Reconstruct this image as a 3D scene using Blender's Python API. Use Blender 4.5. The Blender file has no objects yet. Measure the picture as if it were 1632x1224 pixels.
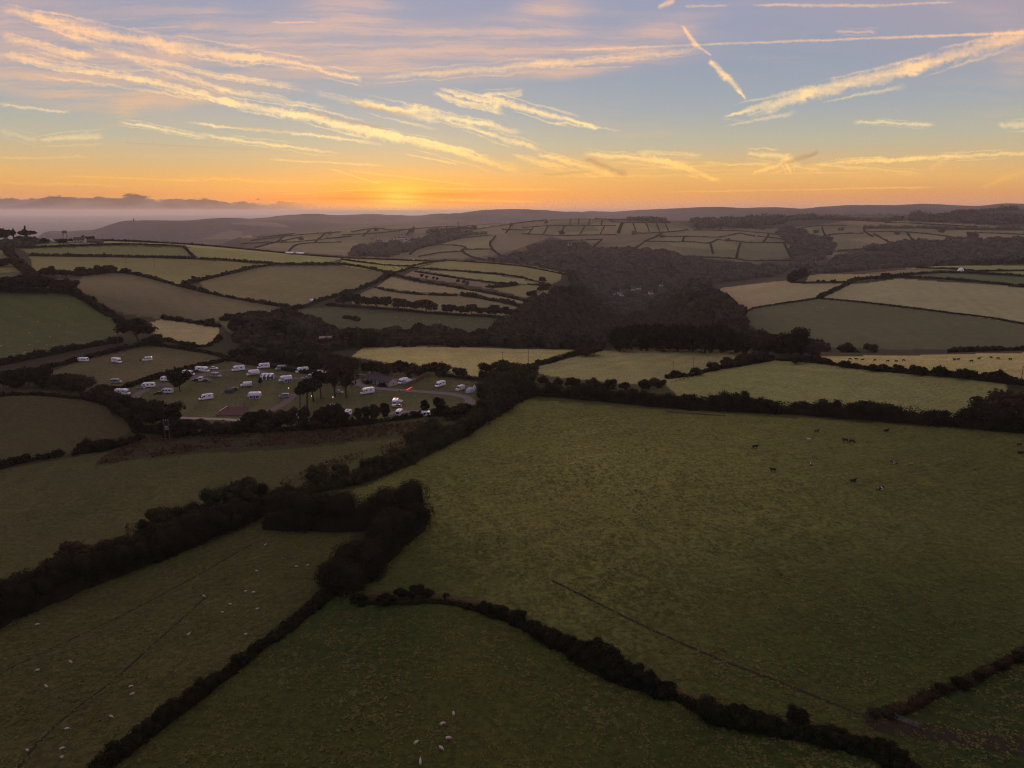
import bpy, math, random
import numpy as np
from mathutils import Vector, Matrix, Euler
R = math.radians
scene = bpy.context.scene
COL = scene.collection

# ------------------------------------------------------------------ camera
F = 1133.0                    # focal length in photo pixels (1632 wide)
PITCH = R(13.6)
CAM_Z = 88.0
cam_data = bpy.data.cameras.new('camera')
cam_data.sensor_fit = 'HORIZONTAL'; cam_data.sensor_width = 36.0
cam_data.lens = F / 1632.0 * 36.0
cam_data.clip_start = 1.0; cam_data.clip_end = 120000.0
cam = bpy.data.objects.new('camera', cam_data); COL.objects.link(cam)
cam.location = (0, 0, CAM_Z); cam.rotation_euler = (math.pi/2 - PITCH, 0, 0)
scene.camera = cam
scene.render.resolution_x = 1024; scene.render.resolution_y = 768

def px_dir(x, y):
    cx = (x - 816.0) / F; cy = (612.0 - y) / F
    cp, sp = math.cos(PITCH), math.sin(PITCH)
    return cx, cp + sp * cy, -sp + cp * cy

def px_uv(x, y):
    d = px_dir(x, y)
    return d[0] / d[1], d[2] / d[1]

# ------------------------------------------------------------------ view, sun
scene.view_settings.view_transform = 'Standard'
scene.view_settings.look = 'None'
scene.view_settings.exposure = 0.0
scene.view_settings.gamma = 1.0
scene.cycles.use_denoising = True
scene.cycles.denoiser = 'OPENIMAGEDENOISE'
scene.cycles.denoising_input_passes = 'RGB_ALBEDO_NORMAL'
scene.cycles.denoising_prefilter = 'NONE'
scene.cycles.filter_width = 1.15
scene.cycles.max_bounces = 6
scene.cycles.diffuse_bounces = 2
scene.cycles.volume_bounces = 1
scene.cycles.transparent_max_bounces = 8
scene.cycles.sample_clamp_indirect = 4.0
import time; T00 = time.time()

SUN_AZ = math.atan2(*px_dir(636, 322)[:2])        # seen beyond the hills
SUN_EL = R(3.5)
sun_data = bpy.data.lights.new('sun', 'SUN')
sun_data.energy = 1.6; sun_data.angle = R(9.0); sun_data.color = (1.0, 0.60, 0.30)
sun = bpy.data.objects.new('sun', sun_data); COL.objects.link(sun)
sd = Vector((math.sin(SUN_AZ) * math.cos(SUN_EL), math.cos(SUN_AZ) * math.cos(SUN_EL), math.sin(SUN_EL)))
sun.rotation_euler = sd.to_track_quat('Z', 'Y').to_euler()
sun.location = (0, 0, 300)

# ------------------------------------------------------------------ world sky
world = bpy.data.worlds.new('World'); scene.world = world
world.use_nodes = True
NT = world.node_tree; NT.nodes.clear()
def S(c): return tuple(((v/255.0)/12.92 if v/255.0 <= 0.04045 else ((v/255.0+0.055)/1.055)**2.4) for v in c) + (1.0,)
class NB:
    """small helper for node graphs"""
    def __init__(s, nt): s.nt = nt
    def n(s, t, **kw):
        nd = s.nt.nodes.new(t)
        for k, v in kw.items(): setattr(nd, k, v)
        return nd
    def put(s, sock, v):
        if isinstance(v, bpy.types.NodeSocket): s.nt.links.new(v, sock)
        elif v is not None: sock.default_value = v
    def m(s, op, a=None, b=None, c=None, clamp=False):
        nd = s.n('ShaderNodeMath', operation=op, use_clamp=clamp)
        for i, v in enumerate((a, b, c)): s.put(nd.inputs[i], v)
        return nd.outputs[0]
    def vm(s, op, a=None, b=None, sc=None):
        nd = s.n('ShaderNodeVectorMath', operation=op)
        s.put(nd.inputs[0], a); s.put(nd.inputs[1], b)
        if sc is not None: s.put(nd.inputs['Scale'], sc)
        return nd.outputs['Value'] if op == 'DOT_PRODUCT' else nd.outputs[0]
    def mr(s, v, a, b, c=0.0, d=1.0, smooth=True):
        nd = s.n('ShaderNodeMapRange', interpolation_type='SMOOTHSTEP' if smooth else 'LINEAR')
        s.put(nd.inputs[0], v)
        for i, q in enumerate((a, b, c, d)): s.put(nd.inputs[i+1], q)
        return nd.outputs[0]
    def noise(s, vec, scale, detail=4.0, rough=0.55, dist=0.0, color=False, dim='3D'):
        nd = s.n('ShaderNodeTexNoise', noise_dimensions=dim)
        s.put(nd.inputs['Vector'], vec)
        nd.inputs['Scale'].default_value = scale; nd.inputs['Detail'].default_value = detail
        nd.inputs['Roughness'].default_value = rough; nd.inputs['Distortion'].default_value = dist
        return nd.outputs['Color' if color else 'Fac']
    def mix(s, f, a, b, bt='MIX'):
        nd = s.n('ShaderNodeMix', data_type='RGBA', blend_type=bt)
        s.put(nd.inputs[0], f); s.put(nd.inputs[6], a); s.put(nd.inputs[7], b)
        return nd.outputs[2]
    def ramp(s, f, stops):
        nd = s.n('ShaderNodeValToRGB'); s.put(nd.inputs[0], f)
        el = nd.color_ramp.elements
        el[0].position, el[0].color = stops[0]
        el[1].position, el[1].color = stops[-1]
        for p, c in stops[1:-1]:
            e = el.new(p); e.color = c
        return nd.outputs[0]

VEILS = [(60,90,330,70,.62,-.2),(255,112,90,15,.5,.75),(620,80,230,24,.95,-.02),(820,94,330,30,1.0,.05),(560,10,80,26,.7,.0),(870,30,60,40,.9,.6),(300,30,330,40,.5,-.1),
                 (740,45,200,18,.35,0),(1000,74,90,18,.7,.3),(1560,20,130,30,.5,-.3),(1620,100,50,60,.55,1.2),(1000,20,260,24,.35,0),(120,240,160,22,.35,0),(1280,262,420,22,.6,0),
                 (200,120,220,60,.45,-.1),(1350,280,400,16,.3,0),(900,262,160,18,.4,0),(600,285,500,16,.3,0),(180,290,260,14,.35,0)]
def build_sky():
    b = NB(NT)
    tc = b.n('ShaderNodeTexCoord'); sp = b.n('ShaderNodeSeparateXYZ')
    NT.links.new(tc.outputs['Generated'], sp.inputs[0])
    X, Y, Z = sp.outputs
    ay = b.m('MAXIMUM', b.m('ABSOLUTE', Y), 0.08)
    u = b.m('DIVIDE', X, ay); v = b.m('DIVIDE', Z, ay)
    cmb = b.n('ShaderNodeCombineXYZ'); NT.links.new(u, cmb.inputs[0]); NT.links.new(v, cmb.inputs[1])
    uv = cmb.outputs[0]
    # elevation gradient: Z = sin(elevation)
    el = b.m('MULTIPLY', Z, 2.0, clamp=True)          # Z 0..0.5
    def st(y): d = px_dir(816, y); L = math.sqrt(sum(k*k for k in d)); return max(0.0, d[2]/L*2.0)
    base = b.ramp(el, [(0.0, S((214,152,132))), (st(330), S((206,148,118))), (st(312), S((214,152,98))), (st(292), S((220,168,102))),
                       (st(265), S((203,173,126))), (st(230), S((180,174,152))), (st(180), S((156,163,168))), (st(110), S((142,152,170))),
                       (st(0), S((146,150,174))), (0.75, S((146,140,166))), (1.0, S((150,142,168)))])
    # warm glow round the sunset point
    su, sv = px_uv(636, 316)
    du = b.m('SUBTRACT', u, su); dv = b.m('SUBTRACT', v, sv)
    def gauss(wu, wv):
        q = b.m('ADD', b.m('POWER', b.m('ABSOLUTE', b.m('DIVIDE', du, wu)), 2.0), b.m('POWER', b.m('ABSOLUTE', b.m('DIVIDE', dv, wv)), 2.0))
        return b.m('EXPONENT', b.m('MULTIPLY', q, -1.0))
    front = b.mr(Y, -0.1, 0.35)
    g1 = b.m('MULTIPLY', b.m('MULTIPLY', gauss(0.42, 0.029), front), 0.46)
    col = b.mix(g1, base, S((250,164,52)))
    g2 = b.m('MULTIPLY', b.m('MULTIPLY', gauss(0.085, 0.024), front), 0.85)
    col = b.mix(g2, col, S((255,168,20)))
    g4 = b.m('MULTIPLY', b.m('MULTIPLY', gauss(0.13, 0.008), front), 0.7)
    col = b.mix(g4, col, S((255,128,24)))
    g3 = b.m('MULTIPLY', b.m('MULTIPLY', gauss(0.034, 0.018), front), 0.75)
    col = b.mix(g3, col, S((255,208,84)))
    # upper-edge rose tint towards both sides
    side = b.m('MULTIPLY', b.mr(b.m('ABSOLUTE', b.m('ADD', u, 0.1)), 0.25, 0.9), b.mr(v, 0.12, 0.28))
    col = b.mix(b.m('MULTIPLY', side, 0.45), col, S((186,152,150)))
    plain = col
    # shared warps
    w1 = b.vm('SUBTRACT', b.noise(uv, 9.0, 3.0, 0.6, color=True), (0.5, 0.5, 0.5))
    w2 = b.vm('SUBTRACT', b.noise(uv, 60.0, 4.0, 0.65, color=True), (0.5, 0.5, 0.5))
    uvw = b.vm('ADD', uv, b.vm('ADD', b.vm('SCALE', w1, sc=0.011), b.vm('SCALE', w2, sc=0.008)))
    uvs = b.vm('ADD', uv, b.vm('SCALE', w2, sc=0.0035))
    # fibrous texture stretched along the wind (down to the south-east in the view)
    ang = R(-17)
    mp = b.n('ShaderNodeMapping'); NT.links.new(uvw, mp.inputs[0]); mp.inputs['Rotation'].default_value = (0, 0, -ang); mp.inputs['Scale'].default_value = (4.5, 80.0, 1.0)
    fib = b.noise(mp.outputs[0], 1.0, 6.0, 0.62)
    mp2 = b.n('ShaderNodeMapping'); NT.links.new(uvw, mp2.inputs[0]); mp2.inputs['Rotation'].default_value = (0, 0, -R(-14)); mp2.inputs['Scale'].default_value = (2.2, 11.0, 1.0)
    veil = b.noise(mp2.outputs[0], 1.3, 6.0, 0.58)
    fine = b.noise(uv, 130.0, 3.0, 0.7)
    rag = b.mr(b.noise(uvs, 75.0, 5.0, 0.7), 0.3, 0.7, 0.45, 1.6, False)
    acc = {'b': None, 'd': None, 'last': None}
    def make_group(name, ins, body):
        g = bpy.data.node_groups.new(name, 'ShaderNodeTree'); gb = NB(g)
        for nm, vec in ins: g.interface.new_socket(nm, in_out='INPUT', socket_type='NodeSocketVector' if vec else 'NodeSocketFloat')
        g.interface.new_socket('Out', in_out='OUTPUT', socket_type='NodeSocketFloat')
        gi = gb.n('NodeGroupInput'); go = gb.n('NodeGroupOutput'); I = {nm: gi.outputs[i] for i, (nm, _) in enumerate(ins)}
        g.links.new(body(gb, I), go.inputs[0]); return g
    def trail_body(g, I):
        src = g.vm('MULTIPLY_ADD', I['Acc'], (1e-9, 1e-9, 1e-9)); g.nt.links.new(I['Src'], src.node.inputs[2])
        t = g.m('SUBTRACT', g.vm('DOT_PRODUCT', src, I['D']), I['DOff']); s_ = g.m('SUBTRACT', g.vm('DOT_PRODUCT', src, I['N']), I['NOff'])
        w = g.m('MULTIPLY', g.m('MAXIMUM', g.m('MULTIPLY_ADD', t, I['WS'], I['W0']), 0.5/F), I['Rag'])
        pr = g.mr(g.m('DIVIDE', g.m('ABSOLUTE', s_), w), 0.0, 1.0, 1.0, 0.0)
        u_ = g.m('MULTIPLY', g.m('ABSOLUTE', g.m('SUBTRACT', t, 0.5)), 2.0)
        en = g.mr(u_, g.m('SUBTRACT', 1.0, I['E2']), g.m('MULTIPLY_ADD', I['E2'], 0.3, 1.0), 1.0, 0.0)
        return g.m('ADD', g.m('MULTIPLY', g.m('MULTIPLY', pr, en), I['Amp']), I['Acc'])
    G_TRAIL = make_group('vapour_trail', [('Src',1),('Acc',0),('Rag',0),('D',1),('DOff',0),('N',1),('NOff',0),('WS',0),('W0',0),('E2',0),('Amp',0)], trail_body)
    def trail(pts, w0, w1, amp, sharp=False, key='b', e=0.12):
        A = px_uv(*pts[0]); B = px_uv(*pts[1]); k = 1.0 / F
        dx, dy = B[0]-A[0], B[1]-A[1]; L = math.hypot(dx, dy); ex, ey = dx/L, dy/L
        nd = b.n('ShaderNodeGroup', node_tree=G_TRAIL); I = nd.inputs
        b.put(I['Src'], uvs if sharp else uvw); b.put(I['Rag'], rag)
        if acc[key] is not None: b.put(I['Acc'], acc[key])
        for nm, v_ in (('D', (ex/L, ey/L, 0)), ('DOff', (A[0]*ex+A[1]*ey)/L), ('N', (-ey, ex, 0)), ('NOff', -A[0]*ey+A[1]*ex), ('WS', (w1-w0)*k), ('W0', w0*k), ('E2', 2*e), ('Amp', amp)): I[nm].default_value = v_
        acc[key] = nd.outputs[0]; acc['last'] = nd.outputs[0]
    rs_ = random.Random(4)
    def T(pts, w0, w1, amp, sharp=False, key='b', e=0.12):
        trail(pts, w0, w1, amp, sharp, key, e)
        if key == 'b' and not sharp and max(w0, w1) >= 4:      # loose strands beside the main trail
            (x0, y0), (x1, y1) = pts; L = math.hypot(x1-x0, y1-y0); nx, ny = -(y1-y0)/L, (x1-x0)/L
            for q in range(2):
                o = (rs_.uniform(.7, 1.5))*max(w0, w1)*(1 if q else -1); a, c = rs_.uniform(-.05, .3), rs_.uniform(.65, 1.1); tilt = rs_.uniform(-.5, .5)*max(w0, w1)
                trail([(x0+(x1-x0)*a+nx*o, y0+(y1-y0)*a+ny*o), (x0+(x1-x0)*c+nx*(o+tilt), y0+(y1-y0)*c+ny*(o+tilt))], 1.2, max(w0, w1)*.38, amp*.5, False, key, .2)
    # main fan of old contrails from the west
    T([(0,14),(180,48)], 8, 9, .75); T([(30,24),(300,84)], 8, 12, 1.0); T([(230,64),(420,96)], 11, 10, 1.15); T([(380,88),(520,110)], 9, 3, 1.15); T([(505,113),(578,128)], 3, 6, 1.0)
    T([(0,88),(230,128)], 7, 7, 1.1); T([(200,122),(380,163)], 6, 7, 1.1); T([(350,158),(480,186)], 8, 9, 1.25); T([(450,178),(640,222)], 9, 9, 1.35); T([(600,210),(800,262)], 8, 5, .9)
    T([(0,58),(150,92)], 9, 8, .95); T([(60,34),(210,92)], 9, 7, .65)
    T([(180,88),(470,140)], 5, 5, .85); T([(100,100),(300,120)], 4, 4, .5)
    T([(210,100),(370,144)], 5, 5, .7); T([(340,138),(520,174)], 5, 5, .8); T([(500,150),(660,180)], 6, 5, .45)
    T([(60,118),(330,160)], 3, 3, .55)
    T([(560,160),(700,194)], 5, 9, 1.0); T([(640,172),(830,212)], 8, 5, 1.1); T([(700,190),(860,238)], 4, 6, .8)
    T([(190,193),(330,218)], 3, 4, .9); T([(320,214),(540,244)], 4, 3, .85); T([(300,194),(610,229)], 3, 3, .9)
    T([(0,166),(110,178)], 3, 3, .6); T([(60,222),(165,216)], 5, 8, .55); T([(0,210),(60,224)], 5, 6, .25)
    T([(560,196),(780,250)], 4, 3, .7); T([(690,232),(830,272)], 4, 8, .55); T([(690,150),(800,180)], 6, 7, .9)
    T([(700,142),(800,168)], 4, 9, .95); T([(780,158),(960,206)], 9, 3, 1.15); T([(770,152),(835,146)], 3, 8, .7); T([(880,196),(990,210)], 3, 2, .6)
    # small bright pieces
    T([(1086,40),(1112,76)], 3, 7, 1.1, True); T([(1104,68),(1134,88)], 6, 2, 1.0, True)
    T([(1130,97),(1160,124)], 5, 7, 1.3, True); T([(1156,118),(1189,158)], 8, 3, 1.3, True)
    T([(1048,12),(1075,0)], 3, 6, .9, True); T([(430,36),(505,35)], 2, 2, .6, True); T([(200,46),(290,42)], 2, 2, .5, True)
    # the wide trail on the east and the thin long one
    T([(1152,187),(1300,150)], 2, 15, .95); T([(1270,155),(1480,100)], 15, 13, 1.0); T([(1430,114),(1660,46)], 12, 15, 1.0); T([(1190,186),(1240,172)], 3, 8, .35)
    T([(900,80),(1160,70)], 3, 2.5, .7, True); T([(1120,71),(1660,51)], 2.4, 3.0, .85, True, e=.05); T([(600,126),(900,98)], 5, 7, .75); T([(840,106),(1120,78)], 6, 5, .7)
    T([(1200,8),(1400,9)], 3, 3, .85, True); T([(1380,10),(1520,3)], 3, 2, .6, True); T([(1090,10),(1160,9)], 3, 2, .5, True)
    T([(1330,52),(1396,50)], 3, 4, .6); T([(880,110),(1010,106)], 2, 2, .5, True)
    T([(1360,195),(1490,199)], 4, 4, .6); T([(1590,198),(1660,196)], 6, 8, .5); T([(1150,190),(1200,196)], 2, 2, .2)
    # low trails near the horizon
    T([(648,246),(732,262)], 2, 2, .95, True); T([(524,268),(608,294)], 1.5, 2, .95, True); T([(430,254),(612,264)], 2, 2, .8, True); T([(560,272),(760,296)], 2, 2, .7, True)
    T([(100,280),(330,289)], 2, 2, .5, True); T([(300,286),(640,290)], 3, 3, .5); T([(0,252),(140,249)], 3, 3, .3); T([(620,300),(900,302)], 2, 3, .75, True); T([(560,314),(860,322)], 2, 3, .9, True)
    T([(440,310),(640,300)], 1.5, 1.5, .7, True); T([(1060,306),(1500,298)], 2, 2, .6, True); T([(900,282),(1400,274)], 2, 2, .4, True); T([(0,290),(200,296)], 3, 3, .35)
    T([(816,246),(900,268)], 4, 5, .9); T([(856,244),(980,278)], 4, 6, 1.0); T([(930,244),(1100,262)], 5, 7, 1.0); T([(1040,252),(1150,288)], 6, 5, 1.05); T([(1010,244),(1120,246)], 5, 5, .6)
    T([(1190,244),(1262,252)], 4, 7, 1.0); T([(1196,276),(1270,254)], 3, 7, 1.0); T([(1250,252),(1262,276)], 6, 3, 1.0); T([(1120,258),(1230,262)], 3, 3, .8); T([(1262,262),(1310,272)], 5, 3, .8)
    T([(1290,262),(1480,252)], 3, 5, .95); T([(1440,254),(1660,242)], 5, 4, .95); T([(1300,262),(1470,276)], 3, 4, .75); T([(1480,270),(1540,240)], 5, 5, .3)
    T([(1560,300),(1660,262)], 4, 5, .3); T([(1000,270),(1180,262)], 2, 2, .5, True)
    # dark undersides
    acc['d'] = b.m('MULTIPLY', acc['b'], 1e-9)
    T([(470,176),(620,206)], 2, 5, .55, False, 'd'); T([(550,162),(660,186)], 3, 6, .55, False, 'd'); T([(340,197),(470,214)], 2, 3, .45, False, 'd')
    T([(930,252),(1000,278)], 6, 6, .75, False, 'd'); T([(1246,262),(1306,242)], 4, 5, .75, False, 'd'); T([(860,278),(940,272)], 3, 3, .45, False, 'd')
    T([(535,311),(590,314)], 2.5, 2, .8, True, 'd'); T([(560,322),(700,328)], 4, 3, .35, False, 'd'); T([(180,226),(420,240)], 2, 2, .25, True, 'd')
    # diffuse cirrus veils
    def blob_body(g, I):
        src = g.vm('MULTIPLY_ADD', I['Acc'], (1e-9, 1e-9, 1e-9)); g.nt.links.new(I['Src'], src.node.inputs[2])
        a_ = g.m('SUBTRACT', g.vm('DOT_PRODUCT', src, I['D']), I['DOff']); q_ = g.m('SUBTRACT', g.vm('DOT_PRODUCT', src, I['N']), I['NOff'])
        r2 = g.m('ADD', g.m('MULTIPLY', a_, a_), g.m('MULTIPLY', q_, q_))
        return g.m('MULTIPLY_ADD', g.m('EXPONENT', g.m('MULTIPLY', r2, -1.0)), I['Amp'], I['Acc'])
    G_BLOB = make_group('cirrus_veil', [('Src',1),('Acc',0),('D',1),('DOff',0),('N',1),('NOff',0),('Amp',0)], blob_body)
    vb = b.m('MULTIPLY', acc['last'], 1e-9)
    for x, y, wx, wy, amp, rot in VEILS:
        cu, cv = px_uv(x, y); c_, s_ = math.cos(rot), math.sin(rot); wx /= F; wy /= F
        nd = b.n('ShaderNodeGroup', node_tree=G_BLOB); I = nd.inputs; b.put(I['Src'], uvw); b.put(I['Acc'], vb)
        for nm, v_ in (('D', (c_/wx, s_/wx, 0)), ('DOff', (cu*c_+cv*s_)/wx), ('N', (-s_/wy, c_/wy, 0)), ('NOff', (-cu*s_+cv*c_)/wy), ('Amp', amp)): I[nm].default_value = v_
        vb = nd.outputs[0]
    veil_d = b.m('MULTIPLY', b.mr(b.m('MULTIPLY', vb, veil), 0.10, 0.52, 0.0, 0.95), b.mr(fib, 0.35, 0.65, 0.3, 1.3))
    tr = b.m('MULTIPLY', acc['b'], b.mr(fib, 0.34, 0.64, 0.58, 1.2))
    tr = b.m('MULTIPLY', tr, b.mr(fine, 0.3, 0.7, 0.8, 1.15))
    # faint long bands everywhere, also where the photograph does not look
    fr = b.m('MULTIPLY', b.mr(veil, 0.45, 0.75, 0.0, 0.5), b.mr(fib, 0.42, 0.66, 0.0, 1.0))
    low = b.mr(v, 0.04, 0.24)
    ccol = b.mix(low, S((255,192,84)), S((250,196,146)))
    ccol = b.mix(b.mr(v, 0.02, 0.12), ccol, b.mix(b.mr(v, 0.10, 0.24), S((255,222,160)), S((248,196,152))))
    vcol = b.mix(low, S((250,184,90)), S((228,182,156)))
    col = b.mix(b.m('MULTIPLY', b.m('MAXIMUM', veil_d, fr), 0.50, clamp=True), col, vcol)
    col = b.mix(b.m('MULTIPLY', tr, 0.76, clamp=True), col, ccol)
    dk = b.mix(low, S((176,128,84)), S((170,140,120)))
    col = b.mix(b.m('MULTIPLY', b.m('MULTIPLY', acc['d'], b.mr(fib, 0.3, 0.7, 0.6, 1.1)), 0.8, clamp=True), col, dk)
    # thin horizontal stratus bands in the sunset glow
    mp3 = b.n('ShaderNodeMapping'); NT.links.new(uv, mp3.inputs[0]); mp3.inputs['Scale'].default_value = (3.0, 150.0, 1.0)
    bands = b.noise(mp3.outputs[0], 1.0, 4.0, 0.6)
    bm = b.m('MULTIPLY', b.mr(v, 0.055, 0.02, 0.0, 1.0), b.mr(bands, 0.5, 0.72, 0.0, 0.35))
    col = b.mix(bm, col, S((228,132,76)))
    bm2 = b.m('MULTIPLY', b.m('MULTIPLY', b.mr(b.m('ABSOLUTE', du), 0.05, 0.28, 1.0, 0.0), b.mr(b.m('ABSOLUTE', dv), 0.0, 0.012, 1.0, 0.0)), b.mr(bands, 0.45, 0.6, 0.0, 0.9))
    col = b.mix(b.m('MULTIPLY', bm2, front), col, S((255,120,26)))
    # low bank of stratocumulus over the sea, on the west
    top = px_uv(0, 318)[1]; bot = px_uv(0, 336)[1]
    mp4 = b.n('ShaderNodeMapping'); NT.links.new(uv, mp4.inputs[0]); mp4.inputs['Scale'].default_value = (20.0, 70.0, 1.0)
    bil = b.noise(mp4.outputs[0], 1.0, 6.0, 0.6)
    edge = b.mr(u, px_uv(470,330)[0], px_uv(150,330)[0], 0.0, 1.0)
    tl = b.m('ADD', b.m('MULTIPLY', b.m('SUBTRACT', bil, 0.5), 0.027), b.m('MULTIPLY_ADD', edge, 9.0/F, top - 5.0/F))
    up = b.mr(b.m('SUBTRACT', v, tl), -0.0012, 0.0012, 1.0, 0.0)
    dn = b.mr(v, bot - 0.0015, bot + 0.004, 0.0, 1.0)
    bank = b.m('MULTIPLY', b.m('MULTIPLY', b.m('MULTIPLY', up, dn), b.mr(u, px_uv(530,330)[0], px_uv(380,330)[0])), front)
    bcol = b.mix(b.mr(bil, 0.38, 0.62), S((104,92,100)), S((70,64,76)))
    col = b.mix(b.m('MULTIPLY', bank, 0.88), col, bcol)
    # away from the sunset: cooler, thin cloud only
    back = b.mr(Y, 0.15, -0.5)
    plain = b.mix(0.3, plain, S((214,172,152)))
    plain = b.mix(b.m('MULTIPLY', back, 0.85), plain, b.ramp(el, [(0.0, S((118,112,138))), (0.2, S((150,130,148))), (1.0, S((132,134,164)))]))
    # physical sky underneath, sun just over the hills
    sk = b.n('ShaderNodeTexSky', sky_type='NISHITA', sun_disc=False)
    sk.sun_elevation = SUN_EL; sk.sun_rotation = SUN_AZ
    bga = b.n('ShaderNodeBackground'); NT.links.new(col, bga.inputs[0]); bga.inputs[1].default_value = 1.08
    bgb = b.n('ShaderNodeBackground'); NT.links.new(plain, bgb.inputs[0]); bgb.inputs[1].default_value = 1.15
    bg1 = b.n('ShaderNodeMixShader')
    fac = b.m('MULTIPLY', b.m('MULTIPLY', b.mr(b.m('ABSOLUTE', u), 0.84, 1.0, 1.0, 0.0), b.mr(v, 0.29, 0.38, 1.0, 0.0)), b.m('MULTIPLY', b.mr(Y, 0.1, 0.3), b.mr(v, -0.01, -0.005)))
    NT.links.new(fac, bg1.inputs[0]); NT.links.new(bgb.outputs[0], bg1.inputs[1]); NT.links.new(bga.outputs[0], bg1.inputs[2])
    bg2 = b.n('ShaderNodeBackground'); NT.links.new(sk.outputs[0], bg2.inputs[0]); bg2.inputs[1].default_value = 0.005
    ad = b.n('ShaderNodeAddShader'); NT.links.new(bg1.outputs[0], ad.inputs[0]); NT.links.new(bg2.outputs[0], ad.inputs[1])
    out = b.n('ShaderNodeOutputWorld'); NT.links.new(ad.outputs[0], out.inputs[0])
build_sky()
world.cycles.sampling_method = 'MANUAL'; world.cycles.sample_map_resolution = 1024

# ------------------------------------------------------------------ noise helpers (numpy)
def _hash(ix, iy, seed):
    n = (ix.astype(np.int64) * 374761393 + iy.astype(np.int64) * 668265263 + seed * 974634777) & 0xffffffff
    n = ((n ^ (n >> 13)) * 1274126177) & 0xffffffff
    return ((n ^ (n >> 16)) & 0xffff) / 65535.0
def vnoise(x, y, seed=0):
    ix = np.floor(x); iy = np.floor(y); fx = x - ix; fy = y - iy
    fx = fx*fx*(3-2*fx); fy = fy*fy*(3-2*fy)
    a = _hash(ix, iy, seed); b = _hash(ix+1, iy, seed); c = _hash(ix, iy+1, seed); d = _hash(ix+1, iy+1, seed)
    return (a*(1-fx)+b*fx)*(1-fy) + (c*(1-fx)+d*fx)*fy
def fbm(x, y, seed=0, o=4):
    s = 0; a = 0.5; t = 0
    for i in range(o):
        s = s + a * vnoise(x, y, seed+i*17); t += a; a *= 0.5; x = x*2.03+3.1; y = y*2.03+1.7
    return s / t

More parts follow.
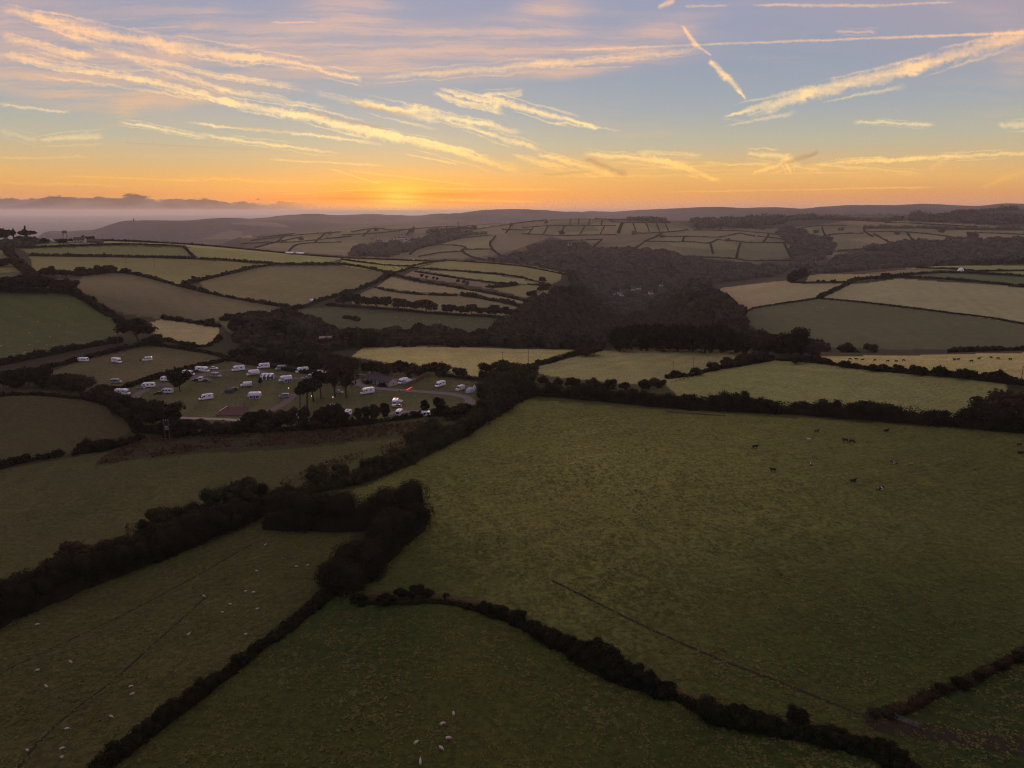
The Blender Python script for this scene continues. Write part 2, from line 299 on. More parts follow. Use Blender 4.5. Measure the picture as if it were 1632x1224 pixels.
# ------------------------------------------------------------------ terrain from survey lines
# every line: knots (x, y, r) = where the line is seen and its distance, or (x, r, 'z', z)
def K(*k): return k
LINES = [
 [(-700,150,'z',0),(816,150,'z',0),(2400,150,'z',0)],
 [(-700,330,'z',0),(400,330,'z',0),(850,330,'z',-0.5),(1300,300,'z',0),(2400,290,'z',1)],
 [(-700,460,'z',2),(0,460,'z',2),(200,460,'z',1),(400,460,'z',0),(550,495,'z',-2.5),(700,553,480),(850,556,480),(950,558,480),(1050,559,478),(1150,562,470),(1300,567,450),(1450,567,450),(1560,564,455),(1632,562,460),(2400,560,460)],
 [(-700,580,'z',8),(0,580,'z',6),(200,570,'z',3),(400,570,'z',0),(550,590,'z',-12),(700,590,'z',-22),(850,600,'z',-32),(950,620,'z',-52),(1050,620,'z',-55),(1150,600,'z',-34),(1300,560,'z',-16),(1450,560,'z',-14),(1632,570,'z',-10),(2400,570,'z',-6)],
 [(-700,700,'z',14),(0,455,700),(200,468,700),(400,700,'z',1),(550,518,690),(700,522,700),(850,520,760),(950,800,'z',-62),(1050,820,'z',-64),(1150,520,740),(1300,532,680),(1450,540,660),(1632,545,650),(2400,545,650)],
 [(-700,900,'z',28),(0,425,900),(200,432,900),(400,445,900),(550,455,920),(700,455,930),(850,474,930),(950,950,'z',-68),(1050,980,'z',-66),(1150,485,900),(1300,480,880),(1450,485,850),(1632,502,830),(2400,500,830)],
 [(-700,1150,'z',40),(0,384.5,1150),(100,383.5,1170),(200,384.5,1200),(300,389,1220),(400,398,1240),(457,404,1250),(550,410,1250),(700,414,1230),(820,421,1200),(905,438,1150),(960,1150,'z',-68),(1050,1180,'z',-72),(1110,1120,'z',-20),(1150,460,1100),(1260,444,1120),(1330,438,1150),(1458,427,1200),(1632,422,1250),(2400,420,1300)],
 [(-700,1800,'z',-90),(0,1700,'z',-90),(200,1700,'z',-80),(400,1650,'z',-60),(550,1600,'z',-58),(700,1550,'z',-55),(850,1450,'z',-60),(950,1450,'z',-78),(1050,1480,'z',-80),(1150,1450,'z',-62),(1300,1550,'z',-45),(1450,1650,'z',-40),(1632,1700,'z',-38),(2400,1700,'z',-30)],
 [(-700,2300,'z',-125),(0,2300,'z',-125),(200,2300,'z',-110),(330,2200,'z',-60),(400,397,2100),(550,402,2050),(700,409,1900),(850,408,1850),(950,418,1800),(1050,422,1780),(1150,425,1850),(1300,423,1950),(1450,422,2000),(1632,418,2050),(2400,415,2100)],
 [(-700,2700,'z',-130),(0,2700,'z',-130),(200,2700,'z',-122),(330,2600,'z',-60),(400,384,2500),(550,383,2500),(700,384,2450),(850,378,2400),(950,383,2350),(1050,382,2350),(1150,384,2400),(1300,385,2500),(1450,384,2500),(1632,380,2500),(2400,380,2500)],
 [(-700,3400,'z',-135),(0,3400,'z',-135),(200,3300,'z',-130),(330,3100,'z',-60),(400,375,3000),(480,371,3100),(560,364,3200),(640,358,3200),(720,361,3150),(784,359,3100),(830,354,3050),(900,350,3000),(990,349,3000),(1080,352,3050),(1150,351,3100),(1200,349,3200),(1300,346,3300),(1450,345,3400),(1540,338,3500),(1632,335,3600),(2400,330,3700)],
 [(-700,4300,'z',-140),(0,4300,'z',-140),(200,4200,'z',-135),(330,4000,'z',-110),(400,4200,'z',-90),(560,4300,'z',-70),(700,4300,'z',-60),(900,4300,'z',-50),(1200,4500,'z',-20),(1632,4600,'z',0),(2400,4600,'z',0)],
 [(-700,5200,'z',-140),(30,5200,'z',-140),(50,387,5200),(58,380,5250),(72,368.5,5300),(85,366,5350),(105,367.5,5400),(123,366,5450),(147,364.7,5500),(158,361.7,5500),(175,356,5500),(200,349.3,5500),(213,348.3,5500),(272,348.8,5600),(330,346,5700),(372,344,5800),(410,346,5900),(427,346.5,5900),(500,349,6000),(560,353,6000),(700,350,6000),(880,350,6000),(1000,346,5600),(1200,348,5400),(1632,345,5300),(2400,345,5300)],
 [(-700,6952,'z',-145),(200,6952,'z',-145),(300,6715,'z',-145),(372,6794,'z',-20),(427,345.2,6952),(464,341,6952),(505,340.8,6952),(530,342.5,7031),(575,340.5,7110),(617,340,7110),(657,341.9,7110),(704,339,7110),(740,336.3,7110),(777,334,7110),(820,333.2,7110),(867,333.3,7110),(885,335.5,7110),(920,336.5,7110),(944,335.2,7110),(1000,334.5,6952),(1088,331.7,6794),(1155,329,6636),(1288,329,6557),(1370,325.5,6478),(1455,323,6478),(1555,325,6478),(1632,321.7,6478),(2400,321,6478)],
 [(-700,13000,'z',-145),(2400,13000,'z',-145)],
 [(-700,16000,'z',-148),(2400,16000,'z',-148)],
]
def _az(x, y):
    d = px_dir(x, y); return math.atan2(d[0], d[1])
def knots(line):
    out = []
    for k in line:
        if len(k) == 4:
            x, r, _, z = k; out.append((_az(x, 440), float(r), float(z)))
        else:
            x, y, r = k; d = px_dir(x, y); out.append((math.atan2(d[0], d[1]), float(r), CAM_Z + r * d[2] / math.hypot(d[0], d[1])))
    out.sort()
    lo, hi = out[0], out[-1]
    out = [(-math.pi, lo[1], lo[2])] + out + [(math.pi, hi[1], hi[2])]
    return np.array(out)
def pchip_slopes(x, y):
    h = np.diff(x, axis=-1); d = np.diff(y, axis=-1) / h
    m = np.zeros_like(y)
    a, c = d[..., :-1], d[..., 1:]
    same = (a * c) > 0
    m[..., 1:-1] = np.where(same, 2*a*c/np.where(same, a+c, 1), 0)
    m[..., 0] = d[..., 0]; m[..., -1] = d[..., -1]
    return m
def pchip1(xk, yk, x):
    m = pchip_slopes(xk, yk); i = np.clip(np.searchsorted(xk, x) - 1, 0, len(xk)-2)
    h = xk[i+1]-xk[i]; t = (x-xk[i])/h
    return ((2*t**3-3*t**2+1)*yk[i] + (t**3-2*t**2+t)*h*m[i] + (-2*t**3+3*t**2)*yk[i+1] + (t**3-t**2)*h*m[i+1])

AZ_F = R(42.0)
az_fine = np.arange(-AZ_F, AZ_F + 1e-9, R(0.068))
az_grid = np.concatenate([np.arange(-math.pi, -AZ_F - R(0.5), R(3.0)), az_fine, np.arange(AZ_F + R(1.5), math.pi + 1e-6, R(3.0))])
az_grid[0] = -math.pi
if az_grid[-1] < math.pi - 1e-6: az_grid = np.append(az_grid, math.pi)
NR = 860
r_grid = 10.0 * (16000.0/10.0) ** (np.arange(NR) / (NR-1.0))
def build_heights():
    ks = [knots(l) for l in LINES]
    Rk = np.stack([pchip1(k[:,0], k[:,1], az_grid) for k in ks], -1)
    Zk = np.stack([pchip1(k[:,0], k[:,2], az_grid) for k in ks], -1)
    Rk = np.concatenate([np.zeros((len(az_grid),1)), Rk], -1); Zk = np.concatenate([np.zeros((len(az_grid),1)), Zk], -1)
    M = pchip_slopes(Rk, Zk)
    H = np.zeros((len(az_grid), NR))
    for j, r in enumerate(r_grid):
        i = np.clip((Rk <= r).sum(-1) - 1, 0, Rk.shape[1]-2); a = np.arange(len(az_grid))
        h = Rk[a,i+1]-Rk[a,i]; t = np.clip((r-Rk[a,i])/h, 0, 1)
        H[:,j] = ((2*t**3-3*t**2+1)*Zk[a,i] + (t**3-2*t**2+t)*h*M[a,i] + (-2*t**3+3*t**2)*Zk[a,i+1] + (t**3-t**2)*h*M[a,i+1])
    A, RR = np.meshgrid(az_grid, r_grid, indexing='ij')
    X = RR*np.sin(A); Y = RR*np.cos(A)
    amp = np.interp(RR, [0,100,330,600,1500,3000,6000,9000,16000], [.3,.8,.6,1.6,4,7,12,14,14])
    wl = 1.0
    n1 = fbm(X/90, Y/90, 3, 3)-.5; n2 = fbm(X/420, Y/420, 9, 3)-.5
    # drowned or crest lines keep their drawn outline: fade the noise there only a little
    H += amp*(n1*np.interp(RR,[0,800,3000],[1,.7,.25]) + n2*np.interp(RR,[0,800,3000],[.2,.6,.7]))
    # the wooded gorge cut between the two spurs
    cut = [(px_dir(x_, y_), r_) for x_, y_, r_ in ((958,530,790),(978,505,900),(996,485,1060),(1010,468,1250))]
    for (d_, r_) in cut:
        a_ = math.atan2(d_[0], d_[1]); H -= 20*np.exp(-((X-r_*math.sin(a_))**2/55**2 + (Y-r_*math.cos(a_))**2/110**2))
    # gullies on the far ridges
    g = np.abs(fbm(X/700, Y/1100, 31, 4)-.5)
    H -= np.interp(RR,[0,4200,4800,8000,16000],[0,0,40,60,0])*(0.35-g*1.6).clip(0)*np.clip((H+100)/150,0,1)
    return H, X, Y
HG, XG, YG = build_heights()
print('highest', HG.max())
LRATIO = math.log(r_grid[1]/r_grid[0])
def height(x, y):
    x = np.asarray(x, float); y = np.asarray(y, float)
    az = np.arctan2(x, y); r = np.maximum(np.hypot(x, y), r_grid[0])
    i = np.clip(np.searchsorted(az_grid, az) - 1, 0, len(az_grid)-2)
    t = (az-az_grid[i])/(az_grid[i+1]-az_grid[i])
    fj = np.clip(np.log(r/r_grid[0])/LRATIO, 0, NR-1.001); j = fj.astype(int)
    s = np.clip((r-r_grid[j])/(r_grid[j+1]-r_grid[j]), 0, 1)
    return (HG[i,j]*(1-t)+HG[i+1,j]*t)*(1-s) + (HG[i,j+1]*(1-t)+HG[i+1,j+1]*t)*s
def Hh(x, y): return float(height(x, y))
SLOPE_CACHE = {}
def hit(x, y, rmin=0.0, rmax=1e9):
    """the ground point seen at a place of the survey photograph"""
    for k in range(60):
        d = px_dir(x, y); az = math.atan2(d[0], d[1]); te = d[2]/math.hypot(d[0], d[1])
        i = min(max(int(np.searchsorted(az_grid, az))-1, 0), len(az_grid)-2)
        t = (az-az_grid[i])/(az_grid[i+1]-az_grid[i])
        prof = HG[i]*(1-t)+HG[i+1]*t
        f = prof - (CAM_Z + r_grid*te)
        ok = np.where((f >= 0) & (r_grid > rmin) & (r_grid < rmax))[0]
        if len(ok):
            j = ok[0]
            if j > 0 and f[j-1] < 0: q = f[j-1]/(f[j-1]-f[j]); r = r_grid[j-1]*(1-q)+r_grid[j]*q
            else: r = r_grid[j]
            return (r*math.sin(az), r*math.cos(az), float(height(r*math.sin(az), r*math.cos(az))))
        y += 0.7
    return None
def dens(pts, step=14.0):
    out = []
    for a, b in zip(pts[:-1], pts[1:]):
        n = max(1, int(math.hypot(b[0]-a[0], b[1]-a[1])/step))
        for k in range(n): out.append((a[0]+(b[0]-a[0])*k/n, a[1]+(b[1]-a[1])*k/n))
    out.append(pts[-1]); return out
def smooth_px(pts, n=6):
    """Catmull-Rom through the traced points"""
    P = [np.array(p, float) for p in pts]
    if len(P) < 3: return [tuple(p) for p in P]
    P = [2*P[0]-P[1]] + P + [2*P[-1]-P[-2]]
    out = []
    for i in range(1, len(P)-2):
        for k in range(n):
            t = k/n
            out.append(tuple(0.5*((2*P[i]) + (P[i+1]-P[i-1])*t + (2*P[i-1]-5*P[i]+4*P[i+1]-P[i+2])*t*t + (3*P[i]-P[i-1]-3*P[i+1]+P[i+2])*t**3)))
    out.append(tuple(P[-2])); return out
def trace(pts, smooth=True, **kw):
    q = smooth_px(pts) if smooth else dens(pts)
    w = [hit(*p, **kw) for p in q]
    return [p for p in w if p]
def in_poly(px, py, poly):
    poly = np.asarray(poly); res = np.zeros(px.shape, bool); n = len(poly); j = n-1
    for i in range(n):
        xi, yi = poly[i]; xj, yj = poly[j]
        if yi != yj:
            c = ((yi > py) != (yj > py)) & (px < (xj-xi)*(py-yi)/(yj-yi)+xi); res ^= c
        j = i
    return res
def poly_world(pts, **kw):
    return np.array([p[:2] for p in (hit(*q, **kw) for q in dens(list(pts)+[pts[0]], 12.0)) if p])
# ------------------------------------------------------------------ object helpers
def tag(o, label=None, cat=None, group=None, kind=None):
    if label: o['label'] = label
    if cat: o['category'] = cat
    if group: o['group'] = group
    if kind: o['kind'] = kind
    return o
def mesh_obj(name, me, mat=None, parent=None, loc=None):
    o = bpy.data.objects.new(name, me); COL.objects.link(o)
    if mat is not None and not me.materials:
        for m_ in (mat if isinstance(mat, (list, tuple)) else [mat]): me.materials.append(m_)
    if parent is not None: o.parent = parent
    if loc is not None: o.location = loc
    return o
def np_mesh(name, V, Fc, smooth=False, k=4):
    me = bpy.data.meshes.new(name)
    V = np.asarray(V, np.float32); Fc = np.asarray(Fc, np.int32)
    n = len(Fc)
    me.vertices.add(len(V)); me.vertices.foreach_set('co', V.ravel())
    me.loops.add(n*k); me.loops.foreach_set('vertex_index', Fc.ravel())
    me.polygons.add(n); me.polygons.foreach_set('loop_start', np.arange(0, n*k, k, dtype=np.int32))
    me.polygons.foreach_set('loop_total', np.full(n, k, np.int32))
    if smooth: me.polygons.foreach_set('use_smooth', np.ones(n, bool))
    me.update(calc_edges=True)
    return me

# ------------------------------------------------------------------ materials
def principled(name, col=(.5,.5,.5), rough=.8, spec=.3, metal=0.0, emit=None, es=1.0):
    m = bpy.data.materials.new(name); m.use_nodes = True
    p = m.node_tree.nodes['Principled BSDF']
    p.inputs['Base Color'].default_value = tuple(col)[:3]+(1,); p.inputs['Roughness'].default_value = rough
    p.inputs['Specular IOR Level'].default_value = spec; p.inputs['Metallic'].default_value = metal
    if emit: p.inputs['Emission Color'].default_value = tuple(emit)+(1,); p.inputs['Emission Strength'].default_value = es
    return m
def surf(name, col, rough=.7, spec=.3, vary=.18, scale=3.0, metal=0.0):
    """painted or weathered surface: small mottling in the colour"""
    m = principled(name, col, rough, spec, metal); b = NB(m.node_tree); p = m.node_tree.nodes['Principled BSDF']
    tc = b.n('ShaderNodeTexCoord')
    f = b.mr(b.noise(tc.outputs['Object'], scale, 4.0, .6), .3, .7, 1-vary, 1+vary*.6, False)
    c = b.vm('SCALE', tuple(col)[:3], sc=f); m.node_tree.links.new(c, p.inputs['Base Color'])
    return m
def ground_material():
    m = principled('pasture', rough=.95, spec=.12); b = NB(m.node_tree); p = m.node_tree.nodes['Principled BSDF']
    at = b.n('ShaderNodeAttribute', attribute_name='field'); geo = b.n('ShaderNodeNewGeometry')
    P = geo.outputs['Position']
    big = b.mr(b.noise(P, 0.012, 4.0, .6), .3, .7, .90, 1.09, False)
    mid = b.mr(b.noise(P, 0.11, 4.0, .65), .3, .7, .88, 1.10, False)
    tuft = b.noise(P, 0.75, 5.0, .72)
    tf = b.mr(tuft, .36, .66, .62, 1.28, False)
    cd = b.n('ShaderNodeVectorMath', operation='LENGTH'); m.node_tree.links.new(P, cd.inputs[0])
    cd_len = cd.outputs['Value']
    far = b.mr(cd.outputs['Value'], 250.0, 1200.0)              # tufts grow too fine to tell apart
    # faint worked rows along each field's own length, a little wandering
    an = b.m('MULTIPLY', at.outputs['Alpha'], math.pi); sx = b.n('ShaderNodeSeparateXYZ'); m.node_tree.links.new(P, sx.inputs[0])
    q = b.m('ADD', b.m('MULTIPLY', sx.outputs[0], b.m('COSINE', an)), b.m('MULTIPLY', sx.outputs[1], b.m('SINE', an)))
    q = b.m('ADD', q, b.m('MULTIPLY', b.noise(P, .012, 2.0, .5), 22.0))
    rows = b.m('ADD', b.m('SINE', b.m('MULTIPLY', q, 2.1)), b.m('MULTIPLY', b.m('SINE', b.m('MULTIPLY', q, .41)), .9))
    amp = b.m('MULTIPLY', b.mr(b.noise(P, .02, 3.0, .6), .42, .62, 0.0, .075), b.mr(cd_len, 420.0, 1500.0, 1.0, .25))
    rowf = b.m('ADD', 1.0, b.m('MULTIPLY', rows, amp))
    f = b.m('MULTIPLY', b.m('MULTIPLY', b.m('MULTIPLY', big, mid), rowf), b.mix(far, tf, (1,1,1,1)))
    hue = b.mix(b.mr(b.noise(P, 0.06, 3.0, .6), .35, .68, 0, .25, False), at.outputs['Color'], b.vm('MULTIPLY', at.outputs['Color'], (.72, .98, .62)))
    c = b.vm('SCALE', hue, sc=f); m.node_tree.links.new(c, p.inputs['Base Color'])
    bp = b.n('ShaderNodeBump'); bp.inputs['Distance'].default_value = 0.9; bp.inputs['Strength'].default_value = 0.9
    m.node_tree.links.new(b.m('ADD', tuft, b.m('MULTIPLY', b.noise(P, .16, 3.0, .6), 1.4)), bp.inputs['Height']); m.node_tree.links.new(bp.outputs[0], p.inputs['Normal'])
    return m
def foliage(name, c1, c2, scale=.5, trans=.25):
    m = principled(name, c1, .9, .05); nt = m.node_tree; b = NB(nt); p = nt.nodes['Principled BSDF']
    geo = b.n('ShaderNodeNewGeometry'); oi = b.n('ShaderNodeObjectInfo')
    f = b.mr(b.noise(geo.outputs['Position'], scale, 4.0, .65), .32, .68, 0, 1, False)
    c = b.mix(f, tuple(c1)+(1,), tuple(c2)+(1,))
    lf = b.mr(b.m('ADD', geo.outputs['Random Per Island'], b.m('MULTIPLY', oi.outputs['Random'], .4)), 0, 1.4, .6, 1.35, False)
    c = b.vm('SCALE', c, sc=lf)
    nt.links.new(c, p.inputs['Base Color'])
    tr = b.n('ShaderNodeBsdfTranslucent'); nt.links.new(c, tr.inputs[0])
    mx = b.n('ShaderNodeMixShader'); mx.inputs[0].default_value = trans
    nt.links.new(p.outputs[0], mx.inputs[1]); nt.links.new(tr.outputs[0], mx.inputs[2])
    nt.links.new(mx.outputs[0], nt.nodes['Material Output'].inputs[0])
    return m
M = {}
M['ground'] = ground_material()
M['hedge'] = foliage('hedge_leaves', (.011,.0115,.005), (.026,.023,.010))
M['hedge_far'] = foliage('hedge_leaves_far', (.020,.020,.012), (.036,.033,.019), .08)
M['bush_green'] = foliage('bush_leaves', (.022,.026,.011), (.044,.043,.018))
M['bush_brown'] = foliage('autumn_leaves', (.026,.021,.012), (.052,.037,.021))
M['gorse'] = foliage('gorse_leaves', (.010,.012,.005), (.022,.022,.010), .8)
M['wood_shaded'] = foliage('wood_leaves_shaded', (.014,.017,.010), (.058,.050,.030), .07)  # shade of the valley slopes put into a darker leaf colour
M['wood'] = foliage('wood_leaves_hazy', (.040,.042,.033), (.110,.104,.080), .05)  # valley mist put into a paler leaf colour
M['tuft'] = foliage('grass_tufts', (.075,.080,.022), (.118,.116,.036), .05, .15)
M['pine'] = foliage('pine_needles', (.022,.024,.014), (.034,.030,.018))
M['bracken'] = foliage('bracken_fronds', (.060,.026,.018), (.085,.045,.028), .12)
M['deadgrass'] = foliage('dry_bank_grass', (.15,.10,.05), (.10,.085,.035), .5)
M['bark'] = surf('bark', (.055,.045,.036), .95, .1, .3, 1.2)
M['gravel'] = surf('gravel_track', (.135,.11,.10), .95, .15, .25, .6)
M['tarmac'] = surf('worn_tarmac', (.15,.135,.135), .9, .2, .22, .5)
M['mud'] = surf('trodden_mud', (.030,.024,.014), 1, .1, .3, .6)
M['white'] = surf('white_gelcoat', (.84,.83,.86), .35, .5, .06, .8)
M['offwhite'] = surf('dulled_white_paint', (.58,.56,.58), .5, .4, .1, .8)
M['silver'] = surf('silver_paint', (.34,.35,.38), .35, .5, .1, .8, .3)
M['darkpaint'] = surf('dark_car_paint', (.02,.022,.028), .3, .5, .1, .8)
M['glass'] = surf('tinted_glass', (.018,.020,.028), .12, .6, .1, .8)
M['rubber'] = surf('tyre_rubber', (.015,.015,.015), .9, .2, .2, 4)
M['grey'] = surf('grey_plastic', (.13,.13,.145), .6, .3, .1, 2)
M['canvas'] = surf('grey_canvas', (.40,.39,.43), .85, .2, .12, 1.2)
M['canvas_dark'] = surf('charcoal_canvas', (.055,.055,.075), .85, .2, .15, 1.2)
M['canvas_green'] = surf('dark_green_canvas', (.02,.028,.024), .85, .2, .15, 1.2)
M['cream'] = surf('cream_render', (.42,.37,.30), .9, .2, .15, .7)
M['slate'] = surf('slate_roof', (.050,.040,.050), .75, .3, .3, 1.5)
M['render'] = surf('white_render', (.60,.57,.56), .9, .2, .12, .3)
M['timber'] = surf('weathered_timber', (.12,.085,.065), .9, .2, .3, 1.5)
M['steel'] = surf('galvanised_steel', (.17,.175,.19), .5, .5, .15, 1.5, .4)
M['playmat'] = surf('rubber_play_surface', (.075,.035,.038), .95, .15, .15, .5)
M['concrete'] = surf('pale_concrete', (.30,.25,.21), .9, .2, .15, .4)
M['wool'] = surf('sheep_wool', (.42,.36,.30), .95, .1, .2, 3)
M['cowblack'] = surf('black_cowhide', (.012,.010,.010), .8, .2, .2, 3)
M['cowbrown'] = surf('brown_cowhide', (.09,.035,.02), .85, .2, .2, 3)
M['cowwhite'] = surf('pale_cowhide', (.50,.44,.40), .85, .2, .1, 3)
M['skin'] = surf('skin', (.35,.2,.14), .7, .3, .1, 3)
M['cloth_dark'] = surf('dark_clothing', (.03,.03,.045), .9, .1, .1, 3)
M['hivis'] = surf('yellow_clothing', (.65,.62,.12), .8, .2, .1, 3)
M['redbar'] = principled('lit_red_bar', (.8,.03,.03), .4, .5, emit=(1,.05,.03), es=1.1)
M['redlamp'] = principled('lit_red_lamp', (.8,.03,.03), .4, .5, emit=(1,.03,.02), es=5)
M['lamp'] = principled('lit_lamp', (.9,.7,.4), .4, .5, emit=(1,.62,.22), es=5)
M['redcloth'] = surf('red_canvas', (.22,.02,.02), .9, .1, .1, 3)
def mottled_cow():
    m = principled('black_and_white_cowhide', rough=.85, spec=.2); b = NB(m.node_tree); tc = b.n('ShaderNodeTexCoord')
    f = b.mr(b.noise(tc.outputs['Object'], 1.5, 1.0, .4), .50, .53)
    m.node_tree.links.new(b.mix(f, (.012,.010,.010,1), (.5,.46,.42,1)), m.node_tree.nodes['Principled BSDF'].inputs['Base Color']); return m
M['cowmix'] = mottled_cow()
def striped(name, c1, c2, axis=0, scale=8.0):
    m = principled(name, rough=.85, spec=.2); b = NB(m.node_tree); tc = b.n('ShaderNodeTexCoord')
    sp = b.n('ShaderNodeSeparateXYZ'); m.node_tree.links.new(tc.outputs['Object'], sp.inputs[0])
    f = b.mr(b.m('SINE', b.m('MULTIPLY', sp.outputs[axis], scale)), -.15, .15)
    m.node_tree.links.new(b.mix(f, tuple(c1)+(1,), tuple(c2)+(1,)), m.node_tree.nodes['Principled BSDF'].inputs['Base Color']); return m
M['awning_striped'] = striped('striped_awning_cloth', (.62,.60,.62), (.10,.10,.16), 0, 3.0)
def sea_material():
    m = principled('sea_water', (.045,.048,.06), .5, .35); b = NB(m.node_tree); geo = b.n('ShaderNodeNewGeometry')
    bp = b.n('ShaderNodeBump'); bp.inputs['Distance'].default_value = 3.0; bp.inputs['Strength'].default_value = .5
    m.node_tree.links.new(b.noise(geo.outputs['Position'], .01, 4.0, .6), bp.inputs['Height'])
    m.node_tree.links.new(bp.outputs[0], m.node_tree.nodes['Principled BSDF'].inputs['Normal']); return m
M['sea'] = sea_material()

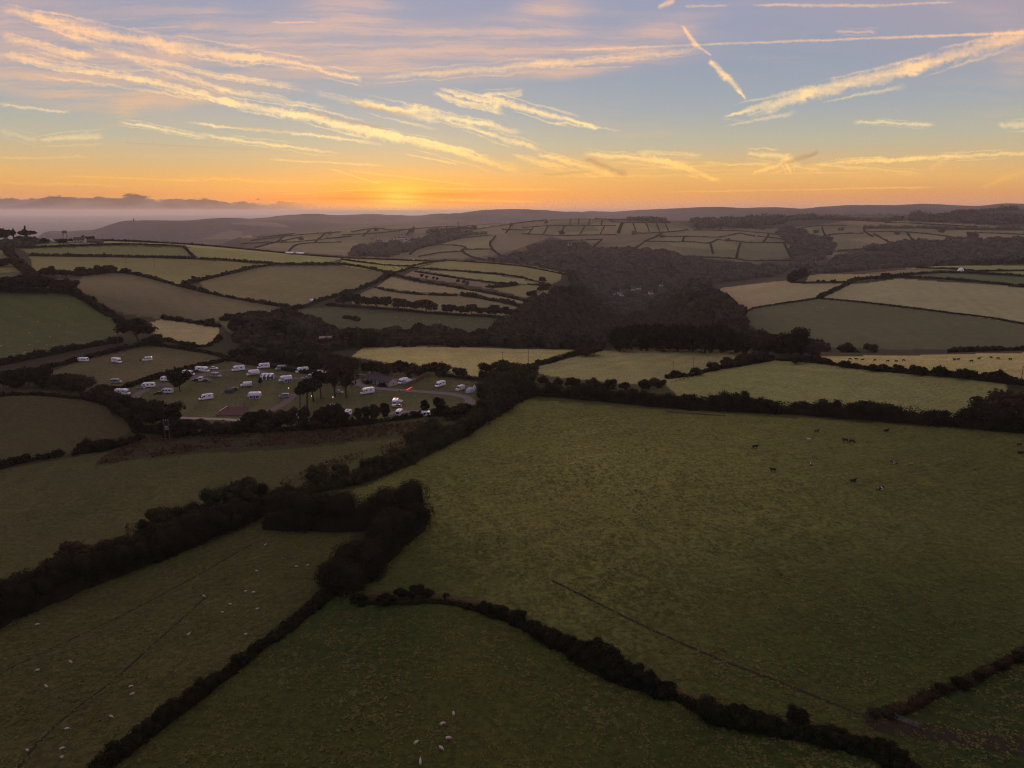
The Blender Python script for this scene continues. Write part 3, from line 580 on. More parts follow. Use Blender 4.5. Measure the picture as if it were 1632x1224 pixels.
# ------------------------------------------------------------------ ground sheet with a colour per field
FIELDS = [  # (colour, outline as surveyed)
 # scrub and wood floors first, fields over them
 ((.034,.028,.018), [(-600,590),(700,500),(1000,480),(1200,500),(2100,520),(2100,565),(1200,562),(1000,558),(850,556),(600,556),(560,575),(-600,640)]),
 ((.036,.029,.021), [(780,560),(800,500),(880,455),(905,436),(800,405),(880,380),(1010,398),(1150,405),(1200,430),(1700,400),(1700,424),(1260,445),(1130,470),(1180,500),(1200,560)]),
 ((.17,.125,.105), [(360,356),(400,353),(440,355),(466,362),(430,362)]), ((.16,.12,.10), [(350,372),(368,366),(385,369),(404,379),(370,381),(320,382)]),
 # near fields, darkened in colour for the foreground fall-off
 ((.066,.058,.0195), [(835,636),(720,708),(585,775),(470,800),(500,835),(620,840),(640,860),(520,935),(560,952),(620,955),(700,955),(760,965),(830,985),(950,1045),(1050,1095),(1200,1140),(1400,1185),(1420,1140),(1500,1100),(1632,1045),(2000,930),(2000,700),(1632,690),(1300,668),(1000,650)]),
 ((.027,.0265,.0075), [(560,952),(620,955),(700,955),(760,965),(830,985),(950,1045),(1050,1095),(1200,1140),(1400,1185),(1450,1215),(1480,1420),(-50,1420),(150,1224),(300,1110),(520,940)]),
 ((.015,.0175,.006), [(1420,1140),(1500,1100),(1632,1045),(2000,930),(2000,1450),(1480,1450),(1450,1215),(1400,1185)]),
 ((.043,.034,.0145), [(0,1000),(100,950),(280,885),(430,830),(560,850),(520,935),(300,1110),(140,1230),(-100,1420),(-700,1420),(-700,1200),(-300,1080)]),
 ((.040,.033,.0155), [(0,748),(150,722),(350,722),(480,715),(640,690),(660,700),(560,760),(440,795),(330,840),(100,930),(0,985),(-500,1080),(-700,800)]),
 ((.058,.047,.022), [(0,622),(80,618),(130,627),(180,645),(210,668),(205,690),(100,725),(0,742),(-500,780),(-700,650)]),
 # camp site
 ((.082,.070,.034), [(60,600),(130,575),(200,560),(240,550),(345,566),(360,572),(300,588),(250,600),(200,613),(155,625),(100,615)]),
 ((.070,.068,.030), [(160,628),(200,616),(250,602),(300,589),(345,576),(400,578),(480,594),(560,608),(620,604),(700,600),(770,612),(770,650),(720,668),(600,672),(480,680),(400,680),(300,685),(230,680),(200,650)]),
 # pale plateau behind the site
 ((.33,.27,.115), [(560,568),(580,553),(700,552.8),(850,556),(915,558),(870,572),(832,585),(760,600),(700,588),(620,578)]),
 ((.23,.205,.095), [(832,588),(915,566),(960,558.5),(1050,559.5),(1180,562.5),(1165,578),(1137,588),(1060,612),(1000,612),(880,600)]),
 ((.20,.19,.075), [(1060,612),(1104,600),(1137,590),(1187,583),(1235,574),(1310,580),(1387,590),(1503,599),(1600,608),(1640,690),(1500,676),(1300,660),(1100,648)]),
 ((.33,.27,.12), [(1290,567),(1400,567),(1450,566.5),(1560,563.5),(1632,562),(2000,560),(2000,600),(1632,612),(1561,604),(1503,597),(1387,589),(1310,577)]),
 # left hillside
 ((.085,.092,.035), [(-600,480),(0,466),(110,468),(143,484),(187,508),(200,530),(100,560),(0,578),(-600,600)]),
 ((.30,.24,.13), [(257,509),(300,515),(350,523),(345,548),(300,551),(262,540),(225,520)]),
 ((.10,.10,.04), [(-600,440),(0,438),(40,432),(55,440),(0,460),(-600,470)]),
 ((.17,.15,.06), [(-600,400),(0,398),(35,415),(45,432),(0,436),(-600,438)]),
 ((.19,.17,.068), [(55,435),(47,408),(187,410),(310,413),(430,422),(433,424),(367,436),(317,448),(293,453),(277,454),(233,441),(187,434),(133,438),(100,440)]),
 ((.15,.15,.062), [(33,397),(187,392),(293,395),(310,411),(187,408),(47,405)]),
 ((.24,.215,.08), [(33,394),(60,388),(187,387.5),(290,392),(293,394),(187,389)]),
 ((.20,.19,.074), [(296,395),(340,393),(457,404),(544,412),(520,420),(430,419),(318,412)]),
 ((.26,.24,.10), [(53,384.2),(150,383.8),(283,388.5),(367,395.5),(457,404),(544,410.5),(700,414.5),(820,421.8),(700,420),(600,418),(480,408),(367,398.5),(280,392),(150,387)]),
 ((.112,.094,.056), [(110,462),(133,440),(187,435),(233,442),(277,455),(333,469),(400,482),(460,492),(440,502),(350,512),(300,512),(240,506),(200,500),(143,480)]),
 ((.150,.128,.064), [(317,449),(367,437),(433,425),(544,424),(611,434),(594,453),(544,470),(483,490),(460,490),(400,480),(333,467)]),
 ((.11,.105,.055), [(350,513),(440,503),(480,494),(470,515),(430,540),(365,530)]),
 # centre hillside
 ((.27,.26,.075), [(544,413),(611,418),(654,427),(624,434),(570,428),(544,423)]),
 ((.24,.205,.09), [(544,411),(694,416),(711,414),(654,427),(611,418)]),
 ((.26,.21,.12), [(600,457),(624,441),(661,450),(731,460),(784,467),(837,478),(872,500),(777,473),(727,468),(644,464)]),
 ((.21,.15,.115), [(644,439),(661,430),(731,444),(800,455),(774,456),(784,461),(731,452)]),
 ((.24,.22,.11), [(661,429),(744,434),(820,442),(867,453),(800,452),(731,441)]),
 ((.20,.18,.08), [(711,416),(821,423),(900,434),(907,438),(880,453),(861,448),(777,434),(661,427)]),
 ((.26,.20,.12), [(830,423),(905,437),(890,436)]),
 ((.22,.19,.09), [(784,461),(800,456),(875,453),(872,470),(837,474)]),
 ((.20,.165,.095), [(560,474),(597,458),(644,467),(727,471),(777,477),(837,492),(840,505),(700,498),(560,484)]),
 ((.074,.076,.040), [(480,492),(544,489),(677,499),(777,504),(805,515),(795,530),(740,533),(690,525),(600,525),(500,520),(470,510)]),
 # right side
 ((.27,.205,.125), [(1130,470),(1155,458),(1260,446),(1270,452),(1354,452),(1304,475),(1204,490),(1177,503),(1130,480)]),
 ((.25,.215,.125), [(1260,452),(1354,452),(1304,475),(1230,485),(1220,462)]),
 ((.25,.21,.10), [(1285,449),(1300,437),(1400,437),(1431,441),(1354,449)]),
 ((.17,.13,.085), [(1376,436),(1450,429),(1517,432),(1476,436)]),
 ((.26,.235,.135), [(1310,475),(1354,452),(1376,452),(1431,444),(1632,458),(2000,480),(2000,560),(1632,516),(1511,498),(1376,482)]),
 ((.085,.105,.045), [(1440,441),(1500,435),(1632,442),(2000,450),(2000,475),(1632,455)]),
 ((.19,.20,.085), [(1440,428),(1500,424),(1632,423),(2000,423),(2000,445),(1632,438),(1561,432)]),
 ((.085,.085,.046), [(1177,505),(1204,492),(1271,482),(1307,476),(1376,483),(1511,499),(1632,517),(2000,560),(2000,570),(1632,556),(1450,557),(1300,553),(1230,540)]),
 # far country: pale pasture over everything the woods leave free
 ((.105,.094,.056), [(400,397),(470,372),(560,365),(640,359),(784,360),(830,355),(900,351),(990,350),(1080,353),(1104,365),(1264,364),(1300,400),(1200,424),(1130,406),(1010,398),(940,395),(880,377),(800,405),(740,412),(690,413),(560,408)]),
 ((.14,.125,.066), [(832,373),(850,359),(982,356),(1069,356),(1090,367),(1010,372),(890,377)]),
 ((.15,.135,.070), [(680,392),(740,379),(784,376),(782,400),(742,398),(737,393)]),
 ((.13,.118,.064), [(940,396),(1030,383),(1104,368),(1179,369),(1300,402),(1190,417),(1104,410),(1060,402),(1010,400)]),
 ((.15,.135,.070), [(1250,365),(1349,352),(1400,350),(1632,362),(1632,382),(1480,384),(1376,397),(1334,400),(1312,376)]),
 ((.16,.125,.088), [(1310,404),(1340,402),(1400,408),(1430,413),(1400,422),(1330,420)]),
 ((.045,.036,.028), [(1080,353),(1200,349),(1300,346),(1450,345),(1632,346),(1632,361),(1500,352),(1400,350),(1250,352),(1200,362),(1104,364)]),
 ((.022,.015,.010), [(150,742),(165,726),(230,698),(330,690),(480,686),(560,680),(640,674),(700,666),(690,684),(640,699),(560,706),(480,712),(350,716),(250,730)]),
]
SOFT = [(1500,1000,60,(.026,.034,.0095),.8),(1300,1080,40,(.026,.032,.009),.7),(1632,800,60,(.034,.036,.0125),.6),(1000,715,75,(.150,.115,.045),.75),(880,830,34,(.115,.086,.033),.65),(1450,760,40,(.085,.068,.026),.5),(700,920,22,(.036,.040,.013),.7),
        (700,1100,25,(.048,.040,.012),.5),(560,1000,20,(.024,.032,.010),.7),(300,900,26,(.040,.040,.016),.5),(100,1180,30,(.056,.040,.019),.4)]  # spots of foreground fall-off and highlight, set in the grass colour
def build_ground():
    n_az, n_r = HG.shape
    base = np.zeros((n_az, n_r, 3), np.float32); rowdir = np.zeros((n_az, n_r), np.float32)
    RRR = np.hypot(XG, YG)
    # far moor, distance haze put into its mauve; wood floor in the middle distance
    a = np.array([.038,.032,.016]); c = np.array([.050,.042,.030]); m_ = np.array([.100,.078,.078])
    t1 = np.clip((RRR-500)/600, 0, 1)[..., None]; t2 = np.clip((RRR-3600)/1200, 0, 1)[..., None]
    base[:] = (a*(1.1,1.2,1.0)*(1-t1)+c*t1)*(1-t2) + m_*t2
    # heather, bracken and grass patches on the far ridges
    pn = fbm(XG/520, YG/900, 77, 5)
    base *= (1 + (np.clip((pn-.5)*5, -1, 1)*np.clip((RRR-3800)/800, 0, 1)*.35))[..., None]
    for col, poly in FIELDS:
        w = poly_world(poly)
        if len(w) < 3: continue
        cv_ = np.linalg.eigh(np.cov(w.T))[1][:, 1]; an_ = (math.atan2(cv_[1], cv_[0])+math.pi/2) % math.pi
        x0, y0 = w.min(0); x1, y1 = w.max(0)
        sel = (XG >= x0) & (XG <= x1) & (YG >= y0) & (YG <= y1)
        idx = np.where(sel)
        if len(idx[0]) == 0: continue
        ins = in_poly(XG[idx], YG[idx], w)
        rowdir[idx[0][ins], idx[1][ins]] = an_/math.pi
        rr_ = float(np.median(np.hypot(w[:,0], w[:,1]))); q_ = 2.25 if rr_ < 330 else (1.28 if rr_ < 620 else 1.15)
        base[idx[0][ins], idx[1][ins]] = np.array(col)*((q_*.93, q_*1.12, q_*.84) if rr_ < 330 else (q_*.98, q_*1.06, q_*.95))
    cx_, cy_ = XG/190+.35*fbm(XG/300, YG/300, 91, 2)*2, YG/240+.35*fbm(XG/300, YG/300, 92, 2)*2
    cell = _hash(np.floor(cx_), np.floor(cy_), 12); tint = _hash(np.floor(cx_), np.floor(cy_), 13)
    fz = ((RRR > 1350) & (RRR < 3900) & (base[..., 1] > .088))[..., None]
    base = np.where(fz, base*(.78+.5*cell[..., None])*np.stack([.92+.25*tint, 1+0*tint, .95+.2*tint], -1), base)
    # foreground darkening and highlight blended into the near pastures' greener and drier grass
    for (px_, py_, rad, col, amt) in SOFT:
        c = hit(px_, py_); d2 = ((XG-c[0])**2+(YG-c[1])**2)/rad**2
        a_ = (np.exp(-d2)*amt)[..., None]*(np.hypot(XG, YG) < 420)[..., None]
        base = base*(1-a_) + np.array(col, np.float32)*(1.25,1.62,1.05)*a_
    base[:, -1] = base[:, -2]
    V = np.stack([XG, YG, HG], -1).reshape(-1, 3)
    i, j = np.meshgrid(np.arange(n_az-1), np.arange(n_r-1), indexing='ij')
    q = (i*n_r + j)
    Fc = np.stack([q, q+1, q+n_r+1, q+n_r], -1).reshape(-1, 4)
    # the disc under the viewpoint
    V = np.vstack([V, [[0, 0, Hh(0, 1)]]])
    me = np_mesh('ground', V, Fc[:, ::-1] if False else Fc, True)
    cols = np.ones((len(V), 4), np.float32); cols[:-1, 3] = rowdir.reshape(-1); cols[:-1, :3] = base.reshape(-1, 3); cols[-1, :3] = (.04,.035,.015)
    at = me.attributes.new('field', 'FLOAT_COLOR', 'POINT'); at.data.foreach_set('color', cols.ravel())
    o = mesh_obj('ground', me, M['ground']); tag(o, 'rolling pasture and rough land reaching to the far hills', 'ground', kind='structure')
    return o
ground = build_ground()
print('ground verts', len(ground.data.vertices))
ang = np.linspace(0, 2*math.pi, 129)[:-1]
V = [(0, 14000, -120)] + [(42000*math.sin(a), 14000+42000*math.cos(a), -120.0) for a in ang]
sea_me = bpy.data.meshes.new('sea'); sea_me.from_pydata(V, [], [(0, k+1, (k+1) % 128 + 1) for k in range(128)]); 
tag(mesh_obj('sea', sea_me, M['sea']), 'pale calm sea beyond the headland', 'sea', kind='structure')
# ------------------------------------------------------------------ where the houses stand (woods keep clear of them)
VILLAGE = [(593.7,382.3,.5,14),(606,384.8,.1,22),(625,382.5,.3,11),(627,385,.8,12),(630.5,380.5,.2,10),(631.5,386,1.2,11),(637,371,.4,10),(640.4,376,.9,12),(637.5,380.2,.1,10),(643,380,.6,11),(652.5,385.5,.3,11),(652.5,380,1.0,9),(636,385.6,.7,10),(641,389,.2,11),(675.4,384.4,.4,12),(600,379.6,.2,10),(647,383,.9,10),(622,385,.5,10)]
VALLEY_H = [(987,467.5,.5,9),(991,471,1.1,9),(979.5,469,.2,7),(1009,461.5,.2,10),(1017.5,460,.15,14),(1037,467.8,.7,11),(1053.7,455,.3,9),(1287,419,.2,14),(1297,413,.9,12),(1299,419.5,1.3,14),(1295,408,.4,10),(908,391,.8,16)]
HOUSE_AT = []
for x, y, a, l in VILLAGE + VALLEY_H:
    p = hit(x, y+1.0, 470 if 960 < x < 1100 else 1350)
    HOUSE_AT.append((p, a, l, x, y))
HPOS = np.array([q[0][:2] for q in HOUSE_AT])
def clear_of_houses(x, y):
    keep = np.ones(len(x), bool)
    for hx, hy in HPOS:
        d = math.hypot(hx, hy); ux, uy = hx/d, hy/d
        al = (hx-x)*ux + (hy-y)*uy; la = np.abs((x-hx)*uy-(y-hy)*ux)
        keep &= ~((al > -12) & (al < 75) & (la < 12))
    return keep

print('ground time', time.time()-T00)
# ------------------------------------------------------------------ vegetation
rng = np.random.default_rng(7)
ORD = ('first second third fourth fifth sixth seventh eighth ninth tenth eleventh twelfth thirteenth fourteenth fifteenth sixteenth seventeenth eighteenth nineteenth twentieth '
       'twenty-first twenty-second twenty-third twenty-fourth twenty-fifth twenty-sixth twenty-seventh twenty-eighth twenty-ninth thirtieth').split()
def leaf_quads(P, size, N=None, loose=.55):
    """one small uneven four-sided leaf clump at every point, loosely facing along N"""
    n = len(P)
    a = rng.normal(size=(n, 3)); a /= np.linalg.norm(a, axis=1)[:, None]
    c = rng.normal(size=(n, 3))
    if N is not None:
        nn = N/(np.linalg.norm(N, axis=1)[:, None]+1e-9) + loose*rng.normal(size=(n, 3)); nn /= np.linalg.norm(nn, axis=1)[:, None]
        a -= nn*(a*nn).sum(1)[:, None]; a /= np.linalg.norm(a, axis=1)[:, None]; c = np.cross(nn, a)
    else:
        c -= a * (a*c).sum(1)[:, None]; c /= np.linalg.norm(c, axis=1)[:, None]
    s = (np.asarray(size) * rng.uniform(.55, 1.35, n))[:, None] * .5
    V = np.stack([P + a*s*1.25, P + c*s*rng.uniform(.6,1.1,(n,1)), P - a*s*rng.uniform(.8,1.2,(n,1)), P - c*s*rng.uniform(.6,1.1,(n,1))], 1)
    return V.reshape(-1, 3), np.arange(n*4).reshape(-1, 4)
_t = np.linspace(0, 2*math.pi, 9)[:-1]
BALL_V = np.array([[math.cos(p_)*math.cos(a_+.2*k_), math.cos(p_)*math.sin(a_+.2*k_), math.sin(p_)] for k_, p_ in enumerate((-1.2,-.6,-.1,.4,.85,1.25)) for a_ in _t])
BALL_F = np.array([[r_*8+j_, r_*8+(j_+1)%8, (r_+1)*8+(j_+1)%8, (r_+1)*8+j_] for r_ in range(5) for j_ in range(8)] + [[40,41,42,43],[43,44,47,40],[44,45,46,47]])
def balls(C, Rx, Rz, q=.82):
    n = len(C); V = C[:, None, :] + BALL_V[None]*np.stack([Rx, Rx, Rz], -1)[:, None, :]*q*rng.uniform(.85, 1.12, (n, 48))[:, :, None]
    return V.reshape(-1, 3), (BALL_F[None] + (np.arange(n)*48)[:, None, None]).reshape(-1, 4)
class Acc:
    def __init__(s): s.V = []; s.F = []; s.n = 0
    def add(s, V, Fc): s.V.append(np.asarray(V, float)); s.F.append(np.asarray(Fc) + s.n); s.n += len(V)
    def mesh(s, name, smooth=False): return np_mesh(name, np.vstack(s.V), np.vstack(s.F), smooth)
def resample(W, ds):
    W = np.asarray(W)[:, :2]; d = np.hypot(*np.diff(W, axis=0).T); keep = np.concatenate([[True], d > 1e-3]); W = W[keep]
    d = np.hypot(*np.diff(W, axis=0).T); s = np.concatenate([[0], np.cumsum(d)]); n = max(3, int(s[-1]/ds)+1); q = np.linspace(0, s[-1], n)
    return np.interp(q, s, W[:,0]), np.interp(q, s, W[:,1]), q
def W_R(W): return float(np.mean([math.hypot(p[0], p[1]) for p in W]))
def hedge(pts, w, h, label, mat='hedge', lump=.28, name='hedge', cat='hedge', gaps=0.0, leaf=1.0, group=None, W=None, cover=1.5, kind=None, **kw):
    if W is None: W = trace(pts, **kw)
    if len(W) < 2: print('no hedge', label); return None
    r0 = float(np.mean([math.hypot(p[0], p[1]) for p in W]))
    ds = max(.35*w, .3*h); X, Y, S_ = resample(W, ds); n = len(X)
    seed = int(rng.integers(1e6))
    tx, ty = np.gradient(X), np.gradient(Y); L = np.hypot(tx, ty)+1e-9; nx, ny = -ty/L, tx/L
    off = (fbm(S_/(h*7), S_*0, seed+5, 3)-.5)*w*.5; X = X+nx*off; Y = Y+ny*off
    def amp(s): return 1 + lump*4.0*((fbm(s/(h*1.3+w*.4), s*0+1, seed, 3)-.5)*.75 + (fbm(s/(h*7), s*0+7, seed+3, 2)-.5)*.6)
    ends = lambda s: np.clip(np.minimum(s+.3*h, S_[-1]-s+.3*h)/(h*.6), .35, 1)**.5
    prof = lambda ph, rad: (np.sign(np.cos(ph))*np.abs(np.cos(ph))**.7*w*.5*rad, np.maximum(np.sin(ph), 0)**.65*h*rad)
    LQ = min(.62, lump*2.0)
    lumpf = lambda s, ph: 1 + LQ*((vnoise(s/(h*.45+.5), ph*1.5+2, seed+1)-.5)*1.1 + (vnoise(s/(h*.2+.25), ph*3.2, seed+2)-.5)*.6)
    acc = Acc()
    # core
    NP = 7; ph = np.linspace(0, math.pi, NP); a_ = (amp(S_)*ends(S_))[:, None]*(.62 if h >= 1.6 and W_R(W) < 1320 else 1.0)
    jit = 1 + .12*(rng.random((n, NP))-.5)
    jit = jit*lumpf(S_[:,None]+0*ph[None,:], 0*S_[:,None]+ph[None,:]); o, z = prof(ph[None, :], .78*jit*a_**.5); z = z*a_**.6
    VX = X[:,None]+nx[:,None]*o; VY = Y[:,None]+ny[:,None]*o; VZ = height(VX, VY)+z-.25*(ph[None,:] < .1)-.25*(ph[None,:] > 3.04)
    i, j = np.meshgrid(np.arange(n-1), np.arange(NP-1), indexing='ij'); q = i*NP+j
    acc.add(np.stack([VX,VY,VZ], -1).reshape(-1,3), np.stack([q, q+1, q+NP+1, q+NP], -1).reshape(-1,4))
    size = min(max(.24, r0/711*1.15), .42*h, .5*w+.3)*leaf
    if h >= 1.6 and r0 < 1320:                                  # billowing crowns grown together
        nl = max(3, int(S_[-1]*max(1.0, w/h*1.2)/(.27*h)))
        ls = rng.uniform(0, S_[-1], nl)
        if gaps: ls = ls[vnoise(ls/(h*3), ls*0, seed+9) > gaps]; nl = len(ls)
        e_ = amp(ls)*np.clip(np.minimum(ls+.5*h, S_[-1]-ls+.5*h)/(h*.8), .5, 1)
        LR = np.minimum(rng.uniform(.26, .46, nl)*h*e_, w*.52); lo = (rng.random(nl)*2-1)*np.maximum(w*.5-LR*.75, .05)
        top = h*e_*rng.uniform(.62, 1.08, nl)*(1-.35*(lo/(w*.5))**2); tall = rng.random(nl) < .07; top = np.where(tall, top*1.28, top); LR = np.where(tall, LR*.7, LR); lz = np.maximum(top-LR, LR*.35)
        if nl > 8: k_ = rng.random(nl) < .45; lz = np.where(k_, rng.uniform(.2, .6, nl)*h*e_, lz)
        wt = LR**2; N2 = int(min(110000, cover*.72*12.6*(LR**2).sum()/(size*size))); wh = rng.choice(nl, N2, p=wt/wt.sum())
        d_ = rng.normal(size=(N2, 3)); d_ /= np.linalg.norm(d_, axis=1)[:, None]
        rr_ = LR[wh]*(1.10-.26*rng.random(N2)**1.5)*(1+.22*(vnoise(d_[:,0]*2.4+wh*5, d_[:,1]*2.4+d_[:,2]*2, seed)-.5))
        ss = ls[wh]+d_[:,0]*rr_*1.15; oo = lo[wh]+d_[:,1]*rr_; zz = np.maximum(lz[wh]+d_[:,2]*rr_, .08)
        ss = np.clip(ss, -1e9, 1e9); sc_ = np.clip(ss, 0, S_[-1]); ex = ss-sc_
        bx = np.interp(sc_, S_, X); by = np.interp(sc_, S_, Y); mx = np.interp(sc_, S_, nx); my = np.interp(sc_, S_, ny)
        gx, gy = bx+mx*oo+my*ex, by+my*oo-mx*ex
        Nw = np.stack([mx*d_[:,1]+my*d_[:,0], my*d_[:,1]-mx*d_[:,0], d_[:,2]+.15], -1)
        V, Fc = leaf_quads(np.stack([gx, gy, height(gx, gy)+zz], -1), size, Nw); acc.add(V, Fc)
        cbx = np.interp(ls, S_, X)+np.interp(ls, S_, nx)*lo; cby = np.interp(ls, S_, Y)+np.interp(ls, S_, ny)*lo
        V, Fc = balls(np.stack([cbx, cby, height(cbx, cby)+lz], -1), LR, LR, .88); acc.add(V, Fc)
        cover *= .35
    N = int(min(150000, S_[-1]*(w+2*h)*cover/(size*size)))
    s = rng.uniform(0, S_[-1], N)
    if gaps: s = s[(vnoise(s/(h*3), s*0, seed+9) > gaps) | (rng.random(len(s)) < .25)]
    N = len(s)
    phr = rng.uniform(0, math.pi, N); aa = amp(s)*ends(s)
    lumps = lumpf(s, phr)
    rad = (1.10-.38*rng.random(N)**1.4)*lumps
    if h >= 1.6 and r0 < 1320: aa = aa*.66
    o, z = prof(phr, rad); o = o*aa**.5; z = z*aa*1.02
    cx = np.interp(s, S_, X); cy = np.interp(s, S_, Y); mx = np.interp(s, S_, nx); my = np.interp(s, S_, ny)
    px_, py_ = cx+mx*o, cy+my*o
    P = np.stack([px_, py_, height(px_, py_)+z], -1)
    V, Fc = leaf_quads(P, size); acc.add(V, Fc)
    o_ = mesh_obj(name, acc.mesh(name), M[mat])
    return tag(o_, label, cat, group, kind)
def tube(acc, p0, p1, r0, r1, n=6):
    p0 = np.array(p0, float); p1 = np.array(p1, float); d = p1-p0; d /= np.linalg.norm(d)+1e-9
    a = np.cross(d, [0,0,1.] if abs(d[2]) < .9 else [1.,0,0]); a /= np.linalg.norm(a); c = np.cross(d, a)
    t = np.linspace(0, 2*math.pi, n, endpoint=False); ring = np.cos(t)[:,None]*a + np.sin(t)[:,None]*c
    V = np.vstack([p0+ring*r0, p1+ring*r1]); k = np.arange(n); k2 = (k+1) % n
    acc.add(V, np.stack([k, k2, k2+n, k+n], -1))
def make_tree(seed, kind, nq, size):
    """tree of height 10: returns trunk mesh, crown mesh"""
    rs = np.random.default_rng(seed); tr = Acc(); cr = Acc()
    spec = dict(round=(.18,.62,4.6,13), oval=(.12,.60,3.1,12), pine=(.45,.74,2.9,9), bare=(.10,.60,3.8,14), bush=(.02,.48,5.6,13))[kind]
    base, mid, rad, nl = spec
    lean = rs.normal(0, .25, 2)
    tube(tr, (0,0,-.4), (lean[0], lean[1], 10*base+1.2), .34, .24, 8)
    top = np.array([lean[0]*1.6, lean[1]*1.6, 10*(.9 if kind == 'pine' else .75)])
    tube(tr, (lean[0], lean[1], 10*base+1.2), top, .24, .07, 6)
    lobes = []
    for k in range(nl):
        th = 2.4*k + rs.uniform(-.4,.4); q = rs.uniform(.3, .95 if kind in ('bush','round') else .78) if k else 0
        hz = 10*mid + rs.uniform(-.5,.5)*10*(.96-base)*(.75 if kind != 'pine' else .5)*(1-.45*q)
        rr = rad*q; R0 = rad*rs.uniform(.36,.55)*(1.2 if k == 0 else 1)
        c = np.array([rr*math.cos(th)+lean[0], rr*math.sin(th)+lean[1], min(hz, 10-R0*.78)]); 
        if kind == 'bush': c[2] = max(R0*.55, min(c[2], 9.2-R0*.8))
        lobes.append((c, R0, R0*rs.uniform(.66,.9)))
        st = np.array([lean[0], lean[1], 10*base+rs.uniform(.6,2.0)])
        tube(tr, st, c, .12, .035, 5)
        if kind == 'bare':
            for m in range(5):
                e = c + rs.normal(0, 1, 3)*R0*.8; tube(tr, c, e, .04, .015, 3)
    wts = np.array([l[1]**2 for l in lobes]); wts /= wts.sum(); which = rs.choice(len(lobes), nq, p=wts)
    C = np.array([l[0] for l in lobes])[which]; Rx = np.array([l[1] for l in lobes])[which]; Rz = np.array([l[2] for l in lobes])[which]
    d = rs.normal(size=(nq,3)); d /= np.linalg.norm(d, axis=1)[:,None]
    rr = (1.05-.45*rs.random(nq)**1.6)*(1+.35*(vnoise(d[:,0]*2.6+which*7, d[:,1]*2.6+d[:,2]*2.1, seed)-.5))
    P = C + d*np.stack([Rx, Rx, Rz], 1)*rr[:,None]
    P[:,2] = np.maximum(P[:,2], .15)
    V, Fc = leaf_quads(P, size*(1.0 if kind != 'bare' else .8), d+(0,0,.2), .6); cr.add(V, Fc)
    if kind in ('round', 'oval', 'bush'):
        V, Fc = balls(np.array([l[0] for l in lobes]), np.array([l[1] for l in lobes]), np.array([l[2] for l in lobes]), .74); V[:,2] = np.maximum(V[:,2], .1); cr.add(V, Fc)
    ni = nq//5
    if kind != 'bare':
        w2 = rs.choice(len(lobes), ni); d = rs.normal(size=(ni,3)); P = np.array([l[0] for l in lobes])[w2] + d*.28*np.array([l[1] for l in lobes])[w2][:,None]
        P[:,2] = np.maximum(P[:,2], .4); V, Fc = leaf_quads(P, size*2.4); cr.add(V, Fc)
    return tr.mesh('trunk'), cr.mesh('crown')
TPL = {}
def template(kind, lod):
    key = (kind, lod)
    if key not in TPL:
        nq, size = {0:(7000,.40),1:(2600,.66),2:(900,1.15)}[lod]
        if kind == 'bare': nq = int(nq*.55)
        TPL[key] = [make_tree(hash_seed(kind, lod, k), kind, nq, size) for k in range(3)]
    return TPL[key]
def hash_seed(kind, lod, k): return sum(ord(c)*(i+3) for i, c in enumerate(kind))*10 + lod*3 + k
def plant_tree(x, y, h, label, kind='round', mat='hedge', wide=1.0, name='broadleaf_tree', cat='tree', group=None, world=None, **kw):
    p = world or hit(x, y, **kw)
    if p is None: return None
    r = math.hypot(p[0], p[1]); lod = 0 if r < 260 else (1 if r < 620 else 2)
    tm, cm = template(kind, lod)[int(rng.integers(3))]
    s = h/10.0; rot = rng.uniform(0, 2*math.pi)
    root = bpy.data.objects.new(name, None); COL.objects.link(root)
    root.location = (p[0], p[1], p[2]); root.rotation_euler = (0, 0, rot); root.scale = (s*wide, s*wide, s)
    root.empty_display_size = .1
    def child(nm, me, mt):
        key = me.name+'|'+mt
        if key not in MATMESH:
            m2 = me if not me.materials else me.copy()
            if m2.materials: m2.materials.clear()
            m2.materials.append(M[mt]); MATMESH[key] = m2
            if m2 is me: pass
        o = bpy.data.objects.new(nm, MATMESH[key]); COL.objects.link(o); o.parent = root; return o
    if kind == 'bush' or r > 1400: child('crown', cm, mat)
    else: child('trunk', tm, 'bark'); child('crown', cm, mat)
    return tag(root, label, cat, group)
MATMESH = {}
def tree_row(pts, n, h, what, where, kinds=('round',), mats=('hedge',), jit=.15, wide=1.0, hj=.2, from_='the west', **kw):
    W = trace(pts); X, Y, s = resample(W, 1.0)
    for k in range(n):
        q = (k+.5+rng.uniform(-jit, jit))/n; i = min(len(X)-1, int(q*len(X)))
        hh = h*rng.uniform(1-hj, 1+hj); x, y = X[i]+rng.normal(0,.8), Y[i]+rng.normal(0,.8)
        kd = kinds[int(rng.integers(len(kinds)))]; mt = mats[int(rng.integers(len(mats)))]
        plant_tree(0, 0, hh, f'{what}, {ORD[k]} from {from_} in {where}', kd, mt, wide*rng.uniform(.88,1.15), world=(x, y, Hh(x, y)), group=f'trees of {where}', name='bush' if kd == 'bush' else 'broadleaf_tree', cat='bush' if kd == 'bush' else 'tree', **kw)
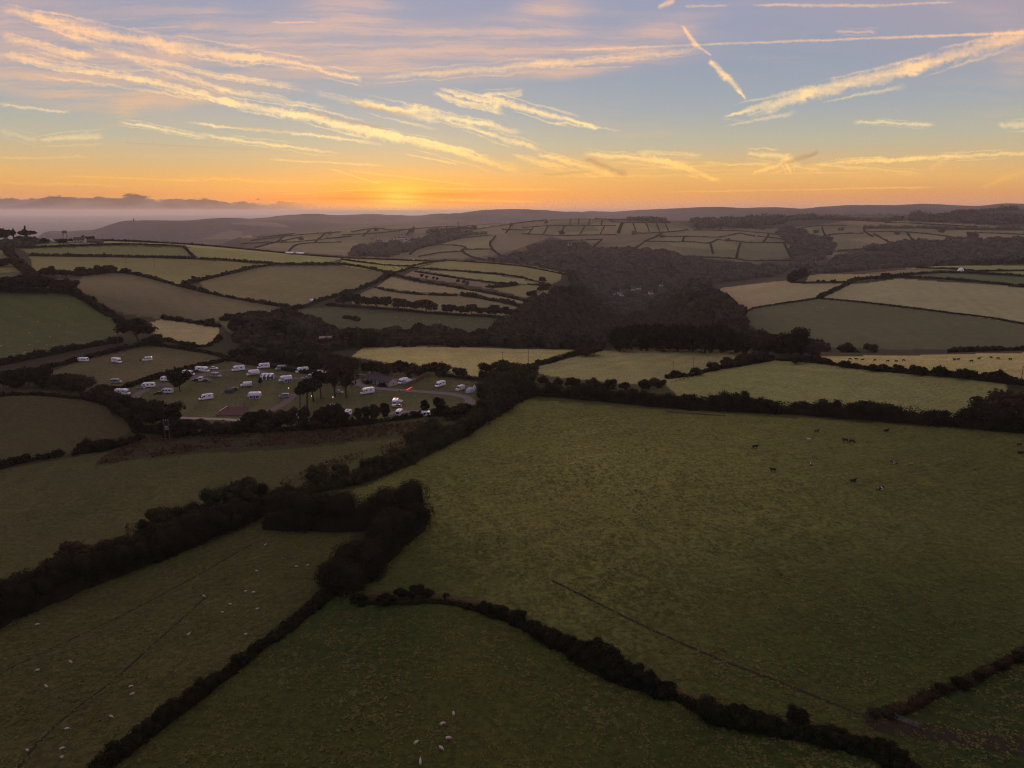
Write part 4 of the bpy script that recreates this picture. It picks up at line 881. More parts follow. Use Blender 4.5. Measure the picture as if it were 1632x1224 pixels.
def woodland(polys, spacing, label, mat='wood', name='woodland', hgt=9.0, nq=60, leafs=.26, low=False, **kw):
    acc = Acc()
    for poly in polys:
        w = poly_world(poly, **kw)
        if len(w) < 3: continue
        x0, y0 = w.min(0); x1, y1 = w.max(0)
        nt = int((x1-x0)*(y1-y0)/spacing**2); nt = min(nt, 60000)
        x = rng.uniform(x0, x1, nt); y = rng.uniform(y0, y1, nt); k = in_poly(x, y, w)
        x, y = x[k], y[k]
        k = clear_of_houses(x, y); x, y = x[k], y[k]
        if len(x) > 9000: x, y = x[:9000], y[:9000]
        n = len(x)
        if n == 0: continue
        print(label, n)
        z = height(x, y); s = rng.uniform(.7, 1.3, n)*(1+.5*(fbm(x/60, y/60, 5, 2)-.5)); Rr = spacing*.72*s; hh = hgt*s
        d = rng.normal(size=(n, nq, 3)); d /= np.linalg.norm(d, axis=2)[:,:,None]; d[:,:,2] = np.abs(d[:,:,2])*1.0-.15
        rad = (1.05-.35*rng.random((n, nq))**1.5)[:,:,None]
        P = np.stack([x, y, z+hh*.42], -1)[:,None,:] + d*rad*np.stack([Rr, Rr, hh*.58], -1)[:,None,:]
        V, Fc = leaf_quads(P.reshape(-1,3), np.repeat(Rr*leafs*1.9, nq), (d+(0,0,.25)).reshape(-1,3), .5); acc.add(V, Fc)
        # inner domes, six sided
        t = np.linspace(0, 2*math.pi, 7)[:-1]
        ring = lambda q, zz: np.stack([x[:,None]+np.cos(t)*Rr[:,None]*q, y[:,None]+np.sin(t)*Rr[:,None]*q, (z+hh*zz)[:,None]+0*t], -1)
        Vd = np.concatenate([ring(.85,-.02), ring(.9,.45), ring(.5,.82), ring(.12,.90)], 1)
        f = []
        for a in range(3):
            for b_ in range(6): f.append([a*6+b_, a*6+(b_+1)%6, (a+1)*6+(b_+1)%6, (a+1)*6+b_])
        f = np.array(f); Fd = (f[None]+ (np.arange(n)*24)[:,None,None]).reshape(-1,4)
        acc.add(Vd.reshape(-1,3), Fd)
    o = mesh_obj(name, acc.mesh(name), M[mat]); return tag(o, label, None, None, 'stuff')
def scrub(polys, label, mat, size, hgt, n_per_m2, name='bracken'):
    acc = Acc()
    for poly in polys:
        w = poly_world(poly); x0, y0 = w.min(0); x1, y1 = w.max(0)
        nt = int((x1-x0)*(y1-y0)*n_per_m2); x = rng.uniform(x0, x1, nt); y = rng.uniform(y0, y1, nt); k = in_poly(x, y, w); x, y = x[k], y[k]
        k = fbm(x/6, y/6, 41, 3) > .36; x, y = x[k], y[k]
        print(label, len(x))
        z = height(x, y)+rng.uniform(0, 1, len(x))*hgt*(.35+1.3*(fbm(x/5, y/5, 43, 3)))
        V, Fc = leaf_quads(np.stack([x, y, z], -1), size); acc.add(V, Fc)
    o = mesh_obj(name, acc.mesh(name), M[mat]); return tag(o, label, None, None, 'stuff')

def tufts():
    n = 420000
    az = rng.uniform(-R(41), R(41), n); r = 95*np.exp(rng.random(n)**.85*math.log(4.2)); x, y = r*np.sin(az), r*np.cos(az)
    ok = np.zeros(n, bool)
    for col, poly in FIELDS:
        if min(p[1] for p in poly) > 605 and max(p[1] for p in poly) > 700: ok |= in_poly(x, y, poly_world(poly))
    ok &= fbm(x/1.2, y/1.2, 61, 3) > .50
    x, y = x[ok], y[ok]; n = len(x); print('tufts', n)
    s_ = rng.uniform(.22, .62, n)*(.7+.9*fbm(x/14, y/14, 63, 3)); V, Fc = leaf_quads(np.zeros((n,3)), s_)
    V = V.reshape(n, 4, 3); V[:, :, 2] = np.abs(V[:, :, 2])*.55; V += np.stack([x, y, height(x, y)+.02], -1)[:, None, :]
    tag(mesh_obj('grass', np_mesh('grass', V.reshape(-1,3), Fc), M['tuft']), 'tufts of rough grass on the near pastures', None, None, 'stuff')
tufts()

# ---- near hedges
hedge([(-160,1075),(0,985),(100,940),(200,900),(300,860),(400,820),(440,803)], 10.5, 6.2, 'broad dark hedgerow between the sheep pasture and the plain field behind it', lump=.32)
hedge([(440,800),(500,782),(585,762),(650,735),(720,700),(790,662),(838,632)], 8, 5.6, 'dark overgrown hedgerow running up to the corner of the camp site', 'bush_green', lump=.36)
hedge([(425,838),(480,840),(560,840),(628,832),(668,820)], 9.5, 9.8, 'thick tall hedge closing the top end of the sheep pasture', lump=.2)
hedge([(672,822),(658,842),(615,880),(565,920),(534,950)], 12.5, 9.8, 'massive rounded hedge bending down beside the grass slope', lump=.18)
hedge([(535,945),(480,985),(420,1030),(350,1085),(270,1145),(180,1215),(100,1280)], 3.4, 2.6, 'long narrow hedge between the sheep pasture and the lower green field', lump=.24)
hedge([(820,640),(845,630),(900,632),(1000,641),(1100,650),(1200,655),(1300,660),(1400,668),(1500,676),(1632,687),(1800,705)], 9, 8.0, 'long dark hedge along the top of the cattle pasture', lump=.15)
# earth bank with dead grass and gorse
bankpts = [(545,945),(560,950),(620,952),(700,955),(760,965),(830,987),(890,1018),(950,1045),(1000,1072),(1050,1093),(1120,1122),(1200,1142),(1300,1165),(1400,1187),(1450,1220),(1480,1260)]
hedge(bankpts, 2.0, .95, 'low curving field bank topped with dead grass below the cattle pasture', 'deadgrass', lump=.2, name='field_bank', cat='bank', leaf=.8)
bank2 = [(1800,980),(1700,1015),(1632,1045),(1560,1080),(1500,1103),(1445,1130),(1405,1140)]
hedge(bank2, 2.2, 1.2, 'scrubby field bank climbing from the metal gate towards the east', 'bush_brown', lump=.3, name='field_bank', cat='bank', leaf=.8)
hedge([(560,962),(620,962),(700,960),(750,970),(800,985)], 2.6, 1.9, 'thin gorse thicket along the west part of the curving bank', 'gorse', lump=.5, gaps=.3, name='gorse_thicket', cat='thicket')
hedge([(780,980),(830,997),(890,1030),(930,1048)], 4.2, 2.6, 'gorse thicket along the middle of the curving bank', 'gorse', lump=.45, name='gorse_thicket', cat='thicket')
hedge([(915,1043),(960,1066),(1000,1087),(1040,1103),(1075,1114)], 6.0, 4.0, 'densest gorse thicket on the curving bank', 'gorse', lump=.45, name='gorse_thicket', cat='thicket')
hedge([(1060,1108),(1095,1122),(1130,1140)], 2.6, 1.3, 'low sparse gorse thicket beside the tan gap in the bank', 'gorse', lump=.5, name='gorse_thicket', cat='thicket')
hedge([(1120,1140),(1180,1156),(1250,1172),(1320,1188),(1400,1206),(1450,1232),(1480,1265)], 4.6, 2.6, 'long gorse thicket under the tan bank top near the gate', 'gorse', lump=.45, name='gorse_thicket', cat='thicket')
gorse_at = [(575,962,1.2),(618,958,2.6),(640,948,2.4),(662,945,2.6),(682,948,1.9),(710,950,1.3),(745,966,1.3),(772,968,2.0),(800,976,2.2),(828,985,2.4),(850,1000,1.9),(880,1012,2.0),(905,1026,2.2),(925,1038,2.9),(948,1040,3.2),(965,1052,3.6),(985,1066,3.1),(1008,1075,2.8),(1030,1092,3.0),(1060,1102,1.7),(1100,1122,1.3),(1150,1135,2.0),(1180,1142,2.4),(1210,1150,2.2),(1268,1148,2.6),(1245,1160,1.8),(1310,1170,2.2),(1340,1182,2.4),(1375,1190,2.2),(1405,1196,2.2),(1430,1210,2.0)]
for k, (x, y, h) in enumerate(gorse_at):
    plant_tree(x, y+5, h*1.1, f'dark gorse bush, {ORD[k] if k < 30 else "last"} on the curving bank from the west', 'bush', 'gorse', 1.15, name='gorse_bush', cat='bush', group='gorse bushes on the curving bank')
for k, (x, y, h) in enumerate([(1500,1100,1.8),(1530,1092,2.0),(1560,1080,1.8),(1595,1065,1.9),(1625,1050,2.0)]):
    plant_tree(x, y+4, h, f'dark gorse bush, {ORD[k]} along the eastern bank counted from the metal gate', 'bush', 'gorse', 1.2, name='gorse_bush', cat='bush', group='gorse bushes on the eastern bank')
plant_tree(1392,1150, 3.0, 'sparse brown thorn bush beside the metal gate', 'bare', 'bush_brown', 1.1, name='thorn_bush', cat='bush')
# bigger bushes and trees grown out of the two broad hedgerows
T_ = plant_tree
for i, (x, y, h, k, m) in enumerate([(505,770,6.5,'bush','bush_green'),(545,762,5.5,'bush','bush_green'),(590,752,5.5,'bush','bush_brown'),(632,738,6,'bush','bush_brown'),(668,712,8.5,'bush','bush_green'),(690,700,8.5,'bush','bush_green'),(742,694,6.5,'bush','hedge'),(768,668,9.5,'oval','bush_brown'),(792,655,10,'bush','bush_brown'),(812,640,10.5,'oval','bush_green'),(828,622,11,'bush','bush_green'),(780,676,7,'bare','bush_brown')]):
    T_(x, y, h, f'{"rounded bush" if k == "bush" else "leafy tree"} in the overgrown hedgerow, {ORD[i]} from its lower end', k, m, name='bush' if k == 'bush' else 'broadleaf_tree', cat='bush' if k == 'bush' else 'tree', group='bushes of the overgrown hedgerow')
for i, (x, y, h, m) in enumerate([(20,955,6,'bush_green'),(75,930,6,'hedge'),(120,900,6.5,'bush_brown'),(175,888,6,'bush_brown'),(240,862,6.5,'hedge'),(262,845,7.5,'bush_green'),(305,838,7,'hedge'),(350,815,8,'bush_green'),(398,800,8.5,'bush_green')]):
    T_(x, y, h, f'tall bush in the broad hedgerow above the sheep pasture, {ORD[i]} from the west', 'bush', m, 1.0, name='bush', cat='bush', group='bushes of the broad hedgerow')
T_(1592,672, 15, 'big round dark tree at the east end of the cattle pasture hedge', 'bush', 'bush_brown', 1.12)
# bracken and rough ground
scrub([[(150,742),(165,728),(230,700),(330,690),(480,688),(560,682),(640,676),(700,668),(690,682),(640,697),(560,704),(480,710),(350,714),(250,728)]], 'red-brown bracken in the damp strip below the camp site', 'bracken', .9, .9, 1.1)
scrub([[(440,770),(520,735),(585,718),(560,745),(480,785)],[(600,715),(680,690),(700,690),(620,735)],[(200,838),(262,822),(290,828),(200,858)]], 'dark red bracken spilling from the overgrown hedgerow', 'bracken', .7, .8, 1.8)
# west side near
hedge([(-60,640),(0,632),(60,630),(128,636)], 3, 1.8, 'low dark hedge under the row of trees at the west edge')
tree_row([(-40,626),(0,622),(60,616),(132,624)], 9, 9, 'dark tree', 'the row west of the camp field', ('round','bush'), ('hedge','bush_brown'), wide=1.2)
hedge([(135,634),(165,644),(190,658),(212,672),(225,690)], 4.5, 3.2, 'bushy hedge between the brown field and the camp site', lump=.35)
hedge([(-60,760),(0,746),(45,735),(100,726)], 4.0, 3.0, 'dark hedge below the brown field at the west edge', lump=.35)
hedge([(118,724),(160,718),(200,708),(228,698)], 5.0, 3.6, 'clump of dark hedge under the brown field beside the bracken', lump=.4)
hedge([(-60,606),(0,598),(60,590),(110,578),(150,568),(200,556),(240,549)], 5, 2.2, 'low hedge bank along the top of the upper camp field')
hedge([(-60,588),(0,582),(50,572),(100,562),(150,552),(195,545)], 4, 4.0, 'taller hedge under the green sheep field', lump=.3)
hedge([(240,549),(290,556),(345,566),(365,574),(420,584),(480,594),(540,605)], 4, 1.8, 'low hedge along the lane behind the camp site')
hedge([(158,631),(200,618),(250,603),(300,590),(345,579),(366,573)], 3.4, 2.6, 'clipped dark hedge dividing the two camp fields', lump=.14)
hedge([(372,570),(400,573),(440,577),(480,583),(508,588)], 7, 9.5, 'tall dense evergreen belt behind the camp site', lump=.12)
hedge([(230,688),(300,692),(400,688),(480,684),(560,678),(640,668),(700,662),(760,655)], 5, 2.6, 'dark hedge closing the foot of the camp site', lump=.3)
hedge([(700,598),(760,606),(800,612)], 3, 1.6, 'low reddish hedge behind the last camp pitches', 'bush_brown')
# plateau hedges
hedge([(765,604),(800,598),(832,588),(870,579),(915,567),(958,559)], 4.5, 3.2, 'hedge climbing between the two pale fields above the camp site', lump=.4)
T_(943,567, 8.5, 'round brown bush at the top of the hedge between the pale fields', 'bush', 'bush_brown', 1.3, name='bush', cat='bush')
hedge([(1060,603),(1104,598),(1137,589),(1187,582),(1232,574)], 4.5, 3.0, 'hedge slanting up behind the long dark cattle hedge', lump=.45)
for i, (x, y, h) in enumerate([(1110,598,5),(1135,590,6),(1160,585,6.5),(1185,580,7),(1210,574,7)]): T_(x, y, h, f'rounded brown bush, {ORD[i]} up the slanting plateau hedge', 'bush', 'bush_brown', 1.1, name='bush', cat='bush', group='bushes of the slanting hedge')
hedge([(1236,574),(1310,579),(1387,590),(1450,595),(1503,599),(1561,605),(1632,613),(1750,625)], 4, 2.8, 'hedge between the green field and the far cattle field', lump=.5)
for i, (x, y, h) in enumerate([(1270,580,5),(1345,586,5),(1392,592,4.5),(1432,592,4),(1462,598,5.5),(1500,600,6),(1537,604,6),(1590,606,5)]): T_(x, y, h, f'dark bush, {ORD[i]} along the far cattle field hedge', 'bush', 'hedge', 1.0, name='bush', cat='bush', group='bushes of the far cattle field hedge')
hedge([(1510,563),(1560,559.5),(1632,558),(1750,556)], 6, 3.5, 'hedge beyond the skyline of the far cattle field', 'hedge_far', rmin=470, rmax=800)
tree_row([(832,606),(870,612),(930,618),(1000,622),(1060,618)], 9, 5.5, 'low bush', 'the scrub behind the cattle hedge', ('bush',), ('hedge','bush_brown'))
for i, (x, y, h, w_) in enumerate([(775,592,6,1.3),(800,590,7,1.2),(815,600,9,1.2),(835,606,10,1.2)]): T_(x, y, h, f'rounded dark bush, {ORD[i]} beyond the last tent counting eastward', 'bush', 'hedge' if i < 2 else 'bush_green', w_, name='bush', cat='bush', group='bushes beyond the last tent')
# tall row behind the plateau
for i, (x, y, h) in enumerate([(990,556,19),(1012,557,20),(1035,557,19.5),(1060,558,20),(1085,558,20),(1110,559,19.5),(1135,560,20),(1158,561,18.5),(1180,562,15),(1048,556,19),(1098,557,20),(1146,559,19),(1002,556,19),(1022,556,19.5),(1072,557,20),(992,557,18)]):
    T_(x, y+1.5, h, f'dense dark tree, {ORD[i]} in the tall wood edge behind the pale fields', 'bush', 'hedge', .78, group='trees of the tall wood edge')
T_(1224,566, 15, 'round autumn tree standing alone at the wood edge above the gateway', 'bush', 'bush_brown', .95)
T_(1204,556, 20, 'dark evergreen tree behind the round autumn tree', 'bush', 'pine', .7, rmin=440)
T_(1268,566, 19, 'big blunt dark tree on the hillside beside the gateway', 'bush', 'hedge', .72)
T_(1292,568, 8, 'brown bush next to the big blunt tree', 'bush', 'bush_brown', 1.2, name='bush', cat='bush')
tree_row([(1335,562),(1380,562),(1425,561)], 4, 8, 'scrubby dark tree', 'the hollow beyond the far cattle field', ('bush',), ('hedge_far',), wide=1.2)

# ---- camp site trees
T_(287,624, 11, 'round dark tree standing alone among the camp pitches', 'round', 'hedge', .95)
T_(489,654, 15, 'tall pine with a broad crown in the middle of the camp site', 'pine', 'pine', 1.05, name='pine_tree')
T_(500,640, 12, 'spreading pine close behind the tall one', 'pine', 'pine', 1.1, name='pine_tree')
T_(512,635, 14, 'slim dark pine east of the tall pine', 'pine', 'pine', .75, name='pine_tree')
T_(478,650, 11, 'ragged pine at the west side of the pine group', 'pine', 'pine', .8, name='pine_tree')
for i, (x, y, h) in enumerate([(534,632,17),(552,634,17),(545,612,16),(562,606,14),(528,604,12)]): T_(x, y, h, f'loose autumn tree, {ORD[i]} in the stand west of the toilet block', 'bare', 'bush_brown', .85, group='autumn trees by the toilet block')
T_(415.5,616, 5.5, 'small reddish bare tree between two pitched awnings', 'bare', 'bush_brown', .6)
T_(677,661, 7.5, 'small upright tree at the bend of the lower track', 'oval', 'hedge', .9)
T_(700,666, 9.5, 'broader dark tree beside the small upright one', 'oval', 'hedge', 1.0)
low = [(240,672,9.5,1.4,'round','hedge'),(262,684,11.5,1.35,'round','hedge'),(222,650,4,1.3,'bush','bush_brown'),(285,694,7.5,1.2,'bush','hedge'),(300,690,6,1.1,'bare','bush_brown'),(325,692,7,1,'bare','bush_brown'),(350,690,6,1,'bare','bush_brown'),(378,688,4.5,1.2,'bush','hedge'),(398,684,7.5,.95,'round','hedge'),(418,683,8,1,'round','hedge'),(440,684,8,1,'bare','bush_brown'),(462,684,9,.9,'round','bush_brown'),(487,682,11,.8,'oval','bush_brown'),(518,682,9,.9,'round','hedge'),(535,682,10,.95,'round','hedge'),(572,674,8,.8,'oval','hedge'),(583,673,8.5,.85,'oval','hedge'),(597,672,8.5,.9,'oval','bush_brown'),(614,670,9.5,.85,'oval','hedge'),(720,668,6,1.3,'bush','hedge'),(745,664,7,1.2,'bush','hedge')]
for i, (x, y, h, w_, k, m) in enumerate(low): T_(x, y, h, f'{"thin-leaved tree" if k == "bare" else "dark tree" if k != "bush" else "dense bush"} at the camp site foot, {ORD[i]} counting eastward', k, m, w_, name='bush' if k == 'bush' else 'broadleaf_tree', cat='bush' if k == 'bush' else 'tree', group='trees along the foot of the camp site')
tree_row([(515,575),(545,588),(575,592)], 5, 8, 'thin roadside tree', 'the lane west of the toilet block', ('bare','bush'), ('bush_brown','hedge'))
tree_row([(585,594),(620,596),(660,598),(700,598),(735,602)], 9, 7.5, 'dark bush', 'the bank behind the toilet block', ('bush',), ('hedge','bush_brown'), wide=1.1)
tree_row([(375,575),(400,579),(440,584)], 4, 5, 'brown bush', 'the foot of the evergreen belt', ('bush',), ('bush_brown',), wide=1.1)

tree_row([(150,634),(185,648),(215,668),(232,684)], 6, 6.5, 'dark bush', 'the hedge west of the camp pitches', ('bush','round'), ('hedge','bush_brown'), wide=1.2)
tree_row([(250,690),(310,694),(370,690),(430,686),(490,684),(550,680)], 11, 6.0, 'low leafy tree', 'the foot hedge under the playground', ('bush','bare','round'), ('bush_brown','hedge'), wide=1.15)
tree_row([(380,566),(440,571),(500,582),(540,598)], 6, 8.0, 'bushy tree', 'the top boundary behind the camp', ('bush','round'), ('hedge','bush_brown'), wide=1.0)
tree_row([(770,640),(790,625),(800,612),(790,602)], 5, 8.0, 'leafy tree', 'the east corner of the camp', ('bush',), ('bush_green','bush_brown'), wide=1.05)
# ---- west hillside hedges
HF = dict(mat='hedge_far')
hedge([(-80,473),(0,462),(50,463),(110,467)], 5, 2.5, 'hedge above the green sheep field', **HF)
tree_row([(-50,474),(0,465),(60,465),(112,468)], 11, 10.5, 'dark hedgerow tree', 'the row above the green sheep field', ('round',), ('hedge',), wide=1.35)
hedge([(112,468),(143,482),(165,496),(187,507),(200,520)], 7, 5, 'thick hedge down the east side of the green sheep field', lump=.35)
T_(222,546, 17, 'large round tree at the lower corner of the green sheep field', 'round', 'hedge', 1.25)
T_(248,550, 8, 'low dark bush beside the large round tree', 'bush', 'hedge', 1.4, name='bush', cat='bush')
hedge([(257,508),(280,511),(300,514),(325,517),(350,521)], 4, 2.8, 'short hedge above the small pale field', lump=.4)
T_(333,519, 6, 'round bush at the end of the short hedge', 'bush', 'hedge', 1.2, name='bush', cat='bush')
hedge([(262,541),(300,552),(330,552),(352,540)], 4, 2.5, 'curved hedge below the small pale field', lump=.4)
hedge([(8,402),(25,418),(40,432),(55,447),(68,458)], 9, 7, 'broad tree-lined lane hedge running down the west hill', 'bush_brown', lump=.35)
hedge([(33,395.5),(100,393),(187,390),(240,391),(293,393.5)], 4, 2.6, 'upper thin hedge on the west hilltop', lump=.12, **HF)
hedge([(47,408),(110,409),(187,410),(250,411),(311,413)], 4.5, 3.6, 'second level hedge across the west hill', lump=.12, **HF)
hedge([(293,393.5),(300,401),(311,412)], 4, 2.5, 'short hedge joining two level hedges on the west hill', **HF)
hedge([(318,413),(370,416),(430,420.5)], 4.5, 3.6, 'dark hedge continuing past the gateway on the west hill', lump=.12, **HF)
hedge([(430,421),(500,422),(544,422),(580,427),(611,433),(626,436)], 5, 3.6, 'hedge from the west hill to the hedge crossing', lump=.25, **HF)
hedge([(433,423),(400,428),(367,436),(317,448),(293,453)], 5, 3.6, 'slanting hedge between the olive and the brown field', lump=.2, **HF)
hedge([(57,437),(100,438),(133,439),(187,434),(233,442),(277,454),(333,468),(400,481),(460,491)], 5, 3.4, 'long winding hedge down the west hill above the brown field', lump=.4, **HF)
for i, (x, y, h) in enumerate([(78,440,10),(103,440,6),(132,438,9),(150,437,8),(165,436,10),(178,434.5,9),(200,436,7)]): T_(x, y, h, f'dark hedgerow tree, {ORD[i]} along the top of the winding hedge', 'bush', 'hedge', 1.15, group='trees on the winding hedge')
T_(309,451, 8, 'solitary pale-topped tree at the field corner on the west hill', 'bare', 'bush_brown', .8)
hedge([(350,511),(390,507),(433,503),(460,496),(483,490),(515,479),(544,470),(570,462),(594,453),(612,444),(626,437)], 6, 4.4, 'long lane hedge rising from the valley to the hedge crossing', lump=.35, **HF)
T_(621,440, 9, 'round dark bush at the hedge crossing', 'bush', 'hedge', 1.4, name='bush', cat='bush')
hedge([(53,384.5),(110,384),(160,383.8),(220,385.5),(283,388.8),(330,392),(367,395.5),(420,400.5),(457,404),(500,408),(544,411)], 4, 2.6, 'skyline hedge along the crest of the west hill', lump=.12, **HF)
hedge([(544,411.5),(600,413.5),(694,417),(711,414.8)], 4, 2.4, 'thin skyline hedge along the centre crest', lump=.15, **HF)
# ---- centre hillside hedges
hedge([(544,414),(580,419),(620,423),(654,424.5),(672,421),(711,415.5)], 4, 2.2, 'thin hedge above the yellow cow field', lump=.3, **HF)
hedge([(626,436),(640,432.5),(658,426)], 4.5, 3, 'short hedge closing the cow field', **HF)
hedge([(626,437),(661,447),(700,454),(731,459.5),(784,469),(837,481),(870,494)], 4.5, 3, 'hedge below the ploughed field', lump=.4, **HF)
hedge([(658,427),(700,430),(744,433.5),(790,437),(827,442),(867,452.5)], 3.5, 2.2, 'thin hedge above the long pale strip fields', lump=.3, **HF)
hedge([(661,433),(710,441),(744,446),(790,451),(815,454)], 3.5, 2.2, 'thin hedge above the ploughed field', lump=.3, **HF)
hedge([(711,415.5),(760,418.5),(821,423.5),(861,430),(905,439)], 3.5, 2.2, 'skyline hedge at the spur of the centre hill', lump=.3, **HF)
hedge([(597,458),(620,464),(660,469),(700,471),(728,472)], 4, 2.6, 'broken hedge across the tan field', lump=.5, gaps=.4, **HF)
hedge([(734,471),(760,474),(777,478),(810,484),(840,494)], 6, 5, 'bushy hedge at the edge of the tan field', lump=.4, **HF)
hedge([(774,458),(800,458),(825,454)], 5, 4.5, 'clump of hedge at the end of the ploughed field', lump=.5, **HF)
hedge([(840,453.5),(860,455),(877,454.5)], 4, 2.4, 'short hedge near the spur trees', **HF)
hedge([(520,487),(600,492),(677,499),(730,503),(777,505),(830,512)], 4.5, 2.5, 'hedge at the foot of the line of field trees', lump=.3, **HF)
tree_row([(537,486),(600,491),(677,498),(730,502),(790,505),(826,508)], 20, 12.5, 'rounded field tree', 'the long tree line across the centre slope', ('round',), ('hedge',), jit=.25, wide=1.12, hj=.22)
for i, (x, y, h) in enumerate([(672,441.5,5),(680,443,4),(691,444.5,4),(697,446,4),(730,450,5),(739,451.5,5)]): T_(x, y, h, f'small dark hedge shrub, {ORD[i]} above the ploughed field counting eastward', 'bush', 'hedge', .8, name='bush', cat='bush', group='shrubs above the ploughed field')
T_(745,457, 8, 'bare-branched tree in front of the ploughed field', 'bare', 'bush_brown', .8)
T_(864,452, 10, 'dark tree near the spur above the wooded valley', 'round', 'hedge', 1.0)
T_(848,480, 14, 'round tree at the valley edge of the tan field', 'round', 'hedge', 1.0)
T_(866,468, 14, 'dark tree at the top of the wooded valley side', 'round', 'hedge', 1.0)
T_(892,468, 13, 'large dark tree crowning the wooded valley side', 'bush', 'hedge', 1.1)
T_(582,554, 15, 'round tree at the west end of the pale plateau field', 'bush', 'bush_green', .85)
for i, (x, y, h, w_) in enumerate([(560,552,12,1),(470,540,18,.8),(450,538,15,.9),(488,542,16,.8),(668,532,12,1),(700,530,10,1.2),(432,528,9,1),(400,520,7,1.3),(380,527,10,1)]): T_(x, y, h, f'dusky tree in the hollow behind the evergreen belt, {ORD[i]} of nine', 'bush', 'wood' if i % 2 else 'hedge', w_, group='trees in the hollow behind the belt')
hedge([(548,507),(560,509),(570,512)], 6, 4, 'isolated patch of bramble in the sloping field', name='bramble', cat='bramble', lump=.3)

# ---- east side hedges
hedge([(1177,504),(1190,497),(1204,491),(1240,485),(1271,480.5),(1307,475.5)], 2.4, 1.6, 'low hedge bank between the tan field and the dark slope', lump=.15, **HF)
hedge([(1304,476),(1325,466),(1345,456),(1360,449),(1376,446),(1405,444),(1431,441)], 6, 4.5, 'dark hedge climbing between two pale eastern fields', lump=.25, **HF)
hedge([(1307,476),(1376,482.5),(1440,490),(1511,499),(1570,506),(1632,517),(1750,535)], 2.4, 1.5, 'long low hedge bank above the dark eastern slope', lump=.1, **HF)
hedge([(1259,451),(1300,450.5),(1354,450.5)], 3.5, 2.0, 'straight hedge above the tan eastern field', lump=.25, **HF)
hedge([(1431,442),(1500,445),(1560,450),(1632,457),(1750,466)], 4.5, 3.2, 'dark hedge along the top of the pale green eastern field', lump=.1, **HF)
hedge([(1431,440),(1476,436),(1517,435),(1570,437),(1632,441),(1750,450)], 4.5, 3.0, 'second dark hedge behind the pale green eastern field', lump=.15, **HF)
hedge([(1460,427.5),(1510,429),(1561,432.5),(1600,432.5),(1660,431.5)], 4, 2.6, 'thin hedge between the farthest eastern strips', lump=.2, **HF)
hedge([(1259,449),(1270,444),(1290,436)], 12, 9, 'block of dark trees at the head of the tan eastern field', name='copse', cat='copse', lump=.3)
T_(1180,500, 6, 'small tree at the corner of the low hedge bank', 'round', 'hedge', .9)
T_(1412,444, 9, 'round bush on the climbing eastern hedge', 'bush', 'hedge', 1.4, name='bush', cat='bush')
for i, (x, y, h) in enumerate([(1304,450,4),(1312,450,4),(1327,450.5,5),(1353,450,4.5)]): T_(x, y, h, f'small shrub, {ORD[i]} on the straight eastern hedge counting eastward', 'bush', 'hedge', 1.1, name='bush', cat='bush', group='shrubs on the straight eastern hedge')

